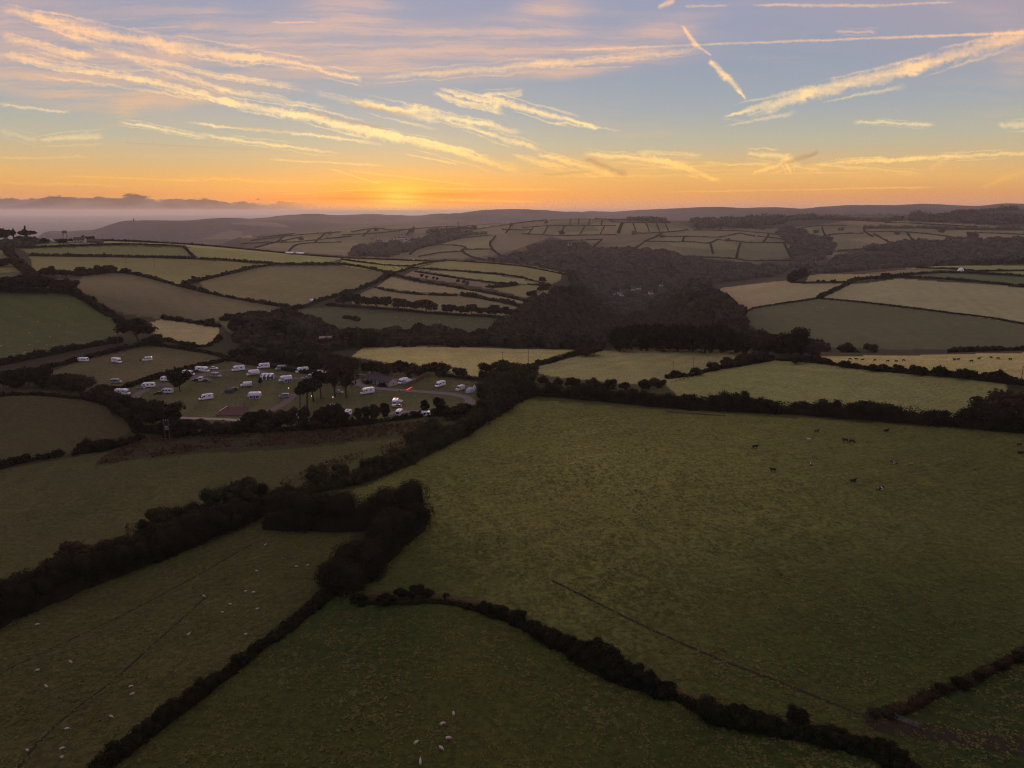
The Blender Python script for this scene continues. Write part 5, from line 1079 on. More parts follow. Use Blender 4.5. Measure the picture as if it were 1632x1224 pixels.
# ---- far country hedges: thin dark lines
FAR = [
 ([(693,391),(715,391),(737,393),(742,396),(737,401),(752,410),(782,418)], 'winding hedge on the far centre hill below the pale field'),
 ([(653,406),(660,400),(668,397),(680,393),(692,391),(715,385),(737,380),(775,376),(784,375)], 'hedge round the north edge of the far pale field'),
 ([(790,376),(786,382),(781,388),(785,398),(800,410)], 'hedge running down beside the far wood edge'),
 ([(667,409),(685,406),(702,403),(737,401)], 'hedge between two far grey fields'),
 ([(742,398),(783,397.5)], 'straight short hedge across a far field'),
 ([(832,373),(860,374.5),(890,376),(940,375),(982,374.5)], 'dark lower hedge under the far patchwork hill'),
 ([(832,363.5),(860,361),(882,360),(930,360),(982,360)], 'middle level hedge on the far patchwork hill'),
 ([(784,362),(832,355),(870,351),(924,348.5),(974,350),(1020,352),(1069,354.5)], 'crest hedge on the far patchwork hill'),
 ([(970,350),(979,354),(1020,355),(1069,355.5)], 'upper east hedge on the far patchwork hill'),
 ([(1010,372.5),(1054,371),(1097,367)], 'slanting hedge below the far patchwork hill'),
 ([(1055,372),(1045,378),(1030,384),(1020,391),(1010,398)], 'hedge descending to the valley wood'),
 ([(1055,377.5),(1104,377.5),(1144,378.5),(1160,376),(1179,372)], 'upper level hedge of the far terraced fields'),
 ([(1030,385),(1070,386),(1104,386),(1129,388),(1144,382)], 'lower level hedge of the far terraced fields'),
 ([(960,382),(953,388),(947,393)], 'short hedge above the dark valley wood'),
 ([(1104,367),(1140,367.5),(1179,368.5),(1237,374),(1255,380),(1271,388),(1302,402)], 'long hedge over the far terraced hill'),
 ([(1179,372),(1190,374.5),(1204,377)], 'short hedge end on the far terraced hill'),
 ([(1207,377),(1230,379),(1249,382),(1271,388)], 'middle hedge on the far terraced hill'),
 ([(1144,382.5),(1170,384.5),(1196,387),(1246,387.5),(1271,389)], 'hedge above the large far terraced field'),
 ([(1132,387),(1134,396),(1136,405)], 'hedge at the west side of the large far terraced field'),
 ([(1249,387),(1255,400),(1262,413)], 'thick hedge at the east side of the large far terraced field'),
 ([(1104,410),(1140,411),(1171,413),(1199,416),(1264,415.5)], 'hedge at the foot of the large far terraced field'),
 ([(1276,364),(1304,360),(1349,360)], 'hedge on the far north-east pasture'),
 ([(1312,376),(1340,373),(1376,372)], 'hedge across the far north-east pasture'),
 ([(1334,400),(1376,397),(1423,389),(1486,386)], 'hedge at the foot of the far north-east pasture'),
 ([(1376,370),(1439,370),(1486,374),(1533,381)], 'long thin hedge on the far eastern pasture'),
 ([(1392,373),(1405,380),(1420,388)], 'slanting hedge on the far eastern pasture'),
 ([(400,384),(430,380),(480,374),(544,370)], 'hedge over the green fields behind the west hill'),
 ([(385,389),(420,387),(470,386),(520,381),(560,377)], 'hedge below the green fields behind the west hill'),
 ([(405,396),(430,389),(480,378)], 'slanting hedge on the green fields behind the west hill'),
 ([(460,402),(470,392),(490,388),(544,386)], 'hedge beside the wood behind the west hill'),
 ([(560,370),(600,364),(630,367),(700,362),(760,360)], 'hedge above the distant village'),
 ([(410,379),(440,376),(470,372.5)], 'short upper hedge on the green slopes behind the west hill'),
 ([(520,371),(512,378),(500,388)], 'cross hedge on the green slopes behind the west hill'),
 ([(455,375),(448,381),(440,387)], 'second cross hedge on the green slopes behind the west hill'),
 ([(545,375),(580,373),(620,370),(650,366)], 'long hedge on the slope above the distant village wood'),
 ([(590,366),(585,371),(578,377)], 'cross hedge on the slope above the distant village wood'),
 ([(660,362),(655,368),(648,374)], 'thin hedge running down toward the distant village'),
 ([(690,366),(720,364),(760,359),(800,356)], 'thin upper hedge north of the far patchwork'),
 ([(800,366),(830,367),(850,366)], 'short hedge at the west edge of the far patchwork'),
 ([(815,357),(812,364),(806,372)], 'cross hedge at the west edge of the far patchwork'),
 ([(880,384),(905,384),(930,383),(960,382)], 'hedge between patchwork hill and valley wood'),
 ([(1104,360),(1140,360),(1180,362),(1230,364)], 'thin hedge below the moor edge'),
 ([(1150,360),(1148,367)], 'tiny cross hedge below the moor edge'),
 ([(1090,378),(1088,386)], 'tiny cross hedge in the far terraced fields'),
 ([(1225,374),(1222,379),(1216,387)], 'cross hedge near the east end of the terraced fields'),
 ([(1180,388),(1176,400),(1174,413)], 'cross hedge in the large far terraced field'),
 ([(1310,362),(1312,370),(1316,376)], 'cross hedge on the far north-east pasture'),
 ([(1376,364),(1380,371),(1392,378)], 'cross hedge west of the long far eastern pasture'),
 ([(1410,355),(1450,356),(1500,359),(1560,362)], 'thin hedge under the eastern woodland strip'),
 ([(1446,371),(1450,378),(1458,385)], 'cross hedge in the far eastern pasture'),
 ([(1540,371),(1580,372),(1632,374),(1700,375)], 'hedge at the east end of the far pasture'),
 ([(1330,408),(1370,406),(1410,409)], 'thin hedge in the tawny far field'),
 ([(1440,392),(1480,398),(1530,405),(1570,410)], 'hedge line threading the eastern valley woods'),
 ([(700,378),(730,372),(757,366),(784,362)], 'hedge east of the distant village'),
]
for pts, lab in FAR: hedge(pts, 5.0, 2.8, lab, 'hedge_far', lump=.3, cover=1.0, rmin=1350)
for x, y0, y1 in [(910,350,359),(924,349,359),(940,350,359),(960,351,359.5),(874,360.5,373),(900,360.5,374),(932,360.5,374),(964,360.5,374),(850,362,373)]:
    hedge([(x, y0), (x-2 if y0 < 355 else x-8, y1)], 3.5, 2.0, f'thin field divider on the far patchwork hill at its {"upper" if y0 < 355 else "lower"} tier, {ORD[int((x-845)/8)]} eastward', 'hedge_far', cover=.8, rmin=1350, smooth=False, name='hedge', group='field dividers on the patchwork hill')
for x, y0, y1 in [(1009,356,371),(1030,356,370),(1046,356,369),(1060,356,368)]:
    hedge([(x, y0), (x+5, y1)], 3.5, 2.0, f'thin field divider on the east flank of the patchwork hill, {ORD[int((x-1000)/16)]} eastward', 'hedge_far', cover=.8, rmin=1350, smooth=False, group='field dividers on the patchwork hill')
hedge([(992,356),(988,366),(985,373)], 9, 5, 'thick dark divider down the middle of the patchwork hill', 'hedge_far', cover=1, rmin=1350)
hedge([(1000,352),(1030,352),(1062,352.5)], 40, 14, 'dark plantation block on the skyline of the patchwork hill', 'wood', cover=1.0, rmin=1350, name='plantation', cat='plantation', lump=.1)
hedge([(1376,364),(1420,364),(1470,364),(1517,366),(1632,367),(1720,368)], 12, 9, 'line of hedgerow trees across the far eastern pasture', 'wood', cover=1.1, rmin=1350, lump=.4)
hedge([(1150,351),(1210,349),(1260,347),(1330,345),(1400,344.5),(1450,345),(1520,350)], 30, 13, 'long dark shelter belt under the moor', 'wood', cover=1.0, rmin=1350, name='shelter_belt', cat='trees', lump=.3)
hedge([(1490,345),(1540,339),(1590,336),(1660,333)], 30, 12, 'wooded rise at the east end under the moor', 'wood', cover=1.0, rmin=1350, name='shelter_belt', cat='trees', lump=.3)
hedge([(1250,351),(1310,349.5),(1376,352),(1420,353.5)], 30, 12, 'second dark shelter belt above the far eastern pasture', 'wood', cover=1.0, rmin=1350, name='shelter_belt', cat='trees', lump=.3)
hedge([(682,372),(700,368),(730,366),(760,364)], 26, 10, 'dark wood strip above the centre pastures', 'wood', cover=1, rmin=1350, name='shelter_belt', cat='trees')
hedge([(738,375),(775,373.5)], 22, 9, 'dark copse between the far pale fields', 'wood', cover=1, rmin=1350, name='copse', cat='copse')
for i, (x, y, h) in enumerate([(1189,364,14),(1203,365,18),(1215,366,15),(1174,363,10),(895,374,16),(1010,374,14),(1104,366,0),(1114,366,16),(730,356,14),(1393,400,16),(1548,380,22),(525,374,14),(600,368,14),(655,371,16),(815,360,12),(870,356,10),(1055,379,12),(1160,385,12),(1340,368,14),(1300,372,14),(1430,374,14),(1500,371,14),(480,383,13),(1470,396,0)]):
    if h: T_(x, y, h, f'lone dark tree on the far hills, {ORD[i]} of the scattered ones', 'bush', 'wood', 1.1, rmin=1350, group='lone trees on the far hills')

# ---- woods: far-off masses
woodland([[(800,556),(790,530),(815,512),(835,496),(850,486),(870,474),(890,466),(910,462),(950,470),(985,500),(990,530),(985,556),(900,557)]], 8.5, 'scrubby wood covering the west side of the valley', 'wood_shaded', hgt=9, rmin=470, nq=80)
woodland([[(905,440),(960,446),(1020,446),(1080,450),(1130,452),(1125,470),(1080,480),(1040,495),(1000,505),(960,490),(915,462)]], 10, 'dusky wood on the valley floor', hgt=10, rmin=520)
woodland([[(985,545),(1000,510),(1035,490),(1060,472),(1090,462),(1118,462),(1140,472),(1165,488),(1180,503),(1185,520),(1180,552),(1100,552)]], 8.5, 'reddish wood over the east spur of the valley', 'wood_shaded', hgt=10, rmin=500, nq=80)
woodland([[(780,417),(800,411),(836,403),(858,392),(884,388),(925,388),(945,399),(1010,400),(1062,404),(1104,410),(1140,420),(1200,425),(1262,428),(1235,440),(1130,452),(1060,450),(1000,447),(905,437),(860,428),(821,421)]], 17, 'broad dark wood on the far slope of the valley', hgt=9, rmin=1300, nq=50)
woodland([[(560,410),(568,396),(600,392),(630,388),(665,384),(690,377),(720,372),(752,372),(740,378),(700,388),(668,395),(640,404),(615,410)]], 17, 'dark wood below the distant village', hgt=13, rmin=1350, nq=45)
woodland([[(1265,413),(1262,392),(1240,372),(1250,364),(1276,368),(1300,380),(1320,382),(1334,398),(1310,412),(1290,428),(1262,428)]], 17, 'wood in the narrow side valley', hgt=12, rmin=1350, nq=45)
woodland([[(1320,425),(1340,412),(1400,412),(1430,402),(1376,399),(1423,391),(1486,387),(1533,383),(1600,384),(1700,382),(1700,421),(1600,424),(1460,426),(1376,434),(1300,436)]], 17, 'dark rambling woods along the eastern valley', hgt=12, rmin=1300, nq=45)
woodland([[(1104,352),(1104,364),(1180,361),(1245,358),(1262,352),(1200,350)]], 24, 'heathy dark woodland under the moor', hgt=12, rmin=1350, nq=36)
woodland([[(1400,351),(1480,353),(1600,358),(1700,360),(1700,344),(1560,345),(1480,347)]], 24, 'dark woodland strip at the east under the moor', hgt=12, rmin=1350, nq=36)
woodland([[(370,520),(385,513),(430,508),(465,500),(500,512),(520,528),(555,545),(540,560),(490,560),(430,556),(375,548)]], 8, 'scrub filling the hollow behind the evergreen belt', 'wood_shaded', hgt=5.5, nq=80, name='scrub', rmin=430)
woodland([[(560,552),(540,535),(600,530),(660,528),(690,527),(740,535),(800,528),(800,553),(700,553)]], 8, 'dusky scrub in the hollow beyond the pale field', 'wood_shaded', hgt=6, nq=80, name='scrub', rmin=470)
woodland([[(1190,552),(1200,536),(1230,540),(1300,555),(1330,560),(1240,564)]], 8, 'bushes in the hollow by the gateway', 'wood_shaded', hgt=5.5, nq=70, name='scrub', rmin=450)
woodland([[(-60,386),(0,386),(25,388),(55,388),(50,394),(0,398),(-60,402)]], 11, 'dark trees round the hilltop farm', hgt=7, nq=60, name='scrub', rmin=900)

print('veg time', time.time()-T00)
# ------------------------------------------------------------------ solid shapes
import bmesh
class MB:
    def __init__(s): s.bm = bmesh.new()
    def box(s, cx, cy, cz, sx, sy, sz, rz=0.0, bev=0.0):
        r = bmesh.ops.create_cube(s.bm, size=1.0, matrix=Matrix.Translation((cx,cy,cz)) @ Matrix.Rotation(rz,4,'Z') @ Matrix.Diagonal((sx,sy,sz,1)))
        if bev:
            es = list({e for v in r['verts'] for e in v.link_edges}); bmesh.ops.bevel(s.bm, geom=es, offset=bev, segments=2, affect='EDGES', profile=.6)
        return s
    def prism(s, prof, y0, y1, bev=0.0):
        a = [s.bm.verts.new((x, y0, z)) for x, z in prof]; b = [s.bm.verts.new((x, y1, z)) for x, z in prof]; n = len(prof)
        fs = [s.bm.faces.new(a), s.bm.faces.new(b[::-1])]
        for i in range(n): fs.append(s.bm.faces.new((a[i], b[i], b[(i+1)%n], a[(i+1)%n])))
        bmesh.ops.recalc_face_normals(s.bm, faces=fs)
        if bev: bmesh.ops.bevel(s.bm, geom=list({e for f in fs for e in f.edges}), offset=bev, segments=2, affect='EDGES', profile=.6)
        return s
    def cyl(s, p0, p1, r0, r1=None, n=10):
        p0 = Vector(p0); p1 = Vector(p1); d = p1-p0; r1 = r0 if r1 is None else r1
        q = d.to_track_quat('Z','Y').to_matrix().to_4x4()
        bmesh.ops.create_cone(s.bm, cap_ends=True, segments=n, radius1=r0, radius2=r1, depth=d.length, matrix=Matrix.Translation((p0+p1)/2) @ q); return s
    def dome(s, cx, cy, cz, rx, ry, rz, seg=12, rings=8):
        r = bmesh.ops.create_uvsphere(s.bm, u_segments=seg, v_segments=rings, radius=1.0)
        for v in r['verts']: v.co = (cx+v.co.x*rx, cy+v.co.y*ry, cz+max(v.co.z, -.02)*rz)
        return s
    def build(s, name, mat, parent=None, **kw):
        me = bpy.data.meshes.new(name); s.bm.to_mesh(me); s.bm.free(); return mesh_obj(name, me, M[mat], parent, **kw)
def empty(name, loc=(0,0,0), rz=0.0):
    o = bpy.data.objects.new(name, None); COL.objects.link(o); o.location = loc; o.rotation_euler = (0,0,rz); o.empty_display_size = .1; return o
def copy_tree(o, parent=None):
    c = o.copy(); COL.objects.link(c)
    if parent is not None: c.parent = parent
    for ch in list(o.children): copy_tree(ch, c)
    return c
def wheels(root, xs, yy, r=.33):
    for x in xs:
        for s in (-1, 1):
            w = MB().cyl((x, s*(yy-.2), r), (x, s*yy, r), r, n=14).build('wheel', 'rubber', root)
            MB().cyl((x, s*(yy+.004), r), (x, s*(yy+.02), r), r*.55, n=10).build('rim', 'grey', w)
def side_window(root, x, z, w, h, yy, sides=(-1,1), mat='glass'):
    for s in sides: MB().box(x, s*(yy+.012), z, w, .05, h, bev=.02).build('window', mat, root)
def motorhome(mat='white', L=7.0, low=False):
    r = empty('motorhome'); h = L/2; H = 2.75 if low else 2.95
    body = [(-h,.45),(-h,H-.2),(-h+.2,H),(h-1.9,H),(h-1.0,H-.35),(h-1.0,H-.95),(h-1.9,1.8),(h-1.9,.45)] if not low else [(-h,.45),(-h,H-.2),(-h+.25,H),(h-2.0,H),(h-1.4,H-.5),(h-1.9,1.7),(h-1.9,.45)]
    MB().prism(body, -1.15, 1.15, .07).build('body', mat, r)
    MB().prism([(h-1.95,.4),(h-1.95,1.9),(h-1.15,1.95),(h-.55,1.2),(h-.02,1.0),(h,.4)], -1.0, 1.0, .06).build('cab', mat, r)
    MB().prism([(h-1.13,1.93),(h-.56,1.23),(h-.52,1.26),(h-1.08,1.97)], -.88, .88).build('windscreen', 'glass', r)
    side_window(r, h-1.45, 1.5, .7, .42, 1.0)
    side_window(r, .9, 1.95, .95, .5, 1.15); side_window(r, -1.4, 1.95, 1.0, .5, 1.15)
    MB().box(-h-.012, 0, 2.0, .05, 1.2, .5, bev=.02).build('rear_window', 'glass', r)
    MB().box(-.35, -1.165, 1.45, .62, .04, 1.8).build('door', 'offwhite', r)
    for x in (-h+1.4, .3): MB().box(x, 0, H+.07, .75, .75, .14, bev=.03).build('roof_light', 'offwhite', r)
    MB().box(-.6, .35, H+.03, 1.2, .6, .05).build('solar_panel', 'glass', r)
    MB().prism([(-h+.3,.62),(h-2.2,.62),(h-2.2,.72),(-h+.3,.72)], -1.165, 1.165).build('side_stripe', 'grey', r)
    wheels(r, (-h+1.5, h-.95), 1.08); return r
def caravan(mat='white', L=6.2):
    r = empty('caravan'); h = L/2
    MB().prism([(-h,.5),(-h-.12,1.4),(-h+.15,2.35),(-h+.7,2.58),(h-.9,2.6),(h-.35,2.3),(h,1.3),(h-.1,.5)], -1.13, 1.13, .1).build('body', mat, r)
    for x, w in ((-h+1.0,.95),(0,.7),(h-1.15,.95)): side_window(r, x, 1.75, w, .55, 1.13)
    MB().prism([(h-.36,2.2),(h-.03,1.42),(h+.02,1.45),(h-.31,2.24)], -.85, .85).build('front_window', 'glass', r)
    MB().box(-h-.03, 0, 1.75, .06, 1.5, .5, bev=.02).build('rear_window', 'glass', r)
    MB().box(.9, -1.145, 1.5, .6, .04, 1.75).build('door', 'offwhite', r)
    for x in (-1.2, .9): MB().box(x, 0, 2.64, .7, .7, .12, bev=.03).build('roof_light', 'offwhite', r)
    a = MB(); a.cyl((h-.2,.6,.5),(h+1.1,0,.5),.05,n=6); a.cyl((h-.2,-.6,.5),(h+1.1,0,.5),.05,n=6); a.cyl((h+1.0,0,0),(h+1.0,0,.55),.05,n=6); a.build('hitch', 'steel', r)
    for s in (-1, 1):
        w = MB().cyl((-.3, s*.92, .33), (-.3, s*1.12, .33), .33, n=14).build('wheel', 'rubber', r)
    return r
def campervan(mat='silver', L=5.4, H=2.45, glazed=True):
    r = empty('campervan' if glazed else 'van'); h = L/2
    MB().prism([(-h,.38),(-h-.04,H-.4),(-h+.2,H-.05),(h-1.9,H),(h-1.45,H-.12),(h-.75,1.35),(h-.05,1.08),(h,.38)], -1.0, 1.0, .08).build('body', mat, r)
    MB().prism([(h-1.38,H-.22),(h-.76,1.4),(h-.72,1.43),(h-1.33,H-.18)], -.85, .85).build('windscreen', 'glass', r)
    side_window(r, h-1.55, 1.65, .75, .5, 1.0)
    if glazed: side_window(r, -.35, 1.7, 1.3, .5, 1.0); side_window(r, -h+.95, 1.7, 1.1, .5, 1.0); MB().box(-h-.03, 0, 1.75, .05, 1.5, .6).build('rear_window', 'glass', r)
    for x in (-1.3, .2): MB().box(x, 0, H+.05, .6, .6, .12, bev=.03).build('roof_light', 'offwhite', r)
    wheels(r, (-h+1.0, h-.9), 1.0); return r
def car(mat='silver', L=4.3):
    r = empty('parked_car'); h = L/2
    MB().prism([(-h,.3),(-h-.02,.8),(-h+.2,.98),(h-1.15,1.0),(h-.2,.8),(h,.58),(h-.04,.3)], -.88, .88, .06).build('body', mat, r)
    MB().prism([(-h+.25,.97),(-h+.65,1.45),(h-2.0,1.48),(h-1.15,.98)], -.76, .76, .04).build('glasshouse', 'glass', r)
    MB().prism([(-h+.66,1.44),(-h+.72,1.51),(h-2.03,1.54),(h-1.93,1.47)], -.72, .72, .02).build('roof', mat, r)
    for s in (-1, 1): MB().box(h-.07, s*.62, .68, .08, .32, .15).build('headlight', 'offwhite', r)
    wheels(r, (-h+.8, h-.85), .88, .32); return r
def dome_tent(mat='canvas', rx=2.4, ry=1.6, rz=1.7):
    r = empty('tent'); MB().dome(0,0,0,rx,ry,rz).build('flysheet', mat, r)
    MB().dome(rx*.75,0,0,rx*.5,ry*.75,rz*.8).build('porch', mat, r)
    a = MB(); 
    for t in (-.5, .5): a.cyl((t*rx, -ry*.8, .02), (t*rx, -ry*.75, rz*.62), .03, n=5)
    a.build('tent_pole', 'grey', r); return r
def ridge_tent(mat='canvas', L=6, W=4.5, H=2.4):
    r = empty('tent')
    MB().prism([(-W/2,0),(-W/2,1.5),(0,H),(W/2,1.5),(W/2,0)], -L/2, L/2, .05).build('flysheet', mat, r)
    MB().box(0, -L/2-.02, 1.0, 1.3, .04, 1.8).build('doorway', 'canvas_dark', r); return r
def awning(root, side, x, L, D, mat='canvas', open_=False, H=2.35):
    """cloth annexe or wind-out canopy fixed to one side of its vehicle"""
    s = side; y0, y1 = 1.17*s, (1.17+D)*s
    if open_:
        m = MB(); bm = m.bm
        v = [bm.verts.new(p) for p in ((x-L/2,y0,H+.08),(x+L/2,y0,H+.08),(x+L/2,y1,H-.35),(x-L/2,y1,H-.35),(x-L/2,y0,H+.03),(x+L/2,y0,H+.03),(x+L/2,y1,H-.41),(x-L/2,y1,H-.41))]
        for f in ((0,1,2,3),(7,6,5,4),(0,4,5,1),(1,5,6,2),(2,6,7,3),(3,7,4,0)): bm.faces.new([v[i] for i in f])
        a = m.build('awning', mat, root)
        for q in (-1, 1): MB().cyl((x+q*L*.48,y1-.05*s,0),(x+q*L*.48,y1-.05*s,H-.4),.03,n=6).build('awning_pole', 'steel', a)
    else:
        m = MB(); bm = m.bm; P = []
        for xx in (x-L/2, x+L/2):
            P += [bm.verts.new(p) for p in ((xx,y0,0),(xx,y0,H),(xx,y0+.5*(y1-y0),H-.06),(xx,y1-.18*s,H-.55),(xx,y1,0))]
        n = 5; fs = [bm.faces.new(P[:n]), bm.faces.new(P[n:][::-1])]
        for i in range(n): fs.append(bm.faces.new((P[i],P[n+i],P[n+(i+1)%n],P[(i+1)%n])))
        bmesh.ops.recalc_face_normals(bm, faces=fs); bmesh.ops.bevel(bm, geom=list(bm.edges), offset=.06, segments=2, affect='EDGES')
        a = m.build('awning', mat, root)
        for q in (-.28, .28): MB().box(x+q*L, y1-.03*s, .95, L*.26, .06, 1.0).build('awning_window', 'canvas_dark', a)
        MB().box(x, y1-.02*s, .85, L*.13, .06, 1.6).build('awning_door', 'canvas_dark', a)
BUILT = {}
def vehicle(key, maker, x, y, head, label, cat, scale=1.0, name=None, extra=None, up=0.0, **kw):
    p = hit(x, y)
    if extra is None and key in BUILT: r = copy_tree(BUILT[key])
    else:
        r = maker()
        if extra is None: BUILT[key] = r
    if extra: extra(r)
    r.location = (p[0], p[1], p[2]+.02+up); r.rotation_euler = (0, 0, R(head)); r.scale = (scale,)*3
    if name: r.name = name
    return tag(r, label, cat, **kw)
G1 = 'motorhomes and caravans on the camp site'
mh = lambda m='white', L=7.0, low=False: (lambda: motorhome(m, L, low))
cv = lambda m='white', L=6.2: (lambda: caravan(m, L))
va = lambda m='silver', L=5.4, H=2.45, g=True: (lambda: campervan(m, L, H, g))
ca = lambda m='silver': (lambda: car(m))
VEH = [
 ('card', ca('darkpaint'), 115,576.5, 12, 'dark car parked beside the westernmost white caravan', 'car'),
 ('cv', cv(), 133,576.5, -8, 'white caravan with a row of dark windows, alone in the upper camp field', 'caravan'),
 ('mh', mh(), 186.5,578, -28, 'white motorhome standing in the middle of the upper camp field', 'motorhome'),
 ('vaw', va('white'), 235,575, 200, 'white campervan beside a small red tent in the upper camp field', 'campervan'),
 ('vas', va('silver'), 185.5,611, 8, 'pale campervan half hidden behind the dividing hedge', 'campervan'),
 ('mh', mh(), 196,629, -5, 'white motorhome on the westernmost pitch below the dividing hedge', 'motorhome'),
 ('cars', ca('silver'), 187,630.5, 175, 'silver car in front of the westernmost motorhome', 'car'),
 ('cv', cv(), 237,617.5, 190, 'white caravan with a pale car at its end, on the gravel loop', 'caravan'),
 ('cars', ca('silver'), 225.5,619.5, 168, 'pale car hitched in front of the caravan on the gravel loop', 'car'),
 ('cv', cv(), 266,607.5, 172, 'white caravan just west of the round camp tree', 'caravan'),
 ('cvo', cv('offwhite', 5.4), 267.5,627, 175, 'plain cream caravan beside a black car inside the gravel loop', 'caravan'),
 ('card', ca('darkpaint'), 252.5,628.5, 182, 'black car in front of the plain cream caravan', 'car'),
 ('mhl', mh('white', 6.4, True), 301,598, -12, 'white motorhome peeping out behind the round camp tree', 'motorhome'),
 ('mh8', mh('white', 8.0), 323,592.5, -14, 'long white motorhome with a dark front at the top of the site', 'motorhome'),
 ('card', ca('darkpaint'), 311,593.5, 180, 'dark car at the tail of the long white motorhome', 'car'),
 ('carw', ca('white'), 341.5,588.5, -5, 'white car in front of the long white motorhome', 'car'),
 ('vas2', va('silver', 5.9, 2.6), 344.5,601, -25, 'silver campervan with a dark window band below the long motorhome', 'campervan'),
 ('card', ca('darkpaint'), 313,607.5, 170, 'dark car beside the little white pickup camper', 'car'),
 ('vawS', va('offwhite', 4.6, 2.3), 321,607, 100, 'small white camper parked between two dark vehicles', 'campervan'),
 ('card', ca('darkpaint'), 330,608.5, 0, 'dark low car east of the little white camper', 'car'),
 ('mhl', mh('white', 6.4, True), 328.5,637, 214, 'white motorhome facing downhill above the playground', 'motorhome'),
 ('mh', mh(), 380,591, 212, 'white motorhome with a dark cab at the top track', 'motorhome'),
 ('mh', mh(), 420,587, 202, 'white motorhome with dark side windows by the top hedge', 'motorhome'),
 ('vas2', va('silver', 5.9, 2.6), 447.5,589.5, 214, 'silver van conversion with long dark windows east of the top hedge motorhomes', 'campervan'),
 ('mh', mh(), 481.5,593.5, 212, 'white motorhome facing the track near the pine group', 'motorhome'),
 ('card', ca('darkpaint'), 372,622, 205, 'dark estate car next to a black tent in the middle of the grass', 'car'),
 ('vasS', va('silver', 4.9, 2.2), 453,634, 186, 'squat grey campervan beside the gravel spur above the foot hedge', 'campervan'),
 ('carw', ca('white'), 497.5,598.5, 180, 'white car on the track just above the pines', 'car'),
 ('cars', ca('silver'), 541,626.5, -25, 'grey-green hatchback under the autumn trees', 'car'),
 ('mhs', mh('white', 6.2, True), 553,664, 262, 'white motorhome seen end-on among the trees at the foot', 'motorhome'),
 ('mh', mh(), 585.5,627.5, 216, 'white motorhome parked south of the toilet block', 'motorhome'),
 ('mhl', mh('white', 6.4, True), 701.5,616, 236, 'white motorhome on the open grass east of the fence', 'motorhome'),
 ('vw', va('offwhite', 5.6, 2.5, False), 733.5,622, 236, 'plain white panel van at the eastern pitches', 'van'),
 ('cars', ca('silver'), 633,649.5, 176, 'silver saloon in front of the motorhome with the open side canopy', 'car'),
 ('cvs', cv('offwhite', 5.6), 636.5,662, 262, 'small caravan seen end-on below the silver saloon', 'caravan'),
 ('mhs', mh('white', 6.2, True), 201,645, 215, 'white motorhome mostly hidden by the western corner trees', 'motorhome'),
 ('cv', cv(), 223,651.5, 196, 'white caravan whose roof shows over the western corner trees', 'caravan'),
 ('vaw', va('white'), 474,668, 190, 'white campervan glimpsed through the trees at the foot of the site', 'campervan'),
 ('cars', ca('silver'), 503,666, 190, 'pale car glimpsed through the foot trees by the pines', 'car'),
 ('cars', ca('silver'), 590,664, 190, 'pale car half hidden among the clipped foot trees', 'car'),
 ('vaw', va('white'), 676,664, 190, 'white campervan behind the small upright tree', 'campervan'),
 ('cars', ca('silver'), 487,604, 190, 'pale car just behind the top of the tall pine', 'car'),
]
for key, mk, x, y, hd, lab, cat in VEH: vehicle(key, mk, x, y, hd, lab, cat, group=None)
vehicle('x', mh('white', 6.6), 403.5,598, 214, 'white motorhome with its side canopy wound out by the top track', 'motorhome', extra=lambda r: awning(r, 1, 0, 4.2, 2.6, 'canvas', True))
vehicle('x', va('white', 5.6), 392.5,616, 200, 'white campervan under a pale canopy in the middle of the site', 'campervan', extra=lambda r: awning(r, 1, -.3, 3.8, 2.4, 'canvas', True, 2.2))
vehicle('x', cv(), 406,633, 188, 'white caravan with a big blue-grey awning nearest the playground', 'caravan', extra=lambda r: awning(r, 1, -.6, 5.0, 2.6, 'canvas'))
vehicle('x', cv('white', 6.8), 426,602.5, 184, 'long white caravan with a dark-striped awning above the small bare tree', 'caravan', extra=lambda r: awning(r, 1, -1.2, 6.0, 2.8, 'awning_striped'))
vehicle('x', mh('white', 6.8), 455,607.5, 208, 'white motorhome with a grey awning east of the small bare tree', 'motorhome', extra=lambda r: awning(r, 1, -.8, 4.2, 2.5, 'canvas'))
vehicle('x', mh('white', 6.4, True), 642,611, 240, 'white motorhome with a pale side tent behind the board fence', 'motorhome', extra=lambda r: awning(r, 1, -.6, 4.5, 3.2, 'canvas'))
vehicle('x', mh('white', 6.2, True), 630,645.5, 268, 'white motorhome with its side canopy open above the silver saloon', 'motorhome', extra=lambda r: awning(r, 1, .3, 3.6, 2.4, 'canvas', True, 2.4))
vehicle('x', ca('darkpaint'), 530,649, 200, 'dark car with a small pale awning among the foot trees', 'car', extra=lambda r: awning(r, 1, 0, 3.0, 2.0, 'canvas', True, 1.9))
vehicle('t1', lambda: dome_tent('redcloth',1.6,1.1,1.1), 225.5,574.5, 10, 'small red tent pitched beside a campervan in the upper field', 'tent')
vehicle('t2', lambda: ridge_tent('canvas_green',5.5,4.2,2.5), 403.5,580.5, 15, 'big dark green tent by the top hedge of the camp', 'tent')
vehicle('t3', lambda: ridge_tent('canvas_dark',4.0,3.6,2.1), 366.5,625.5, 95, 'black tent with window panels in the middle of the grass', 'tent')
vehicle('t4', lambda: ridge_tent('canvas',7.5,4.5,2.6), 516,597, 70, 'long grey tent roof behind the pines', 'tent')
vehicle('t5', lambda: dome_tent('canvas',2.6,2.2,2.2), 749,624, 250, 'pale dome tent with a dark doorway at the eastern pitches', 'tent')
vehicle('t6', lambda: ridge_tent('white',3.2,2.8,2.5), 760,622, 240, 'white tent partly behind the eastern trees', 'tent')

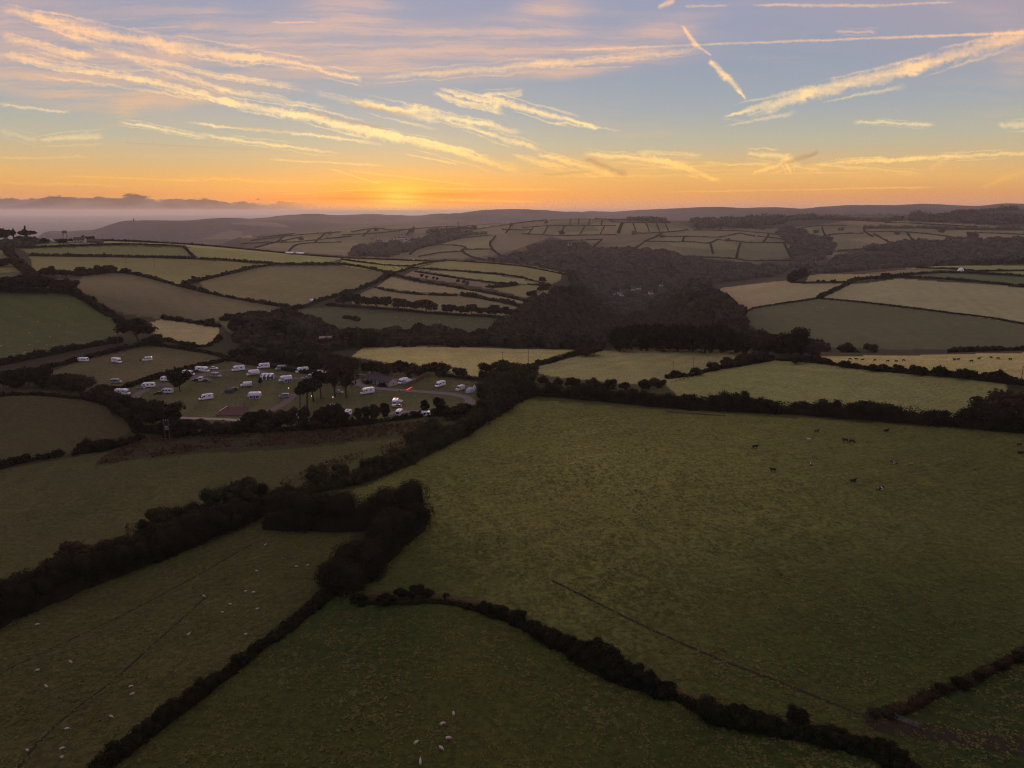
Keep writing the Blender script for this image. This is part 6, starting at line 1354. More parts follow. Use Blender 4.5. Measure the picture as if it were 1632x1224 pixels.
# ------------------------------------------------------------------ toilet block, fence, playground
def toilet_block():
    a = Vector(hit(581, 609)); b_ = Vector(hit(620, 616.5)); d = b_-a; L = math.hypot(d.x, d.y); ang_ = math.atan2(d.y, d.x)
    r = empty('toilet_block', (a.x, a.y, (a.z+b_.z)/2-.1), ang_); W = 6.2; hw = 2.5
    MB().box(L/2, W/2, hw/2, L, W, hw).build('wall', 'cream', r)
    for xx in (.0, L):                                          # gables
        m = MB(); bm = m.bm; t = .22*(1 if xx == 0 else -1)
        q = [bm.verts.new(p) for p in ((xx,0,hw+.002),(xx,W,hw+.002),(xx,W/2,hw+1.9),(xx+t,0,hw+.002),(xx+t,W,hw+.002),(xx+t,W/2,hw+1.9))]
        for f in ((0,1,2),(5,4,3),(0,3,4,1),(1,4,5,2),(2,5,3,0)): bm.faces.new([q[i] for i in f])
        bmesh.ops.recalc_face_normals(bm, faces=bm.faces[:]); m.build('gable', 'cream', r)
    m = MB()
    for s in (-1, 1):
        y0, y1 = W/2, W/2+s*(W/2+.4); z1 = hw-.12
        v = [m.bm.verts.new(p) for p in ((-.3,y0,hw+2.06),(L+.3,y0,hw+2.06),(L+.3,y1,z1),(-.3,y1,z1),(-.3,y0,hw+1.92),(L+.3,y0,hw+1.92),(L+.3,y1,z1-.14),(-.3,y1,z1-.14))]
        for f in ((0,1,2,3),(7,6,5,4),(0,4,5,1),(1,5,6,2),(2,6,7,3),(3,7,4,0)): m.bm.faces.new([v[i] for i in f])
    bmesh.ops.recalc_face_normals(m.bm, faces=m.bm.faces[:]); rf = m.build('roof', 'slate', r)
    MB().box(.8, W/2, hw+2.3, .6, .6, .9).build('chimney', 'cream', rf)
    for t in (.30, .45, .63, .82): MB().box(L*t, -.02, 1.05, 1.05 if t < .8 else 1.8, .08, 2.1).build('door', 'darkpaint', r)
    for t in (.12, .38, .55, .72): 
        f = MB().box(L*t, -.015, 1.55, .95, .06, .75).build('window', 'offwhite', r); MB().box(L*t, -.05, 1.55, .8, .04, .6).build('pane', 'glass', f)
    f = MB().box(L+.015, W/2, 1.5, .06, .8, .9).build('window', 'offwhite', r); MB().box(L+.05, W/2, 1.5, .04, .65, .75).build('pane', 'glass', f)
    tag(r, 'long low cream toilet block with a dark slate roof on the camp site', 'toilet block')
toilet_block()
for i, (x, y) in enumerate([(586,611),(609,616)]): plant_tree(x, y, 1.9, f'dark rounded shrub against the toilet block front, {"west" if i == 0 else "middle"} one', 'bush', 'hedge', 1.9, name='shrub', cat='shrub')
def board_fence(p0, p1, label, h=1.8, n=None, mat='timber'):
    a = Vector(hit(*p0)); b_ = Vector(hit(*p1)); L = (b_-a).length; n = n or max(2, int(L/2.4)); ang_ = math.atan2(b_.y-a.y, b_.x-a.x)
    r = empty('fence', a, ang_)
    for k in range(n+1): MB().box(L*k/n, 0, h/2, .12, .12, h+.1).build('post', mat, r)
    for k in range(n): MB().box(L*(k+.5)/n, .0, h/2+.05, L/n-.14, .05, h-.15).build('panel', mat, r)
    tag(r, label, 'fence')
board_fence((645,617.5), (675,605), 'brown board fence running back beside the toilet block', 1.9)
def ribbon(pts, w, mat, name, label, lift=.10, kind='structure', cat=None, W=None, **kw):
    Wd = W or trace(pts, **kw); X, Y, s = resample(Wd, 1.6); tx, ty = np.gradient(X), np.gradient(Y); L = np.hypot(tx, ty)+1e-9; nx, ny = -ty/L, tx/L
    acc = Acc(); K_ = 5; V = []; ww = w*(1+.25*(fbm(s/9, s*0, 4, 2)-.5)) 
    for k in range(K_):
        q = (k/(K_-1)-.5); x, y = X+nx*q*ww, Y+ny*q*ww; V.append(np.stack([x, y, height(x, y)+lift-(.06 if k in (0, K_-1) else 0)], -1))
    V = np.stack(V, 1).reshape(-1, 3); n = len(X); i, j = np.meshgrid(np.arange(n-1), np.arange(K_-1), indexing='ij'); q = i*K_+j
    acc.add(V, np.stack([q, q+K_, q+K_+1, q+1], -1).reshape(-1,4))
    return tag(mesh_obj(name, acc.mesh(name, True), M[mat]), label, cat, None, kind)
ribbon([(205,662),(216,645),(214,635),(226,624),(248,615),(275,611),(300,603),(330,595),(360,590),(385,588),(410,591),(440,600),(470,603),(500,603),(540,604),(575,606)], 4.0, 'gravel', 'track', 'gravel track looping through the camp site')
ribbon([(335,560),(352,568),(375,577),(388,587)], 3.5, 'gravel', 'track', 'gravel entrance track at the top of the camp site')
ribbon([(350,597),(320,600),(300,606)], 3.0, 'gravel', 'track', 'short gravel spur by the silver campervan', lift=.13)
ribbon([(566,606),(575,614),(600,619),(640,622),(680,625),(715,628),(742,633),(749,640),(742,648),(715,653),(680,656),(640,657),(620,660)], 4.6, 'tarmac', 'track', 'tarmac loop around the eastern camp pitches', lift=.16)
ribbon([(470,628),(450,645),(425,656),(400,662)], 4.0, 'gravel', 'track', 'gravel spur below the grey campervan')
ribbon([(286,666),(310,667),(347,668),(395,671)], 3.0, 'concrete', 'path', 'pale concrete path below the playground', lift=.14)
ribbon([(570,596),(600,600),(640,606),(662,604)], 3.0, 'tarmac', 'path', 'narrow path behind the toilet block', lift=.14)
ribbon([(880,925),(940,955),(1000,985),(1075,1020),(1150,1052),(1230,1082),(1300,1110),(1380,1142)], .8, 'mud', 'path', 'dark trodden line crossing the cattle pasture', lift=.07)
ribbon([(-60,1100),(0,1072),(100,1025),(200,978),(300,925),(400,868)], .5, 'mud', 'path', 'faint wheel line across the sheep pasture', lift=.06)
ribbon([(30,1224),(60,1185),(120,1130),(180,1085),(230,1040),(280,995),(330,950)], .5, 'mud', 'path', 'second faint wheel line across the sheep pasture', lift=.06)
ribbon([(1380,1148),(1440,1160),(1500,1170),(1632,1190)], 4.5, 'mud', 'track', 'muddy gateway ground by the metal gate', lift=.08)
def playground():
    c = [Vector(hit(*p)) for p in ((346,663),(390,663),(397,648.5),(355,648.5))]
    me = bpy.data.meshes.new('play_surface'); z = max(v.z for v in c)+.18
    P = [(v.x, v.y, z) for v in c] + [(v.x, v.y, v.z-.2) for v in c]
    me.from_pydata(P, [], [(0,1,2,3),(0,4,5,1),(1,5,6,2),(2,6,7,3),(3,7,4,0)])
    tag(mesh_obj('play_surface', me, M['playmat']), 'dark red rubber play surface below the motorhomes', 'play surface', kind='structure')
    p = Vector(hit(361,654)); r = empty('slide', (p.x, p.y, z), R(215))
    for s in (-.3, .3):
        m = MB(); m.cyl((-.6,s,0),(-.5,s,2.4),.05,n=6); m.cyl((-1.3,s,0),(-.55,s,1.7),.05,n=6); m.build('frame', 'timber', r)
    MB().prism([(-.5,1.66),(0,1.62),(2.6,.3),(3.1,.25),(3.1,.16),(2.6,.2),(0,1.5),(-.5,1.55)], -.27, .27).build('chute', 'offwhite', r)
    for k in range(4): MB().box(-1.25+.18*k, 0, .3+.36*k, .05, .6, .05).build('rung', 'timber', r)
    tag(r, 'white slide on the dark red play surface', 'slide')
    p = Vector(hit(382,651)); r = empty('swing', (p.x, p.y, z), R(-4))
    MB().cyl((-2,0,2.3),(2,0,2.3),.07,n=8).build('crossbar', 'timber', r)
    for s in (-2, 2):
        for q in (-.9, .9): MB().cyl((s,q,0),(s,0,2.3),.06,n=6).build('leg', 'timber', r)
    for x in (-.8, .8):
        m = MB().box(x, 0, .5, .45, .2, .05).build('seat', 'rubber', r)
        for q in (-.2, .2): MB().cyl((x+q,0,.52),(x+q,0,2.3),.015,n=4).build('chain', 'steel', m)
    tag(r, 'timber swing frame with two seats on the play surface', 'swing')
    a, b_ = c[0], c[1]; L = (b_-a).length; r = empty('rail_fence', (a.x, a.y-.6, z-.1), math.atan2(b_.y-a.y, b_.x-a.x))
    for k in range(9): MB().box(L*k/8, 0, .55, .1, .1, 1.1).build('post', 'timber', r)
    for zz in (.45, .95): MB().box(L/2, -.07, zz, L, .04, .1).build('rail', 'timber', r)
    tag(r, 'low timber rail fence in front of the playground', 'fence')
playground()

# ------------------------------------------------------------------ poles, lamps, gate
def pole(x, y, h, label, arm=True, **kw):
    p = hit(x, y, **kw); r = empty('utility_pole', p, rng.uniform(-.6, .6))
    MB().cyl((0,0,-.3),(0,0,h),.16,.11,8).build('mast', 'timber', r)
    if arm:
        c = MB().box(0, 0, h-.3, 2.4, .12, .14).build('crossarm', 'timber', r)
        for q in (-1.05, 0, 1.05): MB().cyl((q,0,h-.22),(q,0,h+.05),.07,n=6).build('insulator', 'offwhite', c)
    tag(r, label, 'utility pole', 'utility poles')
for x, y, h, lab, kw in [(391,525,10,'utility pole with a crossarm in the hollow below the lane hedge',{}),(435,533,10,'utility pole with a crossarm behind the evergreen belt',{}),(382,541,9.5,'lowest utility pole at the west end of the evergreen belt',{}),
     (552.5,559,9,'utility pole beside the round tree at the pale field corner',{}),(572.5,557,10.5,'taller utility pole just east of the round corner tree',{}),(189,553,9,'utility pole in the hedge below the green sheep field',{}),
     (247,428,12,'thin utility pole alone in the olive hillside field',{}),(201,424,11,'thin utility pole by the second level hedge',{}),(108,406,11,'thin utility pole in the upper west field',{}),
     (801,585,9,'utility pole in front of the golden plateau field',{}),(842,580,9.5,'utility pole rising from the plateau hedge',{}),(632,600,9,'utility pole behind the toilet block roof',{}),
     (1072,598,8,'utility pole at the foot of the slanting plateau hedge',{}),(1104,594,9,'utility pole further up the slanting plateau hedge',{}),(1626,614,9,'pale utility pole at the far east hedge',{})]: pole(x, y, h, lab, **kw)
for x, y, h, lab in [(165,386,12,'tiny pole on the west hill skyline near the farm'),(182,386,12,'second tiny pole on the west hill skyline'),(250,388,10,'third tiny pole on the west hill skyline')]: pole(x, y, h, lab, False)
def transformer():
    a = Vector(hit(264,701)); r = empty('transformer_pole', a, R(8))
    for q in (0, 1.7): MB().cyl((q,0,-.3),(q,0,8.2),.17,.13,8).build('mast', 'timber', r)
    MB().box(.85,0,7.9,2.6,.14,.16).build('crossarm', 'timber', r)
    for q in (0,.85,1.7): MB().cyl((q,0,7.98),(q,0,8.35),.08,n=6).build('insulator', 'offwhite', r)
    t = MB().box(.85,-.1,4.9,1.15,.8,1.3,bev=.06).build('transformer_tank', 'steel', r)
    for q in (.5,.85,1.2): MB().cyl((q,-.1,5.55),(q,-.1,5.9),.06,n=6).build('bushing', 'offwhite', t)
    MB().box(.85,0,4.15,2.2,.5,.1).build('platform', 'timber', r)
    tag(r, 'double wooden pole carrying a grey transformer below the camp site', 'transformer pole')
transformer()
def lamp_post(x, y, h, label, mat='lamp'):
    p = hit(x, y); r = empty('lamp_post', p)
    MB().cyl((0,0,0),(0,0,h),.06,.05,8).build('post', 'steel', r); MB().dome(0,0,h,.22,.22,.2,8,6).build('lamp_shade', 'steel', r)
    MB().cyl((0,0,h-.28),(0,0,h-.01),.15,n=8).build('bulb', mat, r); tag(r, label, 'lamp')
lamp_post(460.5,624,2.0,'small lit lamp beside the squat grey campervan'); lamp_post(497,637,2.0,'small lit lamp under the tall pine'); lamp_post(531,640,2.4,'small lit lamp above the dark car with an awning'); lamp_post(674,658,1.6,'small lit lamp by the small upright tree')
lamp_post(519.5,606,1.4,'small red light beside the long grey tent', 'redlamp')
p = hit(612,594); r = empty('street_lamp', p); MB().cyl((0,0,0),(0,0,5.5),.08,.06,8).build('post', 'steel', r); MB().box(.4,0,5.45,1.0,.25,.12).build('lamp_head', 'offwhite', r); tag(r, 'tall unlit lamp post behind the toilet block', 'street lamp')
a = Vector(hit(648,624.5)); b_ = Vector(hit(656.5,620.5)); r = empty('barrier', a, math.atan2((b_-a).y, (b_-a).x)); L = (b_-a).length
MB().cyl((0,0,1.0),(L,0,1.15),.17,n=8).build('bar', 'redbar', r)
for q in (.1, L-.1): MB().cyl((q,0,0),(q,0,1.0),.07,n=6).build('post', 'steel', r)
tag(r, 'glowing red bar beside the camp track', 'barrier')
def gate():
    a = Vector(hit(1427,1147)); b_ = Vector(hit(1464,1161)); d = b_-a; L = math.hypot(d.x, d.y); r = empty('field_gate', a, math.atan2(d.y, d.x))
    for z in (.2,.42,.62,.82,1.05): MB().cyl((0,0,z),(L,0,z),.028,n=6).build('bar', 'steel', r)
    for x in (0, L/2, L): MB().cyl((x,0,.18),(x,0,1.1),.035,n=6).build('upright', 'steel', r)
    MB().cyl((.05,-.03,.2),(L-.05,-.03,1.02),.025,n=6).build('brace', 'steel', r)
    for x in (-.15, L+.15): MB().cyl((x,0,-.2),(x,0,1.35),.1,n=8).build('post', 'timber', r)
    tag(r, 'galvanised metal field gate standing in the muddy corner', 'gate')
gate()
board_fence((1062,657),(1156,663.5),'low rail enclosure in front of the long cattle hedge', .7, 12)

# ------------------------------------------------------------------ farm and houses
def house(p, a, L, label, W=7, wall=4.5, rise=3.0, name='house', wm='render', rm='slate', cat='house', group=None):
    r = empty(name, (p[0], p[1], p[2]-.4), a)
    MB().box(0, 0, wall/2, L, W, wall).build('wall', wm, r)
    MB().prism([(-W/2-.4,wall-.25),(0,wall+rise),(W/2+.4,wall-.25),(W/2+.25,wall-.45),(0,wall+rise-.35),(-W/2-.25,wall-.45)], -L/2-.3, L/2+.3).build('roof', rm, r).rotation_euler = (0,0,math.pi/2)
    MB().prism([(-W/2+.01,wall),(0,wall+rise-.4),(W/2-.01,wall)], -L/2, L/2).build('gable', wm, r).rotation_euler = (0,0,math.pi/2)
    if name == 'house':
        MB().box(L/2-.8, 0, wall+rise+.3, .9, .9, 1.6).build('chimney', wm, r)
        for x in (-L*.3, 0, L*.3):
            for z in (1.3, 3.4):
                if z < wall-.6: MB().box(x, -W/2-.02, z, 1.1, .06, 1.1).build('window', 'glass', r)
        MB().box(L*.15, -W/2-.02, 1.05, 1.0, .06, 2.1).build('door', 'timber', r)
    return tag(r, label, cat, group)
for i, (p, a, L, x, y) in enumerate(HOUSE_AT):
    nv = len(VILLAGE)
    if i < nv: house(p, a-.4, L, f'small pale house in the distant village, {ORD[i]} as the cluster is read westward', wm='render', group='houses of the distant village')
    elif i < nv+7: house(p, a-.3, L*.8, f'white house deep in the wooded valley, {ORD[i-nv]} of seven', wall=4, group='houses in the wooded valley')
    elif i < nv+11: house(p, a-.3, L, f'house in the narrow side valley, {ORD[i-nv-7]} of four', group='houses in the side valley')
    else: house(p, a, L, 'lone white house at the edge of the far wood')
q = hit(128,386.5); house(q, .1, 14, 'farmhouse with a slate roof on the west hill skyline', W=8, wm='cream')
q = hit(152,387); house(q, .05, 18, 'long low barn beside the hilltop farmhouse', W=9, wall=3.2, rise=2.4, name='barn', wm='timber', cat='barn')
q = hit(463,405); house(q, -.35, 15, 'pale-roofed barn on the crest, smaller of the two', W=9, wall=2.6, rise=1.6, name='barn', wm='timber', rm='white', cat='barn')
q = hit(479,406); house(q, -.35, 17, 'longer barn with a white roof on the crest beside the smaller one', W=10, wall=2.8, rise=1.8, name='barn', wm='darkpaint', rm='white', cat='barn')
q = hit(497,480); house(q, .5, 3.2, 'tiny white shed on the lane hedge', W=2.6, wall=2.2, rise=.8, name='shed', wm='white', rm='white', cat='shed')
q = hit(519.5,551); house((q[0],q[1],q[2]+1), .2, 8, 'small hut with a pink-grey roof behind the evergreen belt', W=6, wall=3.5, rise=2.8, name='hut', wm='timber', rm='concrete', cat='hut')
q = hit(82,386); r = empty('bell_tent', q); MB().cyl((0,0,1.6),(0,0,6),4.2,.1,14).build('canopy', 'canvas', r); MB().cyl((0,0,-.3),(0,0,1.6),4.1,4.2,14).build('side_wall', 'canvas', r); tag(r, 'pale pointed tent between trees on the hilltop farm', 'tent')
def water_tower(x, y):
    q = hit(x, y); r = empty('water_tower', q, .3)
    for a in (-1, 1):
        for b2 in (-1, 1): MB().cyl((a*2.6,b2*2.6,-.5),(a*2.0,b2*2.0,11.5),.28,.22,6).build('leg', 'steel', r)
    MB().box(0,0,5.6,4.9,4.9,.3).build('brace', 'steel', r); MB().cyl((0,0,11.5),(0,0,14.8),3.1,n=14).build('tank', 'grey', r); MB().cyl((0,0,14.8),(0,0,15.6),3.3,.4,14).build('roof', 'grey', r)
    tag(r, 'tall-legged water tower on the west hill skyline', 'water tower')
water_tower(105,386)
for x, y, h, k, w_, lab in [(-8,386,17,'round',1.3,'big dark tree at the very west end of the skyline'),(12,386,17,'round',1.1,'dark skyline tree beside the leaning slender one'),(23.5,386,18,'oval',.22,'very slender leaning tree on the west skyline'),(42,384,15,'pine',2.0,'flat-topped pine on the west skyline'),(42,385,21,'oval',.26,'slim tall tree rising through the flat-topped pine'),(32,386,9,'bush',1.1,'low dark bush under the flat-topped pine'),(50,386,8,'bush',1.1,'low dark bush east of the flat-topped pine'),(70,388,8,'bush',1.6,'spreading bush west of the pale pointed tent'),(143,385,9,'bush',1.5,'dark tree behind the long barn'),(98,387,6,'bush',1.8,'low dark bush at the foot of the water tower'),(24,394,8,'bush',1.5,'dark bush where the lane hedge meets the hilltop'),(5,425,10,'bush',1.4,'dark bush at the west edge below the hilltop')]:
    plant_tree(x, y, h, lab, k, 'hedge', w_, name='pine_tree' if k == 'pine' else ('bush' if k == 'bush' else 'broadleaf_tree'), cat='bush' if k == 'bush' else 'tree')
q = hit(213,350, 4000); r = empty('stone_tower', q); MB().cyl((0,0,-3),(0,0,11),5,4,10).build('shaft', 'slate', r); MB().cyl((0,0,11),(0,0,13),4.5,4.5,10).build('parapet', 'slate', r); tag(r, 'tiny stone tower on top of the headland', 'tower')
q = hit(1531,432); r = empty('domed_tent', q); MB().dome(0,0,-.3,4.0,4.0,5.0,14,10).build('canopy', 'white', r); MB().box(0,-4.0,1.1,1.6,.4,2.4).build('doorway', 'canvas', r); tag(r, 'white domed tent by the far eastern hedges', 'tent')

# ------------------------------------------------------------------ animals and people
def skin_mesh(name, verts, edges, radii, sub=1, post=None):
    me = bpy.data.meshes.new(name); me.from_pydata(verts, edges, []); o = bpy.data.objects.new(name, me); COL.objects.link(o)
    sk = o.modifiers.new('s', 'SKIN'); sk.use_smooth_shade = True
    for v, rr in zip(me.skin_vertices[0].data, radii): v.radius = rr if isinstance(rr, tuple) else (rr, rr)
    me.skin_vertices[0].data[0].use_root = True
    sb = o.modifiers.new('b', 'SUBSURF'); sb.levels = sub; sb.render_levels = sub
    dg = bpy.context.evaluated_depsgraph_get(); out = bpy.data.meshes.new_from_object(o.evaluated_get(dg)); out.name = name
    bpy.data.objects.remove(o); return out
def quadruped(name, S, graze=True, lying=False, walk=0.0):
    """S: metres; cow 1.0, sheep about .5"""
    z = 1.02 if not lying else .52
    hz, nz = (.35, .66) if graze and not lying else (1.32 if not lying else .9, 1.18 if not lying else .75)
    V = [(-.62,0,z+.06),(0,0,z-.02),(.48,0,z+.02),(.78,0,nz+(.0 if graze else .05)),(1.02,0,hz+.12),(1.22,0,hz-.06)]
    E = [(0,1),(1,2),(2,3),(3,4),(4,5)]; Rr = [(.27,.31),(.33,.36),(.27,.33),(.15,.2),(.13,.14),(.075,.08)]
    V += [(-.86,0,z+.12),(-.93,0,z-.45)]; E += [(0,6),(6,7)]; Rr += [.06,.035]
    for s in (-1, 1):
        V += [(1.0,s*.2,hz+.2)]; E += [(4,len(V)-1)]; Rr += [.04]
        k = len(V)
        if lying:
            V += [(.45,s*.3,.3),(.75,s*.34,.1)]; E += [(2,k),(k,k+1)]; Rr += [.12,.07]
            V += [(-.5,s*.34,.3),(-.2,s*.44,.1)]; E += [(0,k+2),(k+2,k+3)]; Rr += [.16,.07]
        else:
            w = walk*s
            V += [(.48,s*.2,.72),(.50+w*.1,s*.2,.38),(.47+w*.18,s*.2,.03)]; E += [(2,k),(k,k+1),(k+1,k+2)]; Rr += [.13,.07,.06]
            V += [(-.60,s*.2,.74),(-.74-w*.1,s*.21,.42),(-.66-w*.18,s*.21,.03)]; E += [(0,k+3),(k+3,k+4),(k+4,k+5)]; Rr += [.17,.075,.065]
    me = skin_mesh(name, [(x*S, y*S, zz*S) for x, y, zz in V], E, [tuple(q*S for q in r_) if isinstance(r_, tuple) else r_*S for r_ in Rr])
    return me
COW = {'graze': quadruped('cow', 1.0), 'stand': quadruped('cow', 1.0, False, walk=1), 'lie': quadruped('cow', 1.0, False, True)}
CALF = {k: quadruped('calf', .72, k == 'graze', k == 'lie') for k in ('graze','stand','lie')}
def sheep_mesh(graze=True):
    z = .66; hz = .22 if graze else .95; nz = .52 if graze else .86
    V = [(-.34,0,z),(0,0,z),(.32,0,z),(.52,0,nz),(.66,0,hz+.1),(.78,0,hz)]; E = [(0,1),(1,2),(2,3),(3,4),(4,5)]; Rr = [(.28,.27),(.33,.31),(.27,.27),(.13,.14),.095,.06]
    V += [(-.62,0,z+.02),(-.66,0,z-.2)]; E += [(0,6),(6,7)]; Rr += [.06,.05]
    for s in (-1, 1):
        V += [(.62,s*.15,hz+.14)]; E += [(4,len(V)-1)]; Rr += [.03]; k = len(V)
        V += [(.3,s*.14,.36),(.31,s*.14,.02)]; E += [(2,k),(k,k+1)]; Rr += [.07,.04]
        V += [(-.34,s*.15,.38),(-.36,s*.15,.02)]; E += [(0,k+2),(k+2,k+3)]; Rr += [.09,.045]
    return skin_mesh('sheep', V, E, Rr)
SHEEP = [sheep_mesh(True), sheep_mesh(False)]
def animal(me, mat, x, y, head, label, name, cat, group=None, scale=1.0, **kw):
    p = hit(x, y, **kw); key = me.name+'|'+mat
    if key not in MATMESH:
        m2 = me.copy(); m2.materials.clear(); m2.materials.append(M[mat]); MATMESH[key] = m2
    o = bpy.data.objects.new(name, MATMESH[key]); COL.objects.link(o); o.location = (p[0], p[1], p[2]); o.rotation_euler = (0,0,R(head)); o.scale = (scale,)*3
    return tag(o, label, cat, group)
GC = 'cattle in the big pasture'
for args in [
 (COW['stand'],'cowblack',1203.5,715.5,0,'black cow standing on the west side of the cattle herd'),
 (COW['stand'],'cowblack',1231.7,752.5,185,'black cow nearest the west corner of the herd, lower down the slope'),
 (CALF['stand'],'cowwhite',1288.5,702.5,170,'small white calf grazing near the top of the pasture'),
 (COW['stand'],'cowbrown',1302,690,20,'brown cow standing above the small white calf'),
 (CALF['lie'],'cowmix',1292.5,742,90,'tiny pale-marked calf sitting apart below the white one'),
 (COW['stand'],'cowblack',1346.5,705,180,'black cow standing tail to tail with another at the top of the herd'),
 (COW['graze'],'cowblack',1357.5,706.5,-20,'black grazing cow with its head low, east of its standing partner'),
 (COW['lie'],'cowblack',1412.5,687.5,5,'black cow lying down near the top hedge'),
 (COW['lie'],'cowblack',1492.6,681,-25,'black cow lying closest under the long hedge'),
 (COW['lie'],'cowmix',1425.5,740,160,'black and white cow lying in the middle of the slope'),
 (COW['lie'],'cowblack',1359,768,8,'black cow lying lowest but one in the herd'),
 (COW['lie'],'cowmix',1401.5,781,10,'black cow with a white face lying lowest in the herd'),
 (COW['lie'],'cowblack',1626,723,-20,'black cow lying at the east edge of the pasture'),
 (CALF['stand'],'cowblack',1624,711,-15,'dark calf standing behind the cow at the east edge')]:
    animal(*args, 'calf' if 'calf' in args[5].split(' at')[0].split(' near')[0] else 'cow', 'calf' if 'calf' in args[5] and 'cow' not in args[5].split('calf')[0] else 'cow', GC, 1.2)
far_c = [(1354.5,574),(1364,574),(1374.5,574),(1394,575.5),(1414.6,577.5),(1428.5,576.5),(1440,576),(1520.7,575),(1526.6,573.5),(1548,577),(1560,573.5),(1579.5,570.5),(1590.5,573),(1609.7,575)]
for i, (x, y) in enumerate(far_c): animal(COW[('graze','stand','lie')[i % 3]], 'cowblack', x, y, (0,180,10,200)[i % 4], f'dark cow in the far golden field behind the hedge, {ORD[i]} counting eastward', 'cow', 'cow', 'cattle in the far golden field')
hill_c = [(589,420.5),(604,421.5),(613,424.5),(627,427),(629,430),(634,425),(637.5,426.5),(641.7,428),(640,430),(646,427),(650,426)]
for i, (x, y) in enumerate(hill_c): animal(COW['stand' if i % 2 else 'graze'], 'cowblack', x, y, (0,180)[i % 2], f'dark cow in the yellow field on the centre hill, {ORD[i]} counting eastward', 'cow', 'cow', 'cattle in the yellow hill field', scale=1.25)
def flock(pts, where, scale=1.0, asc=True):
    pts = sorted(pts, key=lambda p: p[1])
    for i, p in enumerate(pts):
        x, y = p[:2]; hd = p[2] if len(p) > 2 else float(rng.choice([20, 200, 35, 215, -20, 160]))
        animal(SHEEP[0 if rng.random() < .7 else 1], 'wool', x, y, hd, f'white sheep {where}, {ORD[i]} counting down the slope', 'sheep', 'sheep', f'sheep {where}', scale)
flock([(722.8,1140,100),(705.4,1156,30),(714.5,1179,10),(663.3,1186,50),(703.3,1195,-40),(670,1218,95)], 'in the lower green field', .85)
flock([(59.6,997),(113.5,1057.5),(60,1070),(74.5,1096.5),(423,870),(473,904.5),(490.7,902.5),(409,911.5),(391.8,944.5),(404,945.5),(325,951.5),(367,964.5),(354.7,977.5),(410.3,972),(300.8,1013),(391.8,1013),(208.8,1096),(211,1108.5),(272,1119),(177.7,1144),(107,1163.5),(44,1198),(99,1195),(99.3,1209.5)], 'in the striped pasture by the long hedge', .66)
flock([(22,532.5),(47,531.5),(60,514),(80,537.5),(106.7,529),(2,552.5),(22,564.5),(47,550.5),(75,551),(70,556),(80,492),(12,532),(38,564),(14,468.5),(106,490),(86,551.5),(40,562),(60,545),(30,505),(95,520)], 'in the green field at the west edge', .85)
flock([(642.5,508),(651.7,511),(657.5,509),(675,511),(726.7,514.5),(748.7,515.5),(767.8,512),(733,510.5),(745,506),(750,505.5),(632,506),(700,512),(760,519)], 'in the dim field below the line of trees', 1.0)
flock([(610,554.5),(664,554.2),(672,554.3),(679,554.4),(689,554.4),(735,554.8),(652,554.2),(640,554.4),(700,554.8)], 'on the skyline of the golden plateau field', 1.0)
flock([(1320,478.5),(1330,479),(1338,481),(1295,485),(1287,486),(1275,485.5),(1301,490),(1312,491.5),(1342,478)], 'on the slope beneath the eastern hedge bank', 1.0)
flock([(420,507.5),(505,508),(508,504),(500,505),(365,496)], 'scattered on the brown hillside', 1.0)
PB = skin_mesh('person', [(0,0,1.0),(0,0,1.2),(0,0,1.42),(0,0,1.54),(0,.02,1.68), (.1,0,.92),(.12,.02,.5),(.12,0,.06),(.12,.14,.03), (-.1,0,.92),(-.12,-.02,.5),(-.12,0,.06),(-.12,.14,.03), (.2,0,1.4),(.27,.02,1.13),(.25,.14,.92),(.24,.2,.84), (-.2,0,1.4),(-.27,.02,1.13),(-.25,.1,.9),(-.24,.14,.82)],
  [(0,1),(1,2),(2,3),(3,4),(0,5),(5,6),(6,7),(7,8),(0,9),(9,10),(10,11),(11,12),(2,13),(13,14),(14,15),(15,16),(2,17),(17,18),(18,19),(19,20)],
  [(.16,.12),(.15,.11),(.17,.11),.055,.1, .1,.07,.05,.045, .1,.07,.05,.045, .07,.05,.04,.04, .07,.05,.04,.04], 1)
for j in range(3): PB.materials.append(None)
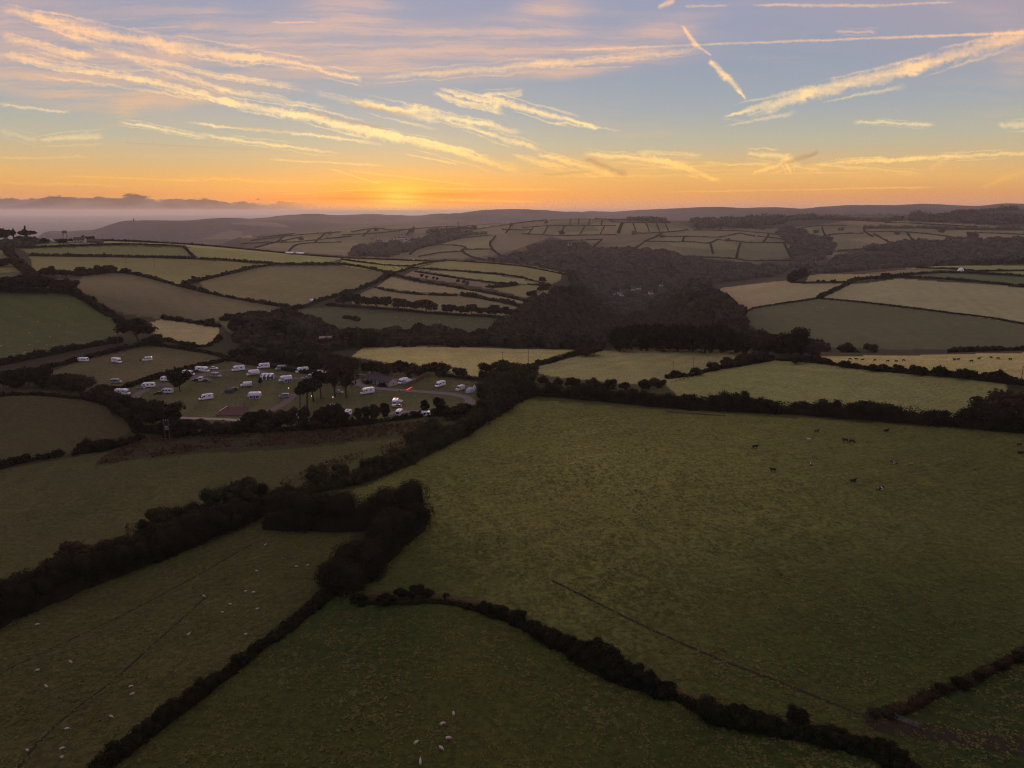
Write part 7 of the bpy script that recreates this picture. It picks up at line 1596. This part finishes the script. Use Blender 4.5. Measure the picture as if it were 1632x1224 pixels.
def person(x, y, head, top, label):
    p = hit(x, y); me = PB.copy(); me.materials.clear()
    for m_ in ('skin', top, 'cloth_dark'): me.materials.append(M[m_])
    for f in me.polygons:
        z = sum(me.vertices[i].co.z for i in f.vertices)/len(f.vertices); yv = max(abs(me.vertices[i].co.x) for i in f.vertices)
        f.material_index = 0 if z > 1.5 or (z < .9 and yv > .2 and z > .75) else (2 if z < .98 and yv < .2 else 1)
    o = mesh_obj('person', me); o.location = p; o.rotation_euler = (0,0,R(head)); tag(o, label, 'person')
    h = MB(); h.dome(0, .0, 1.70, .115, .125, .12, 10, 8); h.build('hair', 'cloth_dark', o)
person(332,611.5,40,'offwhite','person in a pale top walking on the grass beside a dark car')
person(306,620.5,200,'canvas','person in a light jacket standing by the round camp tree')
person(637,624.5,180,'hivis','person in a yellow jacket on the tarmac near the glowing red bar')
person(662.7,634.5,120,'offwhite','person in white standing on the open grass inside the tarmac loop')
person(196,568.5,180,'offwhite','person in white at the hedge behind the middle motorhome')
person(354,629,60,'offwhite','person in a pale shirt on the grass near the black tent')
# ------------------------------------------------------------------ haze
def build_haze():
    import bmesh
    bm = bmesh.new(); bmesh.ops.create_cube(bm, size=1.0)
    me = bpy.data.meshes.new('haze'); bm.to_mesh(me); bm.free()
    lo, hi = (-44000, -29000, -150), (44000, 58000, float(HG.max()) + 12.0)
    for v in me.vertices: v.co = [lo[i] if v.co[i] < 0 else hi[i] for i in range(3)]
    m = bpy.data.materials.new('evening_haze'); m.use_nodes = True; nt = m.node_tree; nt.nodes.clear()
    pv = nt.nodes.new('ShaderNodeVolumePrincipled'); out = nt.nodes.new('ShaderNodeOutputMaterial')
    pv.inputs['Color'].default_value = (.74,.75,.86,1); pv.inputs['Density'].default_value = HAZE
    pv.inputs['Anisotropy'].default_value = 0.35
    nt.links.new(pv.outputs[0], out.inputs['Volume'])
    tag(mesh_obj('haze', me, m), 'thin mauve evening haze lying over the valleys', 'haze', kind='stuff')
HAZE = 0.000052
build_haze()
print('objects', len(scene.objects))
